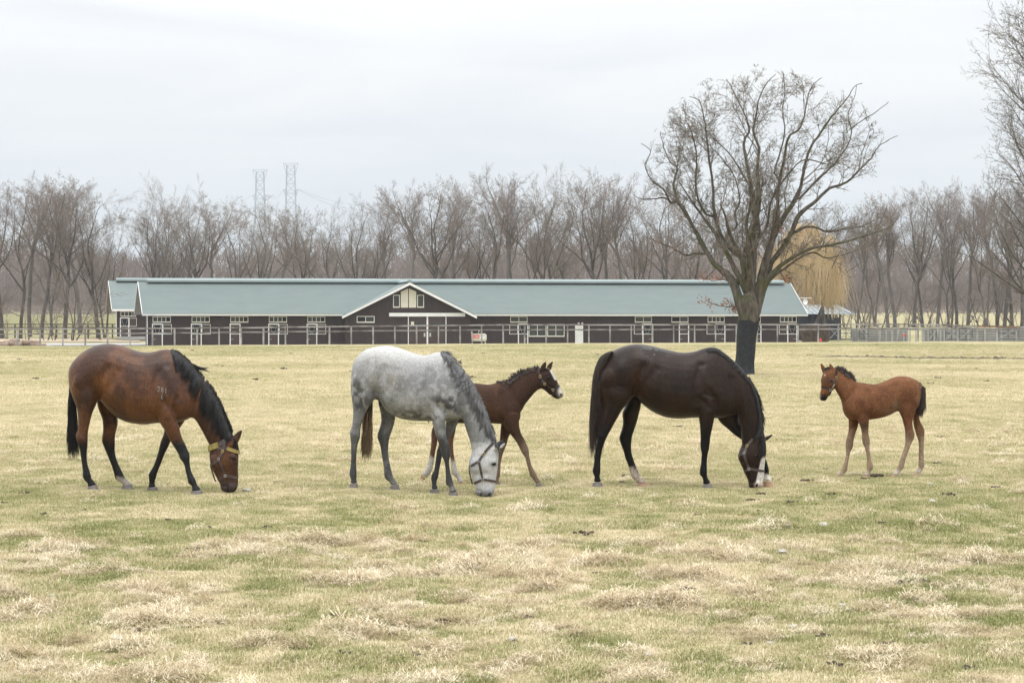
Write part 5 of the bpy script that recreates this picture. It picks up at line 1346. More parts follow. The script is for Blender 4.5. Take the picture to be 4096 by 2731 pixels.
# ---------------------------------------------------------------- dark foal behind the grey mare
def dark_foal():
    h = Horse('young_foal', 1640, 1400, 2.703, 28.42, 1930, -.1)
    h.loft([(265,480,262,600,.07),(300,420,282,700,.16),(370,375,380,765,.195,.05),(460,355,480,785,.2,.08),(560,350,580,792,.2,.08),(660,352,680,796,.2,.08),(760,362,780,796,.2,.1),(850,371,880,792,.19,.12),(930,354,972,797,.175,.2),(1000,352,1052,800,.16,.22),(1080,405,1130,790,.14,.15),(1140,500,1178,765,.115),(1185,600,1197,710,.07)])
    h.loft([(960,350,1120,740,.14,.2),(1000,348,1160,715,.13,.22),(1070,335,1217,640,.112,.22),(1130,292,1242,590,.098,.2),(1200,258,1286,535,.086,.18),(1280,222,1331,480,.077,.15),(1350,198,1375,435,.072,.1),(1410,188,1405,420,.07)])
    h.loft([(1390,190,1395,420,.07),(1440,192,1420,416,.078),(1490,193,1442,427,.086),(1530,222,1470,442,.084,-.1),(1560,270,1490,456,.074),(1585,320,1506,470,.063),(1606,370,1526,486,.056),(1631,420,1546,505,.052),(1651,455,1561,516,.049),(1658,482,1576,525,.043),(1650,508,1600,528,.03)])
    h.loft([(1405,225,1465,215,.024),(1410,185,1472,180,.02),(1430,150,1475,150,.015),(1458,124,1473,126,.008)], lat=-.055, n=14, sub=3)
    h.loft([(1475,200,1525,215,.024),(1485,165,1535,185,.02),(1510,140,1542,155,.014),(1544,116,1550,121,.007)], lat=.05, n=14, sub=3)
    h.leg([(980,660,1180,690,.08),(990,760,1180,785,.085),(1025,850,1187,850,.073),(1082,905,1206,908,.062),(1130,965,1236,960,.052),(1165,1020,1259,1010,.046),(1190,1070,1281,1060,.043),(1210,1112,1289,1108,.042),(1240,1152,1290,1142,.036),(1255,1200,1301,1190,.03),(1270,1260,1316,1246,.028),(1286,1310,1341,1291,.032),(1291,1345,1361,1330,.036),(1311,1375,1372,1358,.033),(1340,1410,1391,1386,.028),(1362,1445,1416,1426,.033)],
          -.09, ((1360,1450),(1418,1432),(1362,1478),(1442,1481)))
    h.leg([(990,690,1120,740,.07),(985,790,1120,858,.068),(977,880,1070,930,.06),(971,960,1050,1000,.05),(965,1040,1030,1060,.045),(957,1100,1008,1110,.037),(945,1200,985,1200,.028),(935,1290,978,1290,.03),(922,1350,976,1350,.034),(920,1400,958,1400,.029),(918,1428,968,1424,.033)], .09, ((918,1430),(968,1426),(913,1453),(975,1456)))
    h.leg([(340,520,560,600,.1),(360,620,560,660,.1),(382,720,558,732,.085),(402,800,508,802,.066),(405,880,490,880,.055),(404,930,478,932,.05),(412,990,468,990,.042),(425,1060,468,1060,.035),(432,1130,475,1130,.03),(440,1220,490,1213,.03),(445,1290,510,1278,.036),(452,1335,522,1313,.036),(485,1366,537,1344,.03),(510,1400,556,1379,.032),(525,1435,586,1415,.036)], -.09, ((522,1438),(588,1420),(525,1451),(601,1453)), 'hoof_tan')
    h.leg([(290,560,430,620,.09),(285,640,410,700,.085),(262,780,355,790,.07),(232,880,310,880,.06),(230,960,300,960,.05),(227,1020,290,1030,.042),(218,1090,273,1100,.036),(205,1170,265,1180,.03),(185,1240,250,1260,.032),(158,1290,235,1312,.036),(132,1330,205,1357,.034),(123,1346,178,1382,.03)], .09, ((120,1347),(168,1387),(112,1380),(145,1412)), 'hoof_tan', ground_it=False)
    for sg in (-1, 1):
        h.ball(1445, 370, 38, 50, .035, .058*sg); h.ball(1500, 285, 30, 28, .026, .06*sg); h.ball(1620, 470, 32, 30, .02, .036*sg)
    h.ball(1060, 640, 90, 120, .08, -.09, .2); h.ball(1060, 640, 90, 120, .08, .09, .2)
    sculpt = [([(975,780),(950,640),(980,480)], -.010, 22), ([(1225,620),(1150,540),(1080,420)], -.009, 22), ([(1050,830),(1010,760)], -.006, 14), ([(1500,400),(1560,420)], -.004, 10)]
    def coat(x, y, lat, co):
        n1 = fbm(co[:,0]*6, co[:,1]*6, co[:,2]*6, 51); n2 = fbm(co[:,0]*18, co[:,1]*18, co[:,2]*18, 52)
        C = np.tile(np.array([[.098,.049,.030]]), (len(x), 1))
        C = mixc(C, (.055,.032,.024), np.clip(sstep(.4,.65,n1)*.5+sstep(930,1000,x)*sstep(700,500,y)*.6,0,1))
        C = mixc(C, (.26,.185,.13), sstep(880,1120,y+(n2-.5)*90)*(x > 600))
        C = mixc(C, (.20,.11,.07), sstep(820,1000,y)*(x < 600)*.8)
        C = mixc(C, (.60,.57,.52), sstep(1165,1215,y+(n2-.5)*50+np.where(x<320,40,0))*(x < 620))
        C = mixc(C, (.035,.024,.021), np.clip(gauss(x,y,1500,310,60,60)+gauss(x,y,1595,500,40,40),0,1)*.85)
        C = mixc(C, (.80,.78,.75), sstep(0,8,(x-1500)*.86-(y-215)*.42-4)*sstep(205,225,y)*sstep(330,318,y-((x-1590)*.0))*.95*(x > 1505))
        C = mixc(C, (.72,.68,.65), np.clip(gauss(x,y,1632,440,30,60)*1.5,0,1)*.95*(lat < .06))
        C = mixc(C, (.03,.022,.02), (gauss(x,y,1195,900,24,40))*.7)
        return C*(.8+.40*n2)[:,None]
    h.finish(voxel=.0095, smooth=4, sculpt=sculpt, coat=coat, mat='coat_foal', gain=0.66, sat=.95)
    h.eye(1492, 297, .018); h.nostril(1632, 480, .009, .014, .4)
    h.halter([(1390,185),(1396,240),(1408,285),(1440,345),(1455,368)], [(1455,368),(1500,400),(1545,425)], [(1612,385),(1580,410),(1545,432)], None, (1408,286), (1455,367), (1545,430), mat='leather_black', wd=.018, metal2='brass')
    hl = [c for c in h.root.children if c.name.startswith('halter')][0]
    for far in (False, True):
        h.ribbon('jaw_strap', [(1545,432),(1545,470),(1543,498)], .018, 'leather_black', hl, far=far)
        h.ribbon('jaw_strap', [(1460,425),(1490,450),(1530,490)], .014, 'leather_black', hl, far=far)
    h.ring('ring', 1545, 500, .03, .03, 0, 'brass', hl, r=.003)
    h.locks('mane', [(945,352),(1000,348),(1070,336),(1130,290),(1200,256),(1280,220),(1350,196),(1400,188)], [(925,350),(970,335),(1060,315),(1095,262),(1180,215),(1265,195),(1340,178),(1390,172)], 800, 'hair_brown', 53, r=.0034, sag=.1, jit=9, surf=False, latj=.02, curl=.05, spread=1.0, clump=3)
    h.locks('mane', [(1000,352),(1070,342),(1130,296),(1200,262),(1280,226),(1350,203)], [(1000,365),(1080,370),(1140,330),(1210,290),(1290,250),(1350,225)], 260, 'hair_brown', 54, r=.005, sag=.1, jit=8)
    h.locks('forelock', [(1460,200),(1490,195)], [(1500,215),(1510,225)], 50, 'hair_brown', 55, r=.004, sag=.1, jit=7)
    h.locks('tail', [(268,470),(280,460)], [(210,760),(250,780)], 160, 'hair_brown', 56, r=.006, sag=-.05, jit=8, surf=False, lat=0, latj=.03)
    tag(h.root, 'dark brown foal with white blaze and white hind socks walking behind the grey mare', 'foal')
    return h
# ---------------------------------------------------------------- chestnut foal
def red_foal():
    h = Horse('young_foal', 3200, 1400, 2.8, 29.92, 3520, .25)
    h.loft([(1345,380,1353,470,.06),(1320,345,1338,600,.145),(1260,314,1275,695,.185,.04),(1190,294,1185,702,.2,.05),(1110,291,1092,685,.2,.06),(1040,308,1030,714,.2,.07),(970,338,960,744,.2,.08),(900,365,890,762,.2,.08),(830,380,820,774,.195,.1),(760,374,750,783,.185,.15),(690,363,680,786,.172,.2),(630,372,610,785,.158,.2),(570,440,550,775,.14,.12),(520,520,505,730,.11),(482,575,477,660,.07)])
    h.loft([(720,364,560,750,.14,.2),(680,362,520,720,.13,.22),(620,346,476,632,.116,.22),(575,302,460,562,.102,.2),(520,262,436,512,.088,.18),(465,229,411,470,.08,.14),(420,208,391,430,.075,.1)])
    h.loft([(400,195,395,330,.07),(330,195,405,300,.078),(272,240,404,335,.086),(243,300,400,375,.092),(237,340,391,412,.088),(238,380,373,441,.077),(238,420,353,471,.067),(232,455,336,496,.06),(224,490,319,516,.056),(217,525,304,536,.052),(228,555,297,556,.042),(245,567,280,568,.026)])
    h.loft([(250,250,300,230,.024),(236,205,282,190,.02),(229,165,262,168,.014),(230,142,240,146,.007)], lat=.03, n=14, sub=3)
    h.loft([(335,235,398,245,.024),(325,190,388,210,.022),(326,160,368,180,.016),(328,143,345,150,.007)], lat=-.045, n=14, sub=3)
    h.leg([(630,640,790,640,.08),(635,740,786,722,.08),(646,792,772,790,.07),(670,840,770,842,.06),(685,890,766,890,.052),(693,940,768,945,.046),(695,1000,782,1000,.043),(703,1050,783,1042,.042),(725,1092,778,1080,.036),(740,1150,785,1150,.03),(750,1220,798,1220,.029),(750,1270,812,1270,.034),(748,1310,819,1310,.036),(748,1340,801,1346,.03),(730,1370,786,1381,.03),(715,1397,776,1406,.033)], -.085, ((712,1405),(775,1411),(702,1426),(781,1429)), 'hoof_tan')
    h.leg([(520,650,680,700,.07),(536,740,666,790,.07),(545,802,655,822,.062),(545,870,640,880,.055),(535,940,616,950,.048),(518,1000,601,1015,.043),(510,1060,596,1062,.042),(512,1100,586,1102,.038),(515,1132,566,1137,.032),(510,1190,553,1190,.029),(495,1250,541,1255,.029),(478,1300,533,1306,.034),(460,1330,526,1350,.036),(440,1355,501,1377,.03),(416,1385,471,1407,.03)], .085, ((412,1388),(465,1411),(395,1419),(456,1427)), 'hoof_tan')
    h.leg([(1075,560,1310,580,.1),(1080,630,1300,650,.1),(1110,692,1292,700,.086),(1138,750,1270,752,.073),(1155,810,1260,812,.06),(1170,870,1265,870,.053),(1177,930,1281,930,.05),(1179,980,1282,972,.046),(1178,1030,1256,1030,.04),(1170,1080,1233,1082,.034),(1150,1140,1209,1152,.03),(1130,1200,1186,1212,.03),(1110,1260,1169,1277,.034),(1098,1300,1161,1317,.036),(1080,1330,1137,1347,.03),(1050,1360,1107,1382,.03),(1036,1390,1096,1407,.034)], -.09, ((1033,1396),(1096,1411),(1014,1422),(1096,1424)), 'hoof_tan')
    h.leg([(1220,560,1330,570,.08),(1230,640,1330,650,.08),(1262,720,1332,742,.07),(1268,800,1352,812,.06),(1278,860,1386,870,.052),(1295,920,1396,910,.05),(1310,970,1393,962,.045),(1325,1020,1391,1020,.038),(1330,1080,1386,1080,.032),(1330,1150,1386,1150,.03),(1327,1220,1389,1222,.033),(1325,1270,1393,1282,.036),(1325,1310,1380,1322,.03),(1305,1340,1367,1352,.03),(1290,1370,1351,1382,.033)], .09, ((1285,1378),(1346,1391),(1265,1401),(1346,1404)), 'hoof_tan')
    for sg in (-1, 1):
        h.ball(370, 370, 38, 50, .032, .062*sg); h.ball(335, 335, 30, 28, .026, .066*sg); h.ball(262, 530, 34, 32, .022, .036*sg)
    h.ball(660, 600, 95, 120, .08, -.10, -.2); h.ball(1220, 460, 110, 140, .08, -.12); h.ball(1220, 460, 110, 140, .08, .12)
    sculpt = [([(785,740),(790,620),(760,460)], -.011, 24), ([(1080,660),(1060,540),(1080,400)], -.012, 26), ([(480,600),(560,520),(640,420)], -.010, 24), ([(640,780),(560,740),(490,650)], -.010, 18), ([(700,560),(740,640)], .006, 40), ([(1180,880),(1230,760)], -.005, 14), ([(280,420),(340,430)], -.004, 12)]
    def coat(x, y, lat, co):
        n1 = fbm(co[:,0]*6, co[:,1]*6, co[:,2]*6, 61); n2 = fbm(co[:,0]*18, co[:,1]*18, co[:,2]*18, 62)
        C = np.tile(np.array([[.205,.090,.042]]), (len(x), 1))
        C = mixc(C, (.13,.052,.025), sstep(.42,.66,n1)*.6)
        C = mixc(C, (.30,.19,.125), np.clip(gauss(x,y,1090,620,40,50)+gauss(x,y,1000,690,90,40)*.6+gauss(x,y,1330,560,30,110)*.5,0,1)*.8)
        C = mixc(C, (.40,.295,.21), sstep(800,1080,y+(n2-.5)*110)*.9)
        C = mixc(C, (.15,.08,.05), gauss(x,y,740,1030,50,50)*.4+gauss(x,y,1240,970,50,60)*.6+gauss(x,y,550,1080,50,50)*.4)
        C = mixc(C, (.06,.045,.042), gauss(x,y,715,850,32,62)*.85)
        C = mixc(C, (.58,.52,.45), np.clip(sstep(1315,1360,y+(n2-.5)*40)*(x > 1000)+sstep(1340,1390,y+(n2-.5)*40)*(x < 850)*.7,0,1))
        C = mixc(C, (.11,.055,.038), gauss(x,y,330,345,65,55)*.8)
        C = mixc(C, (.018,.016,.017), np.clip(gauss(x,y,262,535,42,36)*1.6,0,1)*.95)
        C = mixc(C, (.25,.105,.05), sstep(400,440,y)*sstep(505,470,y)*(x < 345)*.8)
        C = mixc(C, (.6,.55,.5), gauss(x,y,277,280,7,10)*.9+gauss(x,y,226,520,7,16)*.9)
        return C*(.78+.44*n2)[:,None]
    h.finish(voxel=.0095, smooth=4, sculpt=sculpt, coat=coat, mat='coat_foal', gain=0.76, sat=.98)
    h.eye(350, 347, .019); h.eye(242, 340, .014); h.nostril(258, 518, .012, .018, -.2)
    h.halter([(402,225),(404,270),(404,310),(385,370)], [(385,370),(365,410),(340,440)], [(240,412),(280,418),(315,432),(338,448)], None, (402,308), None, (337,447), mat='leather_black', wd=.018)
    hl = [c for c in h.root.children if c.name.startswith('halter')][0]
    for far in (False, True):
        h.ribbon('jaw_strap', [(338,450),(342,480),(325,508)], .016, 'leather_black', hl, far=far)
    h.ribbon('name_plate', [(383,378),(372,400),(356,420)], .016, 'nickel', hl, thick=.003, off=.009)
    h.locks('mane', [(405,205),(450,220),(500,248),(550,285),(590,320),(625,350)], [(400,180),(450,180),(510,205),(560,240),(600,275),(612,330)], 760, 'hair_brown', 63, r=.0034, sag=.05, jit=9, surf=False, latj=.022, curl=.05, spread=1.0, clump=3)
    h.locks('mane', [(430,215),(500,252),(560,297),(610,342)], [(440,240),(510,280),(565,320),(610,360)], 160, 'hair_brown', 64, r=.005, sag=.1, jit=8)
    h.locks('forelock', [(285,200),(320,190),(345,200)], [(270,225),(295,230),(320,225)], 90, 'hair_brown', 65, r=.004, sag=.1, jit=8)
    h.locks('tail', [(1338,362),(1352,375),(1362,395)], [(1345,600),(1375,600),(1402,580)], 320, 'hair_straw', 66, r=.006, sag=.12, jit=7, surf=False, lat=-.02, latj=.03, spread=1.0)
    h.locks('tail', [(1362,450),(1380,440),(1398,460)], [(1318,720),(1348,765),(1385,700)], 700, 'hair_brown', 67, r=.0045, sag=.02, jit=10, surf=False, lat=-.03, latj=.04, spread=1.0, curl=.02, rj=40)
    tag(h.root, 'reddish brown foal with pale legs standing alone facing the mares', 'foal')
    return h
bay_mare(); grey_mare(); dark_foal(); dark_mare(); red_foal()
# ================================================================== trees
def norm3(x, y, z):
    l = math.sqrt(x*x+y*y+z*z) or 1.0
    return x/l, y/l, z/l

class Grow:
    """collects branch segments: thick ones become the trunk mesh, thin ones the crown"""
    def __init__(s, seed):
        s.r = random.Random(seed); s.tr = []; s.cr = []
    def branch(s, p, d, length, rad, lvl, cfg):
        r = s.r; c = cfg[lvl]
        n = max(2, int(round(length/c['seg']))); L_ = length/n
        pts = [p]; x, y, z = p; dx, dy, dz = d
        end = c.get('end', .35)
        for i in range(n):
            w_ = c['wig']; dx, dy, dz = norm3(dx+r.gauss(0, w_), dy+r.gauss(0, w_), dz+r.gauss(0, w_)*.7+c['up'])
            nx, ny, nz = x+dx*L_, y+dy*L_, z+dz*L_
            r0 = rad*(1-(1-end)*i/n); r1 = rad*(1-(1-end)*(i+1)/n)
            (s.tr if lvl <= cfg[0].get('tl', 0) else s.cr).append((x, y, z, nx, ny, nz, r0, r1))
            x, y, z = nx, ny, nz; pts.append((x, y, z))
            t = (i+1)/n
            if lvl+1 < len(cfg) and t > c['bare']:
                k = c['kids']/n/(1-c['bare']+1e-6); k = int(k)+(1 if r.random() < k-int(k) else 0)
                for _ in range(k):
                    az = r.uniform(0, 6.283); an = r.uniform(*c['ang'])
                    # perpendicular frame
                    ax, ay, az_ = (0, 0, 1) if abs(dz) < .9 else (1, 0, 0)
                    ex, ey, ez = norm3(dy*az_-dz*ay, dz*ax-dx*az_, dx*ay-dy*ax)
                    fx, fy, fz = dy*ez-dz*ey, dz*ex-dx*ez, dx*ey-dy*ex
                    ca, sa = math.cos(an), math.sin(an); cz, sz = math.cos(az), math.sin(az)
                    nd = norm3(dx*ca+(ex*cz+fx*sz)*sa, dy*ca+(ey*cz+fy*sz)*sa, dz*ca+(ez*cz+fz*sz)*sa)
                    ll = length*r.uniform(*c['len'])*(1.15-.55*t if lvl else 1)
                    rr = max(r1*r.uniform(.45, .7), cfg[lvl+1].get('minr', .006))
                    s.branch((x, y, z), nd, ll, rr, lvl+1, cfg)
        return (x, y, z), (dx, dy, dz), pts
    def meshes(s, name_t, name_c, mt, mc, root, nt_=7, thin=0.0):
        if s.tr:
            A = np.array(s.tr); V, Q = seg_mesh(A[:, :3], A[:, 3:6], A[:, 6], A[:, 7], nt_); np_mesh(name_t, V, Q, mt, root, smooth=True)
        if s.cr:
            A = np.array(s.cr)
            big = A[:, 6] > .035
            Vs = []; Qs = []; off = 0
            hair = A[:, 6] < thin
            for m, k in ((big, 5), (~big & ~hair, 3), (hair, 0)):
                if m.any() and k == 0:
                    V, Q = seg_ribbon(A[m, :3], A[m, 3:6], A[m, 6], A[m, 7]); Vs.append(V); Qs.append(Q+off); off += len(V)
                elif m.any():
                    V, Q = seg_mesh(A[m, :3], A[m, 3:6], A[m, 6], A[m, 7], k); Vs.append(V); Qs.append(Q+off); off += len(V)
            np_mesh(name_c, np.concatenate(Vs), np.concatenate(Qs), mc, root)

def proto_tree(seed, Ht, stems=1, fork=.34, spread=.36, mt='bark_dark', mc='twig', dens=1.0):
    g = Grow(seed); r = g.r
    root = empty('bare_tree')
    for k in range(stems):
        az = r.uniform(0, 6.28); ln = .05 if stems == 1 else .16
        d = norm3(math.cos(az)*ln, math.sin(az)*ln*.6, 1)
        fh = Ht*fork*r.uniform(.85, 1.15)/(1 if stems == 1 else 1.6)
        cfg0 = [dict(seg=.9, wig=.035, up=.02, bare=2, kids=0, ang=(0, 0), len=(0, 0), end=.72, tl=0)]
        R0 = Ht*.0135*(1 if stems == 1 else .75)
        b = (math.cos(az)*(.0 if stems == 1 else .35), math.sin(az)*(.0 if stems == 1 else .3), -.6)
        g.tr.append((*b, b[0], b[1], .25, R0*1.5, R0*1.05))
        p, d, _ = g.branch((b[0], b[1], .25), d, fh, R0, 0, cfg0)
        lim = [dict(seg=.8, wig=.10, up=.04, bare=.16, kids=10*dens, ang=(.35, .85), len=(.22, .42), end=.14, tl=0),
               dict(seg=.55, wig=.12, up=.05, bare=.12, kids=8*dens, ang=(.35, .9), len=(.24, .45), end=.2, minr=.03),
               dict(seg=.4, wig=.14, up=.05, bare=.1, kids=11*dens, ang=(.35, .95), len=(.38, .7), end=.35, minr=.015),
               dict(seg=.45, wig=.12, up=.03, bare=2, kids=0, ang=(0, 0), len=(0, 0), end=.6, minr=.012)]
        # a wandering leader carried to the top, with big limbs leaving it at staggered heights
        LL = Ht-p[2]
        e_, d_, lp = g.branch(p, norm3(d[0]+r.uniform(-.12, .12), d[1]+r.uniform(-.12, .12), 1), LL*r.uniform(.92, 1.02), R0*.68, 0, lim)
        m = r.randint(4, 6) if stems == 1 else r.randint(2, 4)
        a0 = r.uniform(0, 6.28)
        for q in range(m):
            a = a0+6.283*q/m*1.0+r.uniform(-.5, .5); fr = (q/m)*.42*r.uniform(.6, 1.2); sp = lp[min(len(lp)-2, int(fr*len(lp)))]
            t = spread*r.uniform(.75, 1.35)
            dd = norm3(math.cos(a)*t, math.sin(a)*t, 1)
            g.branch(sp, dd, (Ht-sp[2])*r.uniform(.72, .95), R0*.55*(1-fr*.8)*r.uniform(.75, 1.05), 0, lim)
        # a few low side branches on the trunk
        for q in range(r.randint(1, 3)):
            a = r.uniform(0, 6.28); zz = r.uniform(.45, .95)
            g.branch((b[0]+(p[0]-b[0])*zz, b[1]+(p[1]-b[1])*zz, p[2]*zz), norm3(math.cos(a), math.sin(a), .5), Ht*r.uniform(.12, .22), R0*.3, 1, lim)
    g.meshes('trunk', 'crown', M[mt], M[mc], root, thin=.022)
    return root

def scrub_proto(seed, Ht):
    g = Grow(seed); r = g.r; root = empty('sapling')
    lim = [dict(seg=.5, wig=.1, up=.03, bare=.2, kids=6, ang=(.4, 1.0), len=(.3, .5), end=.3, tl=0),
           dict(seg=.35, wig=.12, up=.03, bare=.1, kids=6, ang=(.4, 1.0), len=(.3, .55), end=.4, minr=.014),
           dict(seg=.3, wig=.12, up=.02, bare=2, kids=0, ang=(0, 0), len=(0, 0), end=.6, minr=.010)]
    for q in range(r.randint(3, 5)):
        a = r.uniform(0, 6.28); g.branch((math.cos(a)*.1, math.sin(a)*.1, -.2), norm3(math.cos(a)*r.uniform(.2, .7), math.sin(a)*.4, 1), Ht*r.uniform(.6, 1), .05, 0, lim)
    g.meshes('stem', 'crown', M['bark_dark'], M['twig'], root)
    return root

PROT = [proto_tree(101, 24, 1, .36, .50), proto_tree(102, 24, 1, .30, .58), proto_tree(103, 24, 2, .40, .40, 'bark_dark', 'twig'), proto_tree(104, 24, 1, .42, .42, 'bark_grey', 'twig_red'),
        proto_tree(105, 24, 1, .26, .68, 'bark_dark', 'twig'), proto_tree(106, 24, 2, .34, .44, 'bark_grey', 'twig'), proto_tree(107, 24, 1, .48, .38, 'bark_grey', 'twig_red')]
PH = [24.0]*len(PROT)
def real_h(root):
    return max(max(v.co.z for v in c.data.vertices) for c in root.children)
PH = [real_h(p) for p in PROT]
used = [False]*len(PROT)
rt = random.Random(77)
def put_tree(k, u, vtop, Y, label, group, wide=1.0, rz=None):
    X = (u-2048)*Y/F; z = gz(X, Y); ht = un(u, vtop, Y).z-z
    o = PROT[k] if not used[k] else copy_tree(PROT[k])
    used[k] = True
    sc_ = ht/PH[k]
    o.location = (X, Y, z); o.rotation_euler = (0, 0, rt.uniform(0, 6.28) if rz is None else rz); wide = wide*rt.uniform(.95, 1.2); o.scale = (sc_*wide, sc_*wide, sc_)
    KIND = ('bare tree forking at mid height', 'broad bare tree forking low', 'dark twin-stemmed bare tree', 'slim grey-barked bare tree', 'wide bare tree spreading from near the ground', 'grey twin-stemmed bare tree', 'narrow bare tree with a long clear trunk')
    tag(o, KIND[k]+label, 'tree', group)
GL = ' among those left of the stable'
for k, u, vt, Y in ((3, -70, 690, 330), (1, 8, 688, 338), (0, 82, 672, 334), (6, 120, 690, 352), (3, 166, 668, 340), (5, 204, 690, 362), (1, 258, 676, 336), (6, 320, 715, 372), (4, 392, 738, 338)):
    put_tree(k, u, vt, Y, GL, 'bare trees left of the stable')
for Y, u, vt in ((345, 422, 800),):
    put_tree(5, u, vt, Y, ' close beside the rear stable block', 'bare trees left of the stable')
GM = ' in the row behind the green stable roof'
for k, u, vt, Y in ((2, 620, 682, 335), (0, 668, 700, 350), (5, 722, 694, 338), (1, 806, 762, 345), (6, 862, 800, 372), (4, 935, 775, 352), (4, 1020, 772, 330), (6, 1100, 815, 378), (1, 1215, 800, 356), (0, 1310, 785, 345),
                    (4, 1440, 772, 332), (2, 1492, 775, 340), (3, 1570, 740, 372), (6, 1640, 715, 366), (1, 1706, 684, 338), (5, 1775, 705, 345), (3, 1850, 690, 368), (2, 1905, 690, 352), (0, 1962, 648, 340), (6, 2022, 660, 366), (3, 2075, 680, 350),
                    (2, 2150, 652, 338), (0, 2190, 640, 345), (5, 2255, 690, 362), (1, 2370, 648, 340), (3, 2440, 662, 346), (6, 2505, 690, 368), (2, 2565, 680, 345), (1, 2640, 700, 356), (5, 2720, 735, 350), (0, 2800, 760, 362), (3, 2890, 770, 372), (2, 2985, 790, 366), (6, 3070, 790, 380), (1, 3165, 800, 395)):
    put_tree(k, u, vt, Y, GM, 'bare trees behind the stable')
GR = ' in the grove behind the holding pens'
for k, u, vt, Y in ((6, 3255, 800, 430), (0, 3345, 810, 440), (3, 3430, 790, 425), (5, 3500, 780, 440), (6, 3551, 770, 420), (3, 3580, 735, 424), (1, 3655, 730, 418), (4, 3690, 760, 430), (6, 3750, 715, 428), (2, 3802, 695, 418), (0, 3826, 705, 424), (3, 3872, 700, 430), (5, 3946, 715, 420), (6, 3990, 720, 436), (1, 4018, 700, 424), (3, 4048, 710, 432), (0, 4088, 690, 420), (2, 4160, 690, 424), (5, 4230, 700, 430)):
    put_tree(k, u, vt, Y, GR, 'grove behind the pens')
# small leafless saplings under the trees
SP = [scrub_proto(201, 4.0), scrub_proto(202, 5.0), scrub_proto(203, 3.5)]
su = [False]*3
for k, u, Y, s_ in ((0, 3425, 290, 1.35), (1, 3432, 300, 1.5), (2, 3610, 415, 1), (0, 3665, 410, 1), (1, 3720, 412, 1), (2, 3770, 408, 1), (0, 3845, 412, 1.1), (1, 3905, 410, 1), (2, 3965, 408, 1), (1, 4030, 410, 1), (0, 4075, 412, 1), (1, 3520, 414, 1.7), (0, 3565, 428, 2.0), (2, 3630, 432, 2.2), (1, 3700, 436, 2.0), (0, 3780, 434, 2.3), (2, 3860, 436, 2.2), (1, 3925, 432, 2.0), (0, 3985, 430, 2.2), (2, 4060, 434, 2.3), (1, 3470, 430, 1.9), (0, 3380, 436, 2.0),
                    (0, 108, 318, 1), (1, 185, 322, 1.1), (2, 215, 320, 1.2), (1, 290, 318, 2.0), (0, 402, 322, 1.2), (2, 350, 330, 1.1), (0, 30, 330, 1.1)):
    o = SP[k] if not su[k] else copy_tree(SP[k]); su[k] = True
    X = (u-2048)*Y/F; o.location = (X, Y, gz(X, Y)); o.rotation_euler = (0, 0, rt.uniform(0, 6)); o.scale = (s_, s_, s_)
    if u > 3000: tag(o, 'small leafless sapling under the bare trees behind the holding pens', 'sapling', 'saplings behind the pens')
    else: tag(o, 'small leafless sapling under the bare trees left of the stable', 'sapling', 'saplings left of the stable')

# ------------------------------------------------------------------ the big oak in the pasture
def mat_oak():
    m, t, b = mat_base('oak_bark'); nd = t.nodes.new; lk = t.links.new
    tc = nd('ShaderNodeTexCoord'); mp = nd('ShaderNodeMapping'); mp.inputs['Scale'].default_value = (1, 1, .25); lk(tc.outputs['Object'], mp.inputs[0])
    n = nd('ShaderNodeTexNoise'); n.inputs['Scale'].default_value = 9; n.inputs['Detail'].default_value = 7; lk(mp.outputs[0], n.inputs['Vector'])
    r = nd('ShaderNodeValToRGB'); e = r.color_ramp.elements; e[0].position = .3; e[0].color = (.035, .030, .023, 1); e[1].position = .72; e[1].color = (.17, .152, .128, 1)
    lk(n.outputs['Fac'], r.inputs[0])
    n2 = nd('ShaderNodeTexNoise'); n2.inputs['Scale'].default_value = 1.7; n2.inputs['Detail'].default_value = 4; lk(tc.outputs['Object'], n2.inputs['Vector'])
    r2 = nd('ShaderNodeValToRGB'); r2.color_ramp.elements[0].position = .5; r2.color_ramp.elements[1].position = .66; lk(n2.outputs['Fac'], r2.inputs[0])
    mx = nd('ShaderNodeMix'); mx.data_type = 'RGBA'; lk(r2.outputs[0], mx.inputs[0]); lk(r.outputs[0], mx.inputs[6]); mx.inputs[7].default_value = (.075, .078, .038, 1)
    lk(mx.outputs[2], b.inputs['Base Color']); b.inputs['Roughness'].default_value = .95; set_spec(b, .15)
    bp = nd('ShaderNodeBump'); bp.inputs['Strength'].default_value = .8; bp.inputs['Distance'].default_value = .04; lk(n.outputs['Fac'], bp.inputs['Height']); lk(bp.outputs[0], b.inputs['Normal'])
    return m
M['oak_bark'] = mat_oak()
M['oak_twig'] = mat_noise('oak_twig', (.105, .092, .074), (.235, .21, .178), 2.0, .9)
M['netting'] = mat_noise('netting', (.012, .013, .016), (.028, .030, .035), 6, .75, bump=.3, bscale=60)
M['dead_leaf'] = mat_noise('dead_leaf', (.20, .075, .035), (.36, .16, .085), 6, .8)
OYd = 90.0
OB = un(2978, 1502, OYd)
OB.z = gz(OB.x, OYd)
oak = empty('oak_tree', OB); tag(oak, 'large leafless oak with black netting round its trunk in the pasture', 'tree')
def oc(x, y): return 2500+x/1.285, 200+y/1.285
k_ = OYd/F/1.285
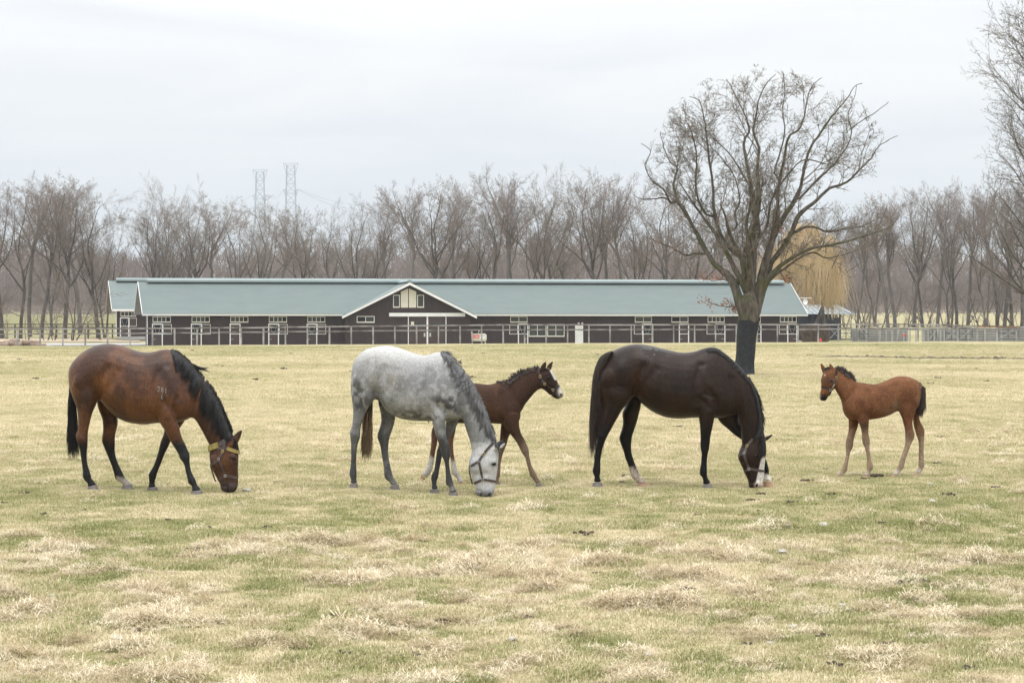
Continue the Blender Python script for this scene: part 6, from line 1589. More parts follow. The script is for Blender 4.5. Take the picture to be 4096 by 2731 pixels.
LIMBS = [
 [(605,1345,40),(575,1250,33),(535,1165,30),(470,1110,24),(420,1040,22),(385,975,20),(345,900,18),(310,830,17),(272,775,15),(250,690,12),(268,610,10),(235,580,8),(200,500,5),(180,420,3)],
 [(640,1160,24),(600,1070,22),(545,1025,20),(500,960,18),(462,860,17),(455,760,15),(450,680,13),(432,560,12),(418,430,10),(405,340,8),(380,260,6),(330,240,3)],
 [(645,1300,42),(650,1180,34),(655,1080,30),(660,1000,26),(672,900,22),(655,780,20),(640,650,17),(622,560,15),(612,470,13),(640,410,11),(618,340,9),(580,260,7),(545,190,5),(520,150,3)],
 [(660,1050,26),(688,940,22),(682,830,20),(692,700,17),(686,600,15),(694,500,13),(664,410,11),(682,330,9),(696,240,7),(740,160,5),(780,120,3)],
 [(690,1240,36),(722,1090,30),(762,965,26),(805,880,22),(862,790,20),(905,700,17),(920,610,15),(950,510,13),(1002,430,11),(1050,360,10),(1100,300,8),(1145,245,6),(1180,190,4),(1220,170,3)],
 [(760,970,22),(790,850,18),(798,700,16),(830,540,14),(850,445,12),(905,400,10),(935,320,8),(945,250,6),(970,180,4),(1020,135,3)],
 [(700,1250,30),(752,1095,24),(800,1030,22),(850,950,20),(895,850,20),(965,790,18),(1052,712,15),(1140,680,12),(1220,602,10),(1265,555,8),(1300,500,6),(1350,465,4),(1400,440,3)],
 [(705,1220,26),(780,1125,20),(860,1070,17),(960,1020,15),(1070,1000,13),(1180,972,10),(1280,940,8),(1370,905,5),(1400,860,3)],
 [(815,985,16),(880,935,14),(950,905,12),(1000,915,11),(1060,932,10),(1150,915,7),(1230,905,5),(1290,870,3)],
 [(730,1205,16),(800,1140,13),(880,1080,12),(960,1040,10),(1040,1070,8),(1130,1050,6),(1210,1020,4)],
 [(418,1045,14),(370,1045,12),(310,1052,10),(250,1020,8),(170,985,5),(110,960,3)],
 [(272,775,11),(235,740,10),(170,745,8),(110,745,6),(60,720,3)],
 [(272,775,10),(225,690,9),(165,645,7),(130,560,6),(160,490,4),(110,445,3)],
 [(455,850,12),(400,770,11),(385,650,10),(390,540,8),(372,430,7),(335,340,5),(318,250,3)],
 [(515,985,14),(548,930,13),(580,905,12),(572,830,11),(600,770,9),(570,650,8),(520,570,7),(455,500,5),(400,440,3)],
 [(690,975,14),(735,900,13),(765,760,11),(850,630,9),(930,560,8),(1050,585,6),(1120,560,3)],
 [(862,790,13),(955,690,12),(1058,590,11),(1125,495,9),(1140,420,8),(1122,350,6),(1155,260,4),(1165,200,3)],
 [(1140,420,7),(1190,380,6),(1250,345,5),(1330,285,3)],
 [(655,800,12),(600,690,11),(540,590,9),(500,540,8),(440,480,6),(360,400,4),(290,350,3)],
 [(740,660,10),(770,560,9),(800,440,8),(790,330,6),(800,230,4),(790,130,3)],
 [(600,1335,9),(565,1318,7),(520,1318,6),(465,1310,4),(415,1285,3)],
 [(550,1195,8),(500,1180,6),(450,1185,4),(380,1160,3)],
]
go = Grow(303); ro = go.r
cfgO = [dict(seg=.3, wig=.13, up=.04, bare=.15, kids=8, ang=(.45, 1.1), len=(.28, .5), end=.3, tl=-1),
        dict(seg=.2, wig=.16, up=.04, bare=.1, kids=4, ang=(.5, 1.15), len=(.35, .65), end=.45, minr=.0075),
        dict(seg=.14, wig=.22, up=.02, bare=2, kids=0, ang=(0, 0), len=(0, 0), end=.6, minr=.0048)]
cfgS = [dict(seg=.3, wig=.12, up=.06, bare=.2, kids=9, ang=(.4, .95), len=(.26, .48), end=.3, tl=-1)]+cfgO
mbt = MB()
TIPS = []
def wide(w_): return w_*(1.55 if w_ > 28 else 1.3 if w_ > 18 else 1.1 if w_ > 9 else .95)
def limb3(pts, seed, depth=None):
    pts = [(a, b, wide(c)) for a, b, c in pts]
    if pts[0][1] > 1195 and len(pts) > 6: pts = [(646, 1425, pts[0][2]*.8), (646+(pts[0][0]-646)*.45, 1365, pts[0][2]*.95)]+pts
    rr = random.Random(seed)
    P = []; Rd = []
    dd = rr.uniform(-1, 1) if depth is None else depth
    x0, y0, _ = pts[0]
    for (x, y, w_) in pts:
        dist = math.hypot(x-650, y-1330)
        d0 = dd*max(0, dist-120)*k_*.55
        P.append(d0); Rd.append(w_/2*k_)
    A = catmull([(p[0], p[1], p[2], d) for p, d in zip(pts, P)], 4)
    out = []
    for (x, y, w_, d) in A:
        j = .6
        v = un(*oc(x+rr.gauss(0, 1.1), y+rr.gauss(0, 1.1)), OYd+d); out.append((v-OB, max(w_/2*k_*.92, .012)))
    return out
starts = {}
for i, lb in enumerate(LIMBS):
    pts = limb3(lb, 500+i)
    # join to its parent: shift depth so the first point meets the nearest earlier limb
    if i and lb[0][1] < 1200:
        q = pts[0][0]; best = None
        for j in starts:
            for (v, r_) in starts[j]:
                e = (v.x-q.x)**2+(v.z-q.z)**2
                if best is None or e < best[0]: best = (e, v, r_)
        dy = best[1].y-q.y
        m = len(pts)
        pts = [(Vector((v.x, v.y+dy, v.z)), r_) for (v, r_) in pts]
        pts[0] = (best[1].copy(), min(pts[0][1], best[2]))
    starts[i] = pts
for i in range(5):     # limbs growing towards and away from the viewer
    a = 6.283*i/5+.35; s_ = math.sin(a)
    pts = []; p = Vector((0.1, 0, 2.9)); d = Vector((math.cos(a)*.35, s_*.75, 1)).normalized(); Lh = ro.uniform(4.4, 5.4)
    for q in range(15):
        pts.append((p.copy(), .10*(1-q/15)+.012)); d = (d+Vector((ro.gauss(0, .13), ro.gauss(0, .13)+s_*.05, ro.gauss(0, .1)+.02))).normalized(); p = p+d*Lh/14
    starts['d%d' % i] = pts
for key, pts in starts.items():
    mbt.tube([v for v, r_ in pts], [r_ for v, r_ in pts], 8 if pts[0][1] > .08 else 6, caps=True)
    m = len(pts); acc = 0.0
    for q in range(1, m):
        v, r_ = pts[q]; d = (v-pts[q-1][0]); ln = d.length; d.normalize(); acc += ln
        far = (v-Vector((0, 0, 2.6))).length
        if far < 1.6 and key not in (20, 21): acc = 0; continue
        wv0 = v+OB; e0_ = math.hypot(((2048+wv0.x*F/wv0.y-2500)*1.285-755)/648, ((VH+(H-wv0.z)*F/wv0.y-200)*1.285-715)/632)
        gap = .46 if e0_ < .5 else .21
        if .22 < e0_ < .78 and key not in (20, 21) and ro.random() < ln*.5:
            # secondary limb reaching for the dome
            az = ro.uniform(0, 6.28); an = ro.uniform(.45, .85); ex = d.orthogonal().normalized(); fx = d.cross(ex)
            nd = (d*math.cos(an)+(ex*math.cos(az)+fx*math.sin(az))*math.sin(an))+Vector((0, 0, .12)); nd.normalize()
            go.branch(tuple(v), tuple(nd), min(2.4, (1-e0_)*640*k_*.9+.4), min(.036, r_*.55), 0, cfgS)
        while acc > gap:
            acc -= gap
            az = ro.uniform(0, 6.28); an = ro.uniform(.5, 1.15)
            ex = d.orthogonal().normalized(); fx = d.cross(ex)
            nd = (d*math.cos(an)+(ex*math.cos(az)+fx*math.sin(az))*math.sin(an))+Vector((0, 0, .18))
            nd.normalize()
            wv = v+OB; px_ = (2048+wv.x*F/wv.y-2500)*1.285; py_ = (VH+(H-wv.z)*F/wv.y-200)*1.285
            ev_ = math.sqrt(((px_-755)/648)**2+((py_-715)/632)**2)
            L2 = min(.85 if ev_ < .5 else 1.0, max(.34, (1-ev_)*640*k_*.95))*ro.uniform(.5, 1.0)+.10
            if key in (20, 21): L2 *= .55
            lv_ = 0 if L2 > .62 else 1
            e_, _, _ = go.branch(tuple(v), tuple(nd), L2, max(.009, min(.026, r_*.45)), lv_, cfgO)
            TIPS.append((e_, key))
    go.branch(tuple(pts[-1][0]), tuple((pts[-1][0]-pts[-2][0]).normalized()), .22, .010, 0, cfgO)
mbt.build('limbs', M['oak_bark'], oak, smooth=True)
A = np.array(go.cr)
def dome(Pt):
    W_ = Pt+np.array(OB); xx = ((2048+W_[:, 0]*F/W_[:, 1]-2500)*1.285-755)/650; yy = ((VH+(H-W_[:, 2])*F/W_[:, 1]-200)*1.285-722)/622
    dd = (W_[:, 1]-OYd)/(650*k_)
    return np.sqrt(xx**2+yy**2+dd**2*.6)
A = A[dome(A[:, 3:6]) < .975+.12*vnoise(A[:, 3]*2.2, A[:, 4]*2.2, A[:, 5]*2.2, 91)]
go.cr = [tuple(q) for q in A]
V, Q = seg_mesh(A[:, :3], A[:, 3:6], A[:, 6], A[:, 7], 3); np_mesh('crown', V, Q, M['oak_twig'], oak)
# trunk: bare butt above, netting below
mb = MB()
def tk(u, v, w_): p = un(u, v, OYd)-OB; return p, w_/2*OYd/F
ring = [tk(2978, 1512, 88), tk(2977, 1498, 75), tk(2978, 1450, 69), tk(2981, 1400, 69), tk(2986, 1350, 72), tk(2992, 1300, 76), tk(2995, 1282, 78), tk(2995, 1262, 78), tk(2992, 1245, 80), tk(2993, 1225, 84), tk(2996, 1205, 80), tk(2999, 1188, 66), tk(3001, 1170, 46), tk(3003, 1145, 22), tk(3004, 1130, 4)]
rg = random.Random(5)
n = 18
for (p, r_) in ring:
    for j in range(n):
        a = 6.283*j/n; k2 = r_*(1+.05*math.sin(3*a+p.z*2)+rg.uniform(-.03, .03)); mb.v.append((p.x+k2*math.cos(a), p.y+k2*math.sin(a), p.z))
for i in range(len(ring)-1):
    for j in range(n): mb.f.append((i*n+j, i*n+(j+1) % n, (i+1)*n+(j+1) % n, (i+1)*n+j))
trk = mb.build('trunk', M['oak_bark'], oak, smooth=True)
mb = MB()
for q, (p, r_) in enumerate(ring[:7]):
    for j in range(n):
        a = 6.283*j/n; k2 = r_*(1.07+.05*math.sin(3*a+p.z*2)+.035*math.sin(7*a+p.z*9))+(rg.uniform(0, .02)); mb.v.append((p.x+k2*math.cos(a), p.y+k2*math.sin(a), p.z+(.05*math.sin(a*2+1)+rg.uniform(-.05, .07) if q == 6 else 0)))
for i in range(6):
    for j in range(n): mb.f.append((i*n+j, i*n+(j+1) % n, (i+1)*n+(j+1) % n, (i+1)*n+j))
mb.build('netting', M['netting'], oak, smooth=True)
# the few dead leaves it has kept
mb = MB(); rl_ = random.Random(8)
def leaf(p):
    a = rl_.uniform(0, 6.28); s_ = rl_.uniform(.05, .085); d = Vector((math.cos(a), math.sin(a), rl_.uniform(-1.2, .1))).normalized(); b = d.orthogonal().normalized(); b.rotate(Matrix.Rotation(rl_.uniform(0, 6.28), 3, d)); c = d.cross(b)*.25
    p = Vector(p); i = len(mb.v)
    for q in (p, p+d*s_*.5+b*s_*.35+c*s_*.5, p+d*s_*1.25, p+d*s_*.5-b*s_*.35+c*s_*.5): mb.v.append(tuple(q))
    mb.f.append((i, i+1, i+2)); mb.f.append((i, i+2, i+3))
clusters = [(e, 16) for e, key in TIPS if key in (20, 21)]*2
def near_oak(x, y, n, sp=.12):
    v = un(*oc(x, y), OYd-.45)-OB
    j_ = int(np.argmin((A[:, 3]-v.x)**2+(A[:, 5]-v.z)**2+.15*(A[:, 4]-v.y)**2)); v = Vector(A[j_, 3:6]); sp = .09
    for _ in range(n): leaf((v.x+rl_.gauss(0, sp), v.y+rl_.gauss(0, sp), v.z+rl_.gauss(0, sp)))
for e, n_ in clusters:
    for _ in range(n_//2): leaf((e[0]+rl_.gauss(0, .09), e[1]+rl_.gauss(0, .09), e[2]+rl_.gauss(0, .07)))
for x, y, n_ in ((810,912,26),(800,838,10),(905,940,10),(642,658,8),(275,860,8),(155,988,12),(530,1160,14),(655,1250,34),(640,1300,16),(770,1240,22),(498,1240,14),(720,1225,16),(1300,690,5),(245,1005,6),(180,960,5),(640,1025,8),(460,470,4),(540,1265,5),(710,1325,5),(655,1230,16)):
    near_oak(x, y, n_)
for _ in range(60):
    a = rl_.choice(go.cr); leaf((a[3], a[4], a[5]))
lv = mb.build('dead_leaves', M['dead_leaf'], oak); tag(lv, kind='stuff')

# ------------------------------------------------------------------ tall tree whose branches reach in at the right edge
def edge_tree():
    Y = 150.0; X = (4205-2048)*Y/F; z = gz(X, Y)
    g = Grow(415); r = g.r; root = empty('bare_tree', (X, Y, z)); tag(root, 'very tall bare tree reaching in past the grove with fine drooping-tipped branches', 'tree')
    cfg0 = [dict(seg=.8, wig=.045, up=.03, bare=2, kids=0, ang=(0, 0), len=(0, 0), end=.10, tl=0)]
    _, _, tp_ = g.branch((0, 0, -.5), (0, 0, 1), 21.0, .38, 0, cfg0)
    lim = [dict(seg=.55, wig=.10, up=.075, bare=.15, kids=10, ang=(.35, .9), len=(.25, .42), end=.2, tl=0),
           dict(seg=.4, wig=.14, up=.05, bare=.15, kids=6, ang=(.4, .95), len=(.25, .5), end=.3, minr=.018),
           dict(seg=.28, wig=.16, up=.03, bare=.1, kids=4, ang=(.4, 1.0), len=(.3, .6), end=.4, minr=.010),
           dict(seg=.2, wig=.14, up=.02, bare=2, kids=0, ang=(0, 0), len=(0, 0), end=.6, minr=.008)]
    for i in range(38):
        zz = 2.0+i*.47+r.uniform(-.3, .3); a = math.pi+r.uniform(-1.0, 1.0) if i % 3 else r.uniform(0, 6.28)
        t = (zz-2)/18
        LL = (6.0 if t < .6 else 6.0*(1-(t-.6)/.75))*r.uniform(.75, 1.05)
        q_ = min(tp_, key=lambda c: abs(c[2]-zz))
        g.branch(q_, norm3(math.cos(a), math.sin(a)*.8, .35+.5*t), max(1.5, LL), .095*(1-t*.6), 0, lim)
    g.meshes('trunk', 'crown', M['bark_dark'], M['oak_twig'], root)
edge_tree()

# ------------------------------------------------------------------ weeping willow
def willow():
    Y = 290.0; X = (3300-2048)*Y/F-2.6; z = gz(X, Y); k = Y/F
    root = empty('willow_tree', (X, Y, z)); tag(root, 'golden-yellow weeping willow with hanging strands behind the stable end', 'tree')
    g = Grow(512); r = g.r
    lim = [dict(seg=.7, wig=.10, up=.05, bare=2, kids=0, ang=(0, 0), len=(0, 0), end=.35, tl=0)]
    ends = []
    for bx in (-1.4, .6, 2.3):
        p, d, pts = g.branch((bx, r.uniform(-.5, .5), -.3), norm3(r.uniform(-.12, .12), 0, 1), 5.6, .33, 0, lim)
        for q in range(5):
            a = r.uniform(0, 6.28); e, d2, pt = g.branch(p, norm3(math.cos(a)*.75, math.sin(a)*.75, 1), r.uniform(4.4, 7.6), .15, 0, lim)
            ends += pt[2:]
    P0 = []; P1 = []
    rs = np.random.RandomState(3)
    anch = []
    for i in range(95):
        if rs.rand() < .5:
            e = ends[rs.randint(len(ends))]; x, y, zz = e[0]+rs.normal(0, .6), e[1]+rs.normal(0, .6), e[2]+rs.normal(.3, .35)
        else:
            a = rs.uniform(0, 6.28); q = math.sqrt(rs.rand()); x = .4+math.cos(a)*4.3*q; y = math.sin(a)*3.2*q; zz = 13.8*math.sqrt(max(.05, 1-(q*.92)**2.2))
        anch.append((min(max(x, -4.3), 3.1), y, min(zz, 13.9), rs.uniform(.45, 1.0), rs.normal(0, .3)))
    for i in range(2800):
        ax_, ay_, az_, al_, ao_ = anch[rs.randint(len(anch))]; x, y, zz = ax_+rs.normal(0, .28), ay_+rs.normal(0, .28), az_+rs.normal(0, .25)
        ln = zz*min(.86, al_*rs.uniform(.55, .95)); n = 6; px, py, pz = x, y, zz; dx, dy = rs.normal(0, .10), rs.normal(0, .10)
        ox = np.sign(x)*.2+ao_+rs.normal(0, .08)
        for s_ in range(n):
            t = s_/n
            nx = px+(ox*(1-t)*.6+dx+rs.normal(0, .05))*ln/n; ny = py+(dy+rs.normal(0, .05))*ln/n; nz = pz-ln/n*(.35+.75*t if t < .4 else 1)
            P0.append((px, py, pz)); P1.append((nx, ny, nz)); px, py, pz = nx, ny, nz
            dx += rs.normal(0, .03)
    g.meshes('trunk', 'crown', M['bark_grey'], M['twig'], root)
    V, Q = seg_mesh(np.array(P0), np.array(P1), np.full(len(P0), .014), np.full(len(P0), .011)); np_mesh('hanging_twigs', V, Q, M['willow'], root)
willow()

# ------------------------------------------------------------------ the distant wood: one mass of bare trunks and twigs
def far_wood():
    rs = np.random.RandomState(9); P0 = []; P1 = []; r0 = []; r1 = []
    n = 3300
    Y = rs.uniform(850, 1120, n); X = rs.uniform(-.225, .225, n)*Y*1.15
    Zg = ground(X, Y)
    for i in range(n):
        h = rs.uniform(20, 27)*(1+.10*math.sin(X[i]*.021+1)+.07*math.sin(X[i]*.06)); x, y, z = X[i], Y[i], Zg[i]-.5
        tx, ty = rs.normal(0, .8), rs.normal(0, .8)
        P0.append((x, y, z)); P1.append((x+tx, y+ty, z+h*.62)); r0.append(rs.uniform(.14, .30)); r1.append(.10)
        cx, cy, cz = x+tx, y+ty, z+h*.62
        P0.append((cx, cy, cz)); P1.append((cx+rs.normal(0, .5), cy, z+h*.95)); r0.append(.10); r1.append(.05)
        for k in range(14):
            t = rs.uniform(.06, .9); a = rs.uniform(0, 6.28); l = h*rs.uniform(.10, .22)*(1.2-t*.5)
            bx, by, bz = x+tx*min(1, t/.62), y+ty*min(1, t/.62), z+h*t
            ex, ey, ez = bx+math.cos(a)*l*.7, by+math.sin(a)*l*.7, bz+l*.85
            P0.append((bx, by, bz)); P1.append((ex, ey, ez)); r0.append(.075); r1.append(.05)
            for q in range(4):
                s_ = rs.uniform(.3, 1); a2 = rs.uniform(0, 6.28); l2 = rs.uniform(.9, 2.4)
                qx, qy, qz = bx+(ex-bx)*s_, by+(ey-by)*s_, bz+(ez-bz)*s_
                P0.append((qx, qy, qz)); P1.append((qx+math.cos(a2)*l2*.6, qy+math.sin(a2)*l2*.6, qz+l2*.85)); r0.append(.062); r1.append(.036)
    for i in range(3600):   # brown scrub along the foot of the wood
        y = rs.uniform(700, 850); x = rs.uniform(-.26, .26)*y; z = float(np.interp(y, [600, 860], [3.45, 7.0])); h = rs.uniform(1.2, 3.0)
        for k in range(5):
            a = rs.uniform(0, 6.28); P0.append((x+rs.normal(0, .5), y, z-.4)); P1.append((x+math.cos(a)*h*.6, y+math.sin(a)*h*.6, z+h*rs.uniform(.5, 1))); r0.append(.08); r1.append(.04)
    for i in range(n):      # thin young growth closing the foot of the wood
        for q in range(3):
            x, y = X[i]+rs.normal(0, 3), Y[i]+rs.normal(0, 4); z = Zg[i]-.5; h = rs.uniform(6, 15); tx = rs.normal(0, .6)
            P0.append((x, y, z)); P1.append((x+tx, y, z+h)); r0.append(.085); r1.append(.04)
            for k in range(5):
                t = rs.uniform(.1, .9); a = rs.uniform(0, 6.28); l2 = rs.uniform(1.0, 2.6); bx, bz = x+tx*t, z+h*t
                P0.append((bx, y, bz)); P1.append((bx+math.cos(a)*l2*.7, y+math.sin(a)*l2*.7, bz+l2*.8)); r0.append(.055); r1.append(.03)
    P0 = np.array(P0); P1 = np.array(P1); r0 = np.array(r0); r1 = np.array(r1); th = r0 < .09
    V1, Q1 = seg_mesh(P0[~th], P1[~th], r0[~th], r1[~th], 3); V2, Q2 = seg_ribbon(P0[th], P1[th], r0[th]*1.2, r1[th]*1.2)
    V = np.concatenate([V1, V2]); Q = np.concatenate([Q1, Q2+len(V1)])
    o = np_mesh('distant_wood', V, Q, M['wood_mass']); tag(o, 'far-off purplish grey leafless wood along the skyline', 'wood', kind='stuff')
M['wood_mass'] = mat_noise('wood_mass', (.160, .120, .102), (.235, .182, .156), .05, .95)
far_wood()

# terrain sheet
def build_ground(mat):
    ys = np.concatenate([np.linspace(-60, 8, 12), np.geomspace(9, 45, 210)[0:], np.geomspace(45.5, 330, 170), np.geomspace(335, 1650, 50)])
    ss = np.linspace(-1, 1, 361)
    ss = np.sign(ss)*np.abs(ss)**1.5
    YY, SS = np.meshgrid(ys, ss, indexing='ij')
    XX = SS*(0.42*np.maximum(YY, 0)+28)
    ZZ = ground(XX, YY)
    V = np.c_[XX.ravel(), YY.ravel(), ZZ.ravel()]
    ny, nx = XX.shape
    i = np.arange(ny-1)[:, None]*nx+np.arange(nx-1)[None]
    Q = np.stack([i, i+1, i+nx+1, i+nx], -1).reshape(-1, 4)
    o = np_mesh('ground', V, Q, mat, smooth=True); tag(o, kind='structure'); return o

# ================================================================== pasture
STRAW = fbm
def straw_field(X, Y):
    """0 green .. 1 straw, in metres"""
    a = fbm(X*2.4, Y*1.5, seed=41, oct=4); b = fbm(X*.16, Y*.10, seed=42, oct=3); c = fbm(X*6.0, Y*4.5, seed=43, oct=2)
    band = np.interp(Y, [0, 14, 19, 22.5, 26, 30, 38, 50, 70, 100, 160, 230], [.46, .47, .50, .45, .45, .54, .68, .72, .70, .66, .60, .46])
    return np.clip((a-.5)*np.interp(Y, [0, 22, 32, 60], [1.15, .9, .6, .5])+(b-.5)*.5+(c-.5)*np.interp(Y, [0, 22, 32], [.9, .6, .3])+band, 0, 1)

def mat_ground():
    m, t, b = mat_base('pasture'); nd = t.nodes.new; lk = t.links.new
    at = nd('ShaderNodeAttribute'); at.attribute_name = 'straw'
    geo = nd('ShaderNodeNewGeometry')
    n1 = nd('ShaderNodeTexNoise'); n1.inputs['Scale'].default_value = 3.2; n1.inputs['Detail'].default_value = 9; n1.inputs['Roughness'].default_value = .72; lk(geo.outputs['Position'], n1.inputs['Vector'])
    n2 = nd('ShaderNodeTexNoise'); n2.inputs['Scale'].default_value = .55; n2.inputs['Detail'].default_value = 6; lk(geo.outputs['Position'], n2.inputs['Vector'])
    ad = nd('ShaderNodeMath'); ad.operation = 'MULTIPLY_ADD'; lk(n1.outputs['Fac'], ad.inputs[0]); ad.inputs[1].default_value = 1.4; ad.inputs[2].default_value = -.70
    ad2 = nd('ShaderNodeMath'); ad2.operation = 'ADD'; lk(ad.outputs[0], ad2.inputs[0]); lk(at.outputs['Fac'], ad2.inputs[1])
    r = nd('ShaderNodeValToRGB'); e = r.color_ramp.elements
    e[0].position = .0; e[0].color = (.17, .165, .07, 1); e[1].position = 1.0; e[1].color = (.50, .43, .295, 1)
    q = e.new(.35); q.color = (.27, .25, .125, 1); q = e.new(.65); q.color = (.39, .335, .205, 1)
    lk(ad2.outputs[0], r.inputs[0])
    # soil specks
    n3 = nd('ShaderNodeTexNoise'); n3.inputs['Scale'].default_value = 1.3; n3.inputs['Detail'].default_value = 8; n3.inputs['Roughness'].default_value = .7; lk(geo.outputs['Position'], n3.inputs['Vector'])
    r3 = nd('ShaderNodeValToRGB'); r3.color_ramp.elements[0].position = .68; r3.color_ramp.elements[1].position = .76; lk(n3.outputs['Fac'], r3.inputs[0])
    mx = nd('ShaderNodeMix'); mx.data_type = 'RGBA'; lk(r3.outputs[0], mx.inputs[0]); lk(r.outputs[0], mx.inputs[6]); mx.inputs[7].default_value = (.13, .10, .065, 1)
    lk(mx.outputs[2], b.inputs['Base Color']); b.inputs['Roughness'].default_value = .95; set_spec(b, .1)
    bp = nd('ShaderNodeBump'); bp.inputs['Strength'].default_value = .6; bp.inputs['Distance'].default_value = .06; lk(n1.outputs['Fac'], bp.inputs['Height']); lk(bp.outputs[0], b.inputs['Normal'])
    return m
M['pasture'] = mat_ground()
gobj = build_ground(M['pasture'])
gm = gobj.data
co = np.zeros(len(gm.vertices)*3, np.float32); gm.vertices.foreach_get('co', co); co = co.reshape(-1, 3)
sf = straw_field(co[:, 0].astype(float), co[:, 1].astype(float))
far = np.interp(co[:, 1], [0, 300, 330, 430, 600, 860], [0, 0, .0, 1, 1, 1])
sf = sf*(1-far)+far*np.where(co[:, 0] > 0, .50, .14)
a_ = gm.attributes.new('straw', 'FLOAT', 'POINT'); a_.data.foreach_set('value', sf.astype(np.float32))

# ---- grass tufts, scattered as instances (uncountable: one object)
def mat_blade(name, green, straw):
    m, t, b = mat_base(name); nd = t.nodes.new; lk = t.links.new
    ti = nd('ShaderNodeAttribute'); ti.attribute_type = 'INSTANCER'; ti.attribute_name = 'tint'
    rn = nd('ShaderNodeAttribute'); rn.attribute_name = 'rnd'
    ma = nd('ShaderNodeMath'); ma.operation = 'MULTIPLY_ADD'; lk(rn.outputs['Fac'], ma.inputs[0]); ma.inputs[1].default_value = .7; ma.inputs[2].default_value = -.35
    ad = nd('ShaderNodeMath'); ad.operation = 'ADD'; ad.use_clamp = True; lk(ma.outputs[0], ad.inputs[0]); lk(ti.outputs['Fac'], ad.inputs[1])
    r = nd('ShaderNodeValToRGB'); e = r.color_ramp.elements
    e[0].position = 0; e[0].color = (*green[0], 1); e[1].position = 1; e[1].color = (*straw[1], 1)
    q = e.new(.38); q.color = (*green[1], 1); q = e.new(.62); q.color = (*straw[0], 1)
    lk(ad.outputs[0], r.inputs[0]); lk(r.outputs[0], b.inputs['Base Color'])
    b.inputs['Roughness'].default_value = .7; set_spec(b, .25)
    tr = nd('ShaderNodeBsdfTranslucent'); lk(r.outputs[0], tr.inputs['Color'])
    mx = nd('ShaderNodeMixShader'); mx.inputs[0].default_value = .25
    o = t.nodes['Material Output']; lk(b.outputs[0], mx.inputs[1]); lk(tr.outputs[0], mx.inputs[2]); lk(mx.outputs[0], o.inputs['Surface'])
    return m
M['blade'] = mat_blade('grass_blade', ((.22, .25, .085), (.37, .365, .165)), ((.55, .482, .295), (.785, .695, .515)))
M['thatch'] = mat_blade('dead_grass', ((.42, .335, .20), (.58, .485, .32)), ((.71, .62, .45), (.84, .75, .60)))
def tuft(name, seed, n, rad, hmin, hmax, wid, lean, mat, mound=0.0):
    rs = np.random.RandomState(seed); V = []; Q = []; rn = []
    for i in range(n):
        a = rs.uniform(0, 6.28); q = rad*math.sqrt(rs.rand()); x, y = q*math.cos(a), q*math.sin(a); h = rs.uniform(hmin, hmax); b = rs.uniform(0, 6.28); ln = rs.uniform(*lean)
        dx, dy = math.cos(b), math.sin(b); wx, wy = -dy*wid*rs.uniform(.7, 1.3), dx*wid*rs.uniform(.7, 1.3); v = rs.rand()
        z0 = mound*max(0, 1-(q/rad)**2)*rs.uniform(.3, 1.0)-.004
        k = len(V)
        V += [(x-wx/2, y-wy/2, z0), (x+wx/2, y+wy/2, z0), (x+dx*h*ln*.4+wx*.4, y+dy*h*ln*.4+wy*.4, z0+h*.6*max(.15, 1-ln*.5)), (x+dx*h*ln*.4-wx*.4, y+dy*h*ln*.4-wy*.4, z0+h*.6*max(.15, 1-ln*.5)), (x+dx*h*ln, y+dy*h*ln, z0+h*max(.12, 1-ln*.75))]
        Q += [(k, k+1, k+2, k+3), (k+3, k+2, k+4)]; rn += [v]*5
    me = bpy.data.meshes.new(name); me.from_pydata(V, [], Q); me.update()
    at = me.attributes.new('rnd', 'FLOAT', 'POINT'); at.data.foreach_set('value', np.array(rn, np.float32))
    me.materials.append(mat); return bpy.data.objects.new(name, me)
def tuft_coll(name, objs):
    c = bpy.data.collections.new(name)
    for o in objs: c.objects.link(o)
    return c
turf = tuft_coll('turf_kinds', [tuft('turf_a%d' % k, 900+k, 58, .08, .014, .045, .0042, (.2, 1.1), M['blade']) for k in range(6)])
mats = tuft_coll('mat_kinds', [tuft('mat_a%d' % k, 950+k, 150, .085, .015, .052, .0028, (.7, 1.5), M['thatch'], mound=.05) for k in range(5)])
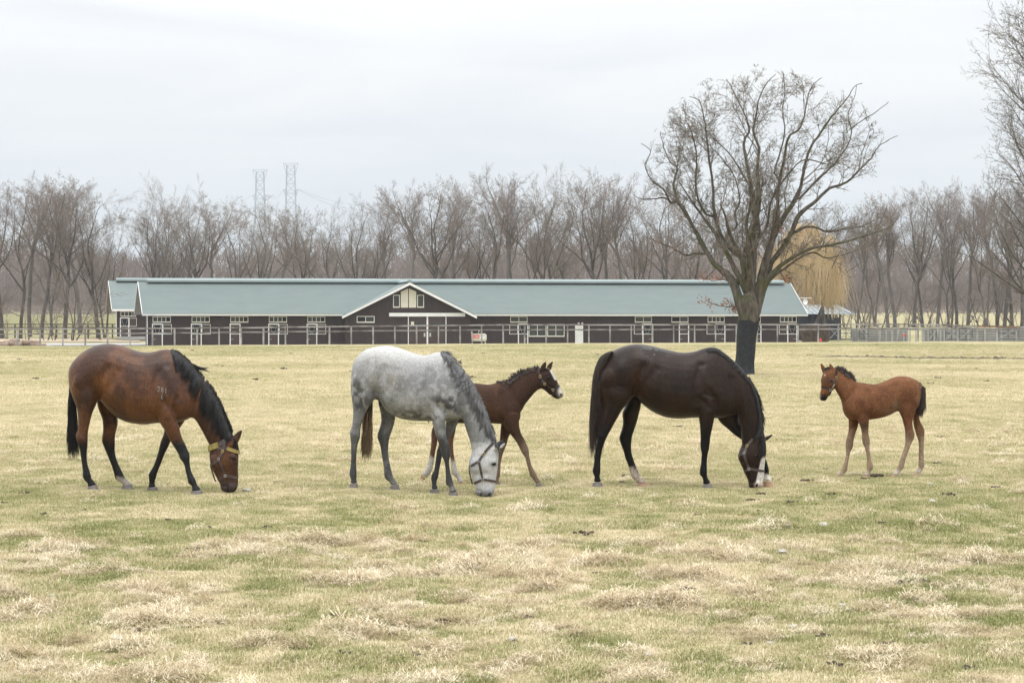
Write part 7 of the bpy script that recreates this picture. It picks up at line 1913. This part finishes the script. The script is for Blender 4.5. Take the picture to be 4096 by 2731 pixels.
def scatter(name, label, cat, P, rot, scl, tint, idx, coll):
    me = bpy.data.meshes.new(name); n = len(P); me.vertices.add(n); me.vertices.foreach_set('co', np.asarray(P, np.float32).ravel())
    for nm, arr, ty in (('rot', rot, 'FLOAT'), ('scl', scl, 'FLOAT'), ('tint', tint, 'FLOAT'), ('idx', idx, 'INT')):
        at = me.attributes.new(nm, ty, 'POINT'); at.data.foreach_set('value', np.asarray(arr, np.int32 if ty == 'INT' else np.float32))
    o = bpy.data.objects.new(name, me); COL.objects.link(o); tag(o, label, cat, kind='stuff')
    ng = bpy.data.node_groups.new(name, 'GeometryNodeTree'); ng.interface.new_socket('Geometry', in_out='INPUT', socket_type='NodeSocketGeometry'); ng.interface.new_socket('Geometry', in_out='OUTPUT', socket_type='NodeSocketGeometry')
    nd = ng.nodes.new; lk = ng.links.new
    gi = nd('NodeGroupInput'); go_ = nd('NodeGroupOutput'); ip = nd('GeometryNodeInstanceOnPoints'); ci = nd('GeometryNodeCollectionInfo')
    ci.inputs['Collection'].default_value = coll; ci.inputs['Separate Children'].default_value = True; ci.inputs['Reset Children'].default_value = True
    def na(nm, ty):
        x = nd('GeometryNodeInputNamedAttribute'); x.data_type = ty; x.inputs['Name'].default_value = nm; return x.outputs['Attribute']
    cx = nd('ShaderNodeCombineXYZ'); lk(na('rot', 'FLOAT'), cx.inputs['Z'])
    lk(gi.outputs[0], ip.inputs['Points']); lk(ci.outputs[0], ip.inputs['Instance']); ip.inputs['Pick Instance'].default_value = True
    lk(na('idx', 'INT'), ip.inputs['Instance Index']); lk(cx.outputs[0], ip.inputs['Rotation']); lk(na('scl', 'FLOAT'), ip.inputs['Scale'])
    lk(ip.outputs[0], go_.inputs[0])
    md = o.modifiers.new('scatter', 'NODES'); md.node_group = ng
    return o
rs = np.random.RandomState(12)
Ps = []
def band_pts(Y0, Y1, dens, marg=1.35):
    A = .2048*2*marg*(Y1**2-Y0**2)/2+4*(Y1-Y0); n = int(A*dens)
    Y = np.sqrt(rs.uniform(Y0**2, Y1**2, n)); X = rs.uniform(-1, 1, n)*(.2048*marg*Y+1); return X, Y
segs = [(10.0, 20, 420, 1.0), (20, 36, 280, 1.0), (36, 60, 110, 1.2), (60, 120, 26, 1.8), (120, 215, 5, 2.5)]
XS = []; YS = []; SS = []
for y0, y1, de, s_ in segs:
    X, Y = band_pts(y0, y1, de); XS.append(X); YS.append(Y); SS.append(np.full(len(X), s_)*rs.uniform(.7, 1.3, len(X)))
X = np.concatenate(XS); Y = np.concatenate(YS); S_ = np.concatenate(SS)
st = straw_field(X, Y); S_ = S_*(.45+1.1*fbm(X*2.6, Y*2.6, seed=71, oct=3))*np.where(Y < 24, 1+.7*np.clip(.45-st, 0, 1), 1)
def hoof_near(X, Y):
    g = np.zeros_like(X)
    for hx, hy, hz in HOOFS: g = np.maximum(g, np.exp(-((X-hx)/.18)**2-((Y-hy)/np.where(Y < hy, .6, .15))**2))
    return g
S_ = S_*(1-.62*hoof_near(X, Y))
uu_ = X*F/Y+2048; yr = H*F/(np.interp(uu_, [3180, 3400, 4200], [1427, 1428, 1438])-VH); rk = (uu_ > 3230) & (Y > yr-3.5) & (Y < yr+.8)
X, Y, S_, st = X[~rk], Y[~rk], S_[~rk], st[~rk]
P = np.c_[X, Y, ground(X, Y)]
scatter('grass', 'short pasture grass, patchy green and straw coloured', 'grass', P, rs.uniform(0, 6.28, len(X)), S_, np.clip(st+rs.normal(0, 1, len(X))*np.interp(Y, [0, 22, 34], [.16, .12, .07]), 0, 1), rs.randint(0, 6, len(X)), turf)
# flattened mats and tussocks of dead grass
X1, Y1 = band_pts(11.5, 21, 62); X2, Y2 = band_pts(21, 45, 7); X3, Y3 = band_pts(45, 130, .4)
X = np.r_[X1, X2, X3]; Y = np.r_[Y1, Y2, Y3]
cl = fbm(X*2.9, Y*2.1, seed=81, oct=3)
keep = (cl+np.where(Y < 21, .04, -.02) > .558) & (hoof_near(X*1.0, Y) < .02)
X, Y, cl = X[keep], Y[keep], cl[keep]
S_ = rs.uniform(.5, 1.35, len(X))*(.7+1.6*np.clip(cl-.5, 0, .4)/.2*.5)
P = np.c_[X, Y, ground(X, Y)+.004]
scatter('dead_grass', 'pale tan tussocks of flattened dead grass over the pasture', 'dead grass', P, rs.uniform(0, 6.28, len(X)), S_, rs.uniform(0, 1, len(X)), rs.randint(0, 5, len(X)), mats)

# ---- droppings, clods and pale stones
M['dung'] = mat_noise('dung', (.045, .034, .026), (.11, .085, .06), 14, .95, bump=.4)
M['stone'] = mat_noise('stone', (.34, .32, .28), (.48, .46, .41), 8, .8)
def clump(seed, n, r):
    rg_ = random.Random(seed); bm = bmesh.new()
    for i in range(n):
        mtx = Matrix.Translation((rg_.gauss(0, r*.9), rg_.gauss(0, r*.7), r*.35+abs(rg_.gauss(0, r*.25)))) @ Matrix.Rotation(rg_.uniform(0, 6), 4, 'Z') @ Matrix.Diagonal((rg_.uniform(.5, .9)*r, rg_.uniform(.4, .7)*r, rg_.uniform(.35, .6)*r, 1))
        bmesh.ops.create_icosphere(bm, subdivisions=1, radius=1, matrix=mtx)
    for v in bm.verts: v.co += Vector((rg_.gauss(0, r*.05), rg_.gauss(0, r*.05), rg_.gauss(0, r*.05)))
    me = bpy.data.meshes.new('droppings'); bm.to_mesh(me); bm.free(); me.materials.append(M['dung']); return me
DM = [clump(k, 7, .024) for k in range(5)]
def drop(u, v, s_):
    Y = H*F/max(v-VH, 8.0)
    X = (u-2048)*Y/F
    o = bpy.data.objects.new('droppings', DM[rt.randrange(5)]); COL.objects.link(o); o.location = (X, Y, gz(X, Y)+.005); o.scale = (s_, s_, s_*.8); o.rotation_euler = (0, 0, rt.uniform(0, 6))
    tag(o, 'small dark heap of horse droppings lying in the grass', 'droppings', 'droppings dotted over the pasture')
def crx(o, s_): return lambda x, y: (o[0]+x/s_, o[1]+y/s_)
CA = crx((0, 1900), 1.68); CB_ = crx((1400, 1900), 1.68); CC = crx((2700, 1900), 1.6848); CF = crx((3200, 1400), 2.8); CD = crx((2320, 1340), 2.376)
for c, L_ in ((CA, ((170,122,1.3),(15,203,1),(280,268,1.2),(558,238,1),(500,308,.8),(1138,325,1.1),(1415,365,1),(1790,378,1.2),(1320,525,1.6),(2015,392,.9),(250,582,.7),(360,958,.7),(925,1035,1.0),(768,1275,.9),(1270,1035,1.0),(2290,968,1.0),(2305,1235,.9),(1190,1320,1.1),(1425,760,.8),(740,48,1.0),(490,48,.8))),
              (CB_, ((285,412,.9),(1195,495,1.1),(1560,420,1.6),(500,482,.9),(2240,800,1.3),(625,1000,1.2),(285,1095,.8),(1190,965,.9),(1345,30,1.4),(1840,15,1.0),(2330,285,1.0),(1660,650,.8),(430,1200,1.0),(2000,1355,.9))),
              (CC, ((550,272,1.2),(520,184,1.2),(785,208,1.2),(150,285,1),(1050,140,1.4),(1330,172,.8),(1460,228,.9),(1695,385,.9),(245,388,.8),(1390,352,1.0),(2155,85,1.4),(1850,152,1.5),(700,460,1.2),(1640,735,1.3),(1520,740,1.2),(2215,895,1.2),(660,900,1.0),(490,1140,1.0),(1000,1095,1.1),(1420,1125,1.4),(2000,1300,1.2),(1100,1260,1.2),(1590,1078,.9),(65,800,1.2))),
              (CF, ((1005,995,1.6),(1058,995,1.4),(865,1432,2.0),(1590,978,1.3),(1525,1275,1.6),(75,1480,1.4),(295,1340,1),(1490,375,1.6),(845,330,1.8),(790,300,1.8),(575,98,1.6),(720,1455,1.2),(120,105,1.4))),
              (CD, ((935,885,1.6),(425,1352,1.2),(400,1415,1.0),(1705,1520,1.2),(145,1535,1.0),(1440,165,2.4),(90,420,1.6),(1035,968,1.0)))):
    for x, y, s_ in L_: drop(*c(x, y), s_)
for _ in range(70):
    v = 1368+8+rt.random()**2*160; u = rt.uniform(0, 4096)
    Y = H*F/(v-VH); 
    if Y < 215: drop(u, v, rt.uniform(1.6, 3.2))
def stone(u, v, s_):
    Y = H*F/(v-VH); X = (u-2048)*Y/F; rg_ = random.Random(int(u*7+v)); bm = bmesh.new(); bmesh.ops.create_icosphere(bm, subdivisions=2, radius=.024)
    for q in bm.verts: q.co = Vector((q.co.x*1.5, q.co.y*1.1, q.co.z*.7))*(1+rg_.uniform(-.18, .18))
    me = bpy.data.meshes.new('pale_stone'); bm.to_mesh(me); bm.free(); me.materials.append(M['stone']); o = bpy.data.objects.new('pale_stone', me); COL.objects.link(o); o.location = (X, Y, gz(X, Y)+.02*s_); o.scale = (s_, s_, s_); o.rotation_euler = (0, 0, rg_.uniform(0, 6))
    tag(o, 'small pale stone lying in the pasture grass', 'stone', 'pale stones in the grass')
for c, L_ in ((CA, ((350,825,.8),(790,1125,1.0),(760,567,.6),(1660,112,1.3))), (CB_, ((1740,940,.7),(1090,1130,.9),(2000,1225,.7))), (CC, ((760,378,1.0),(1000,370,1.5),(720,553,1.4),(795,1018,1.1),(2050,1000,1.0),(1125,888,.9),(645,1140,.8),(1715,80,1.0),(1735,192,1.2)))):
    for x, y, s_ in L_: stone(*c(x, y), s_)
# rut of bare dark earth across the far right of the pasture
V = []; Q = []
for k in range(121):
    u = 3180+k*9.0; v = np.interp(u, [3180, 3400, 4200], [1427, 1428, 1438]); Y = H*F/(v-VH); X = (u-2048)*Y/F; hh = (.05+.12*rt.random()*rt.random())*min(1, k/30); g0 = gz(X, Y)
    for dy, dz in ((-.9, -.02), (-.35, hh*.7), (0, hh), (.4, hh*.5), (.9, -.02)): V.append((X+rt.uniform(-.03, .03), Y+dy, g0+dz))
for k in range(120):
    for q in range(4): Q.append((5*k+q, 5*k+5+q, 5*k+6+q, 5*k+q+1))
M['earth'] = mat_noise('earth', (.055, .042, .026), (.13, .105, .062), 3, .95, bump=.4)
o = np_mesh('earth_rut', V, Q, M['earth']); tag(o, kind='structure')

# ------------------------------------------------------------------ the air between: thin even haze round the whole scene
mh = bpy.data.materials.new('haze'); mh.use_nodes = True
for n in list(mh.node_tree.nodes): mh.node_tree.nodes.remove(n)
ho = mh.node_tree.nodes.new('ShaderNodeOutputMaterial'); hv = mh.node_tree.nodes.new('ShaderNodeVolumePrincipled')
hv.inputs['Color'].default_value = (.92, .94, .97, 1); hv.inputs['Density'].default_value = .00017; hv.inputs['Anisotropy'].default_value = 0.0
mh.node_tree.links.new(hv.outputs[0], ho.inputs['Volume'])
mb = MB(); mb.box(-790, 790, -110, 1720, -4.0, 100); hz = mb.build('haze', mh); tag(hz, kind='stuff')
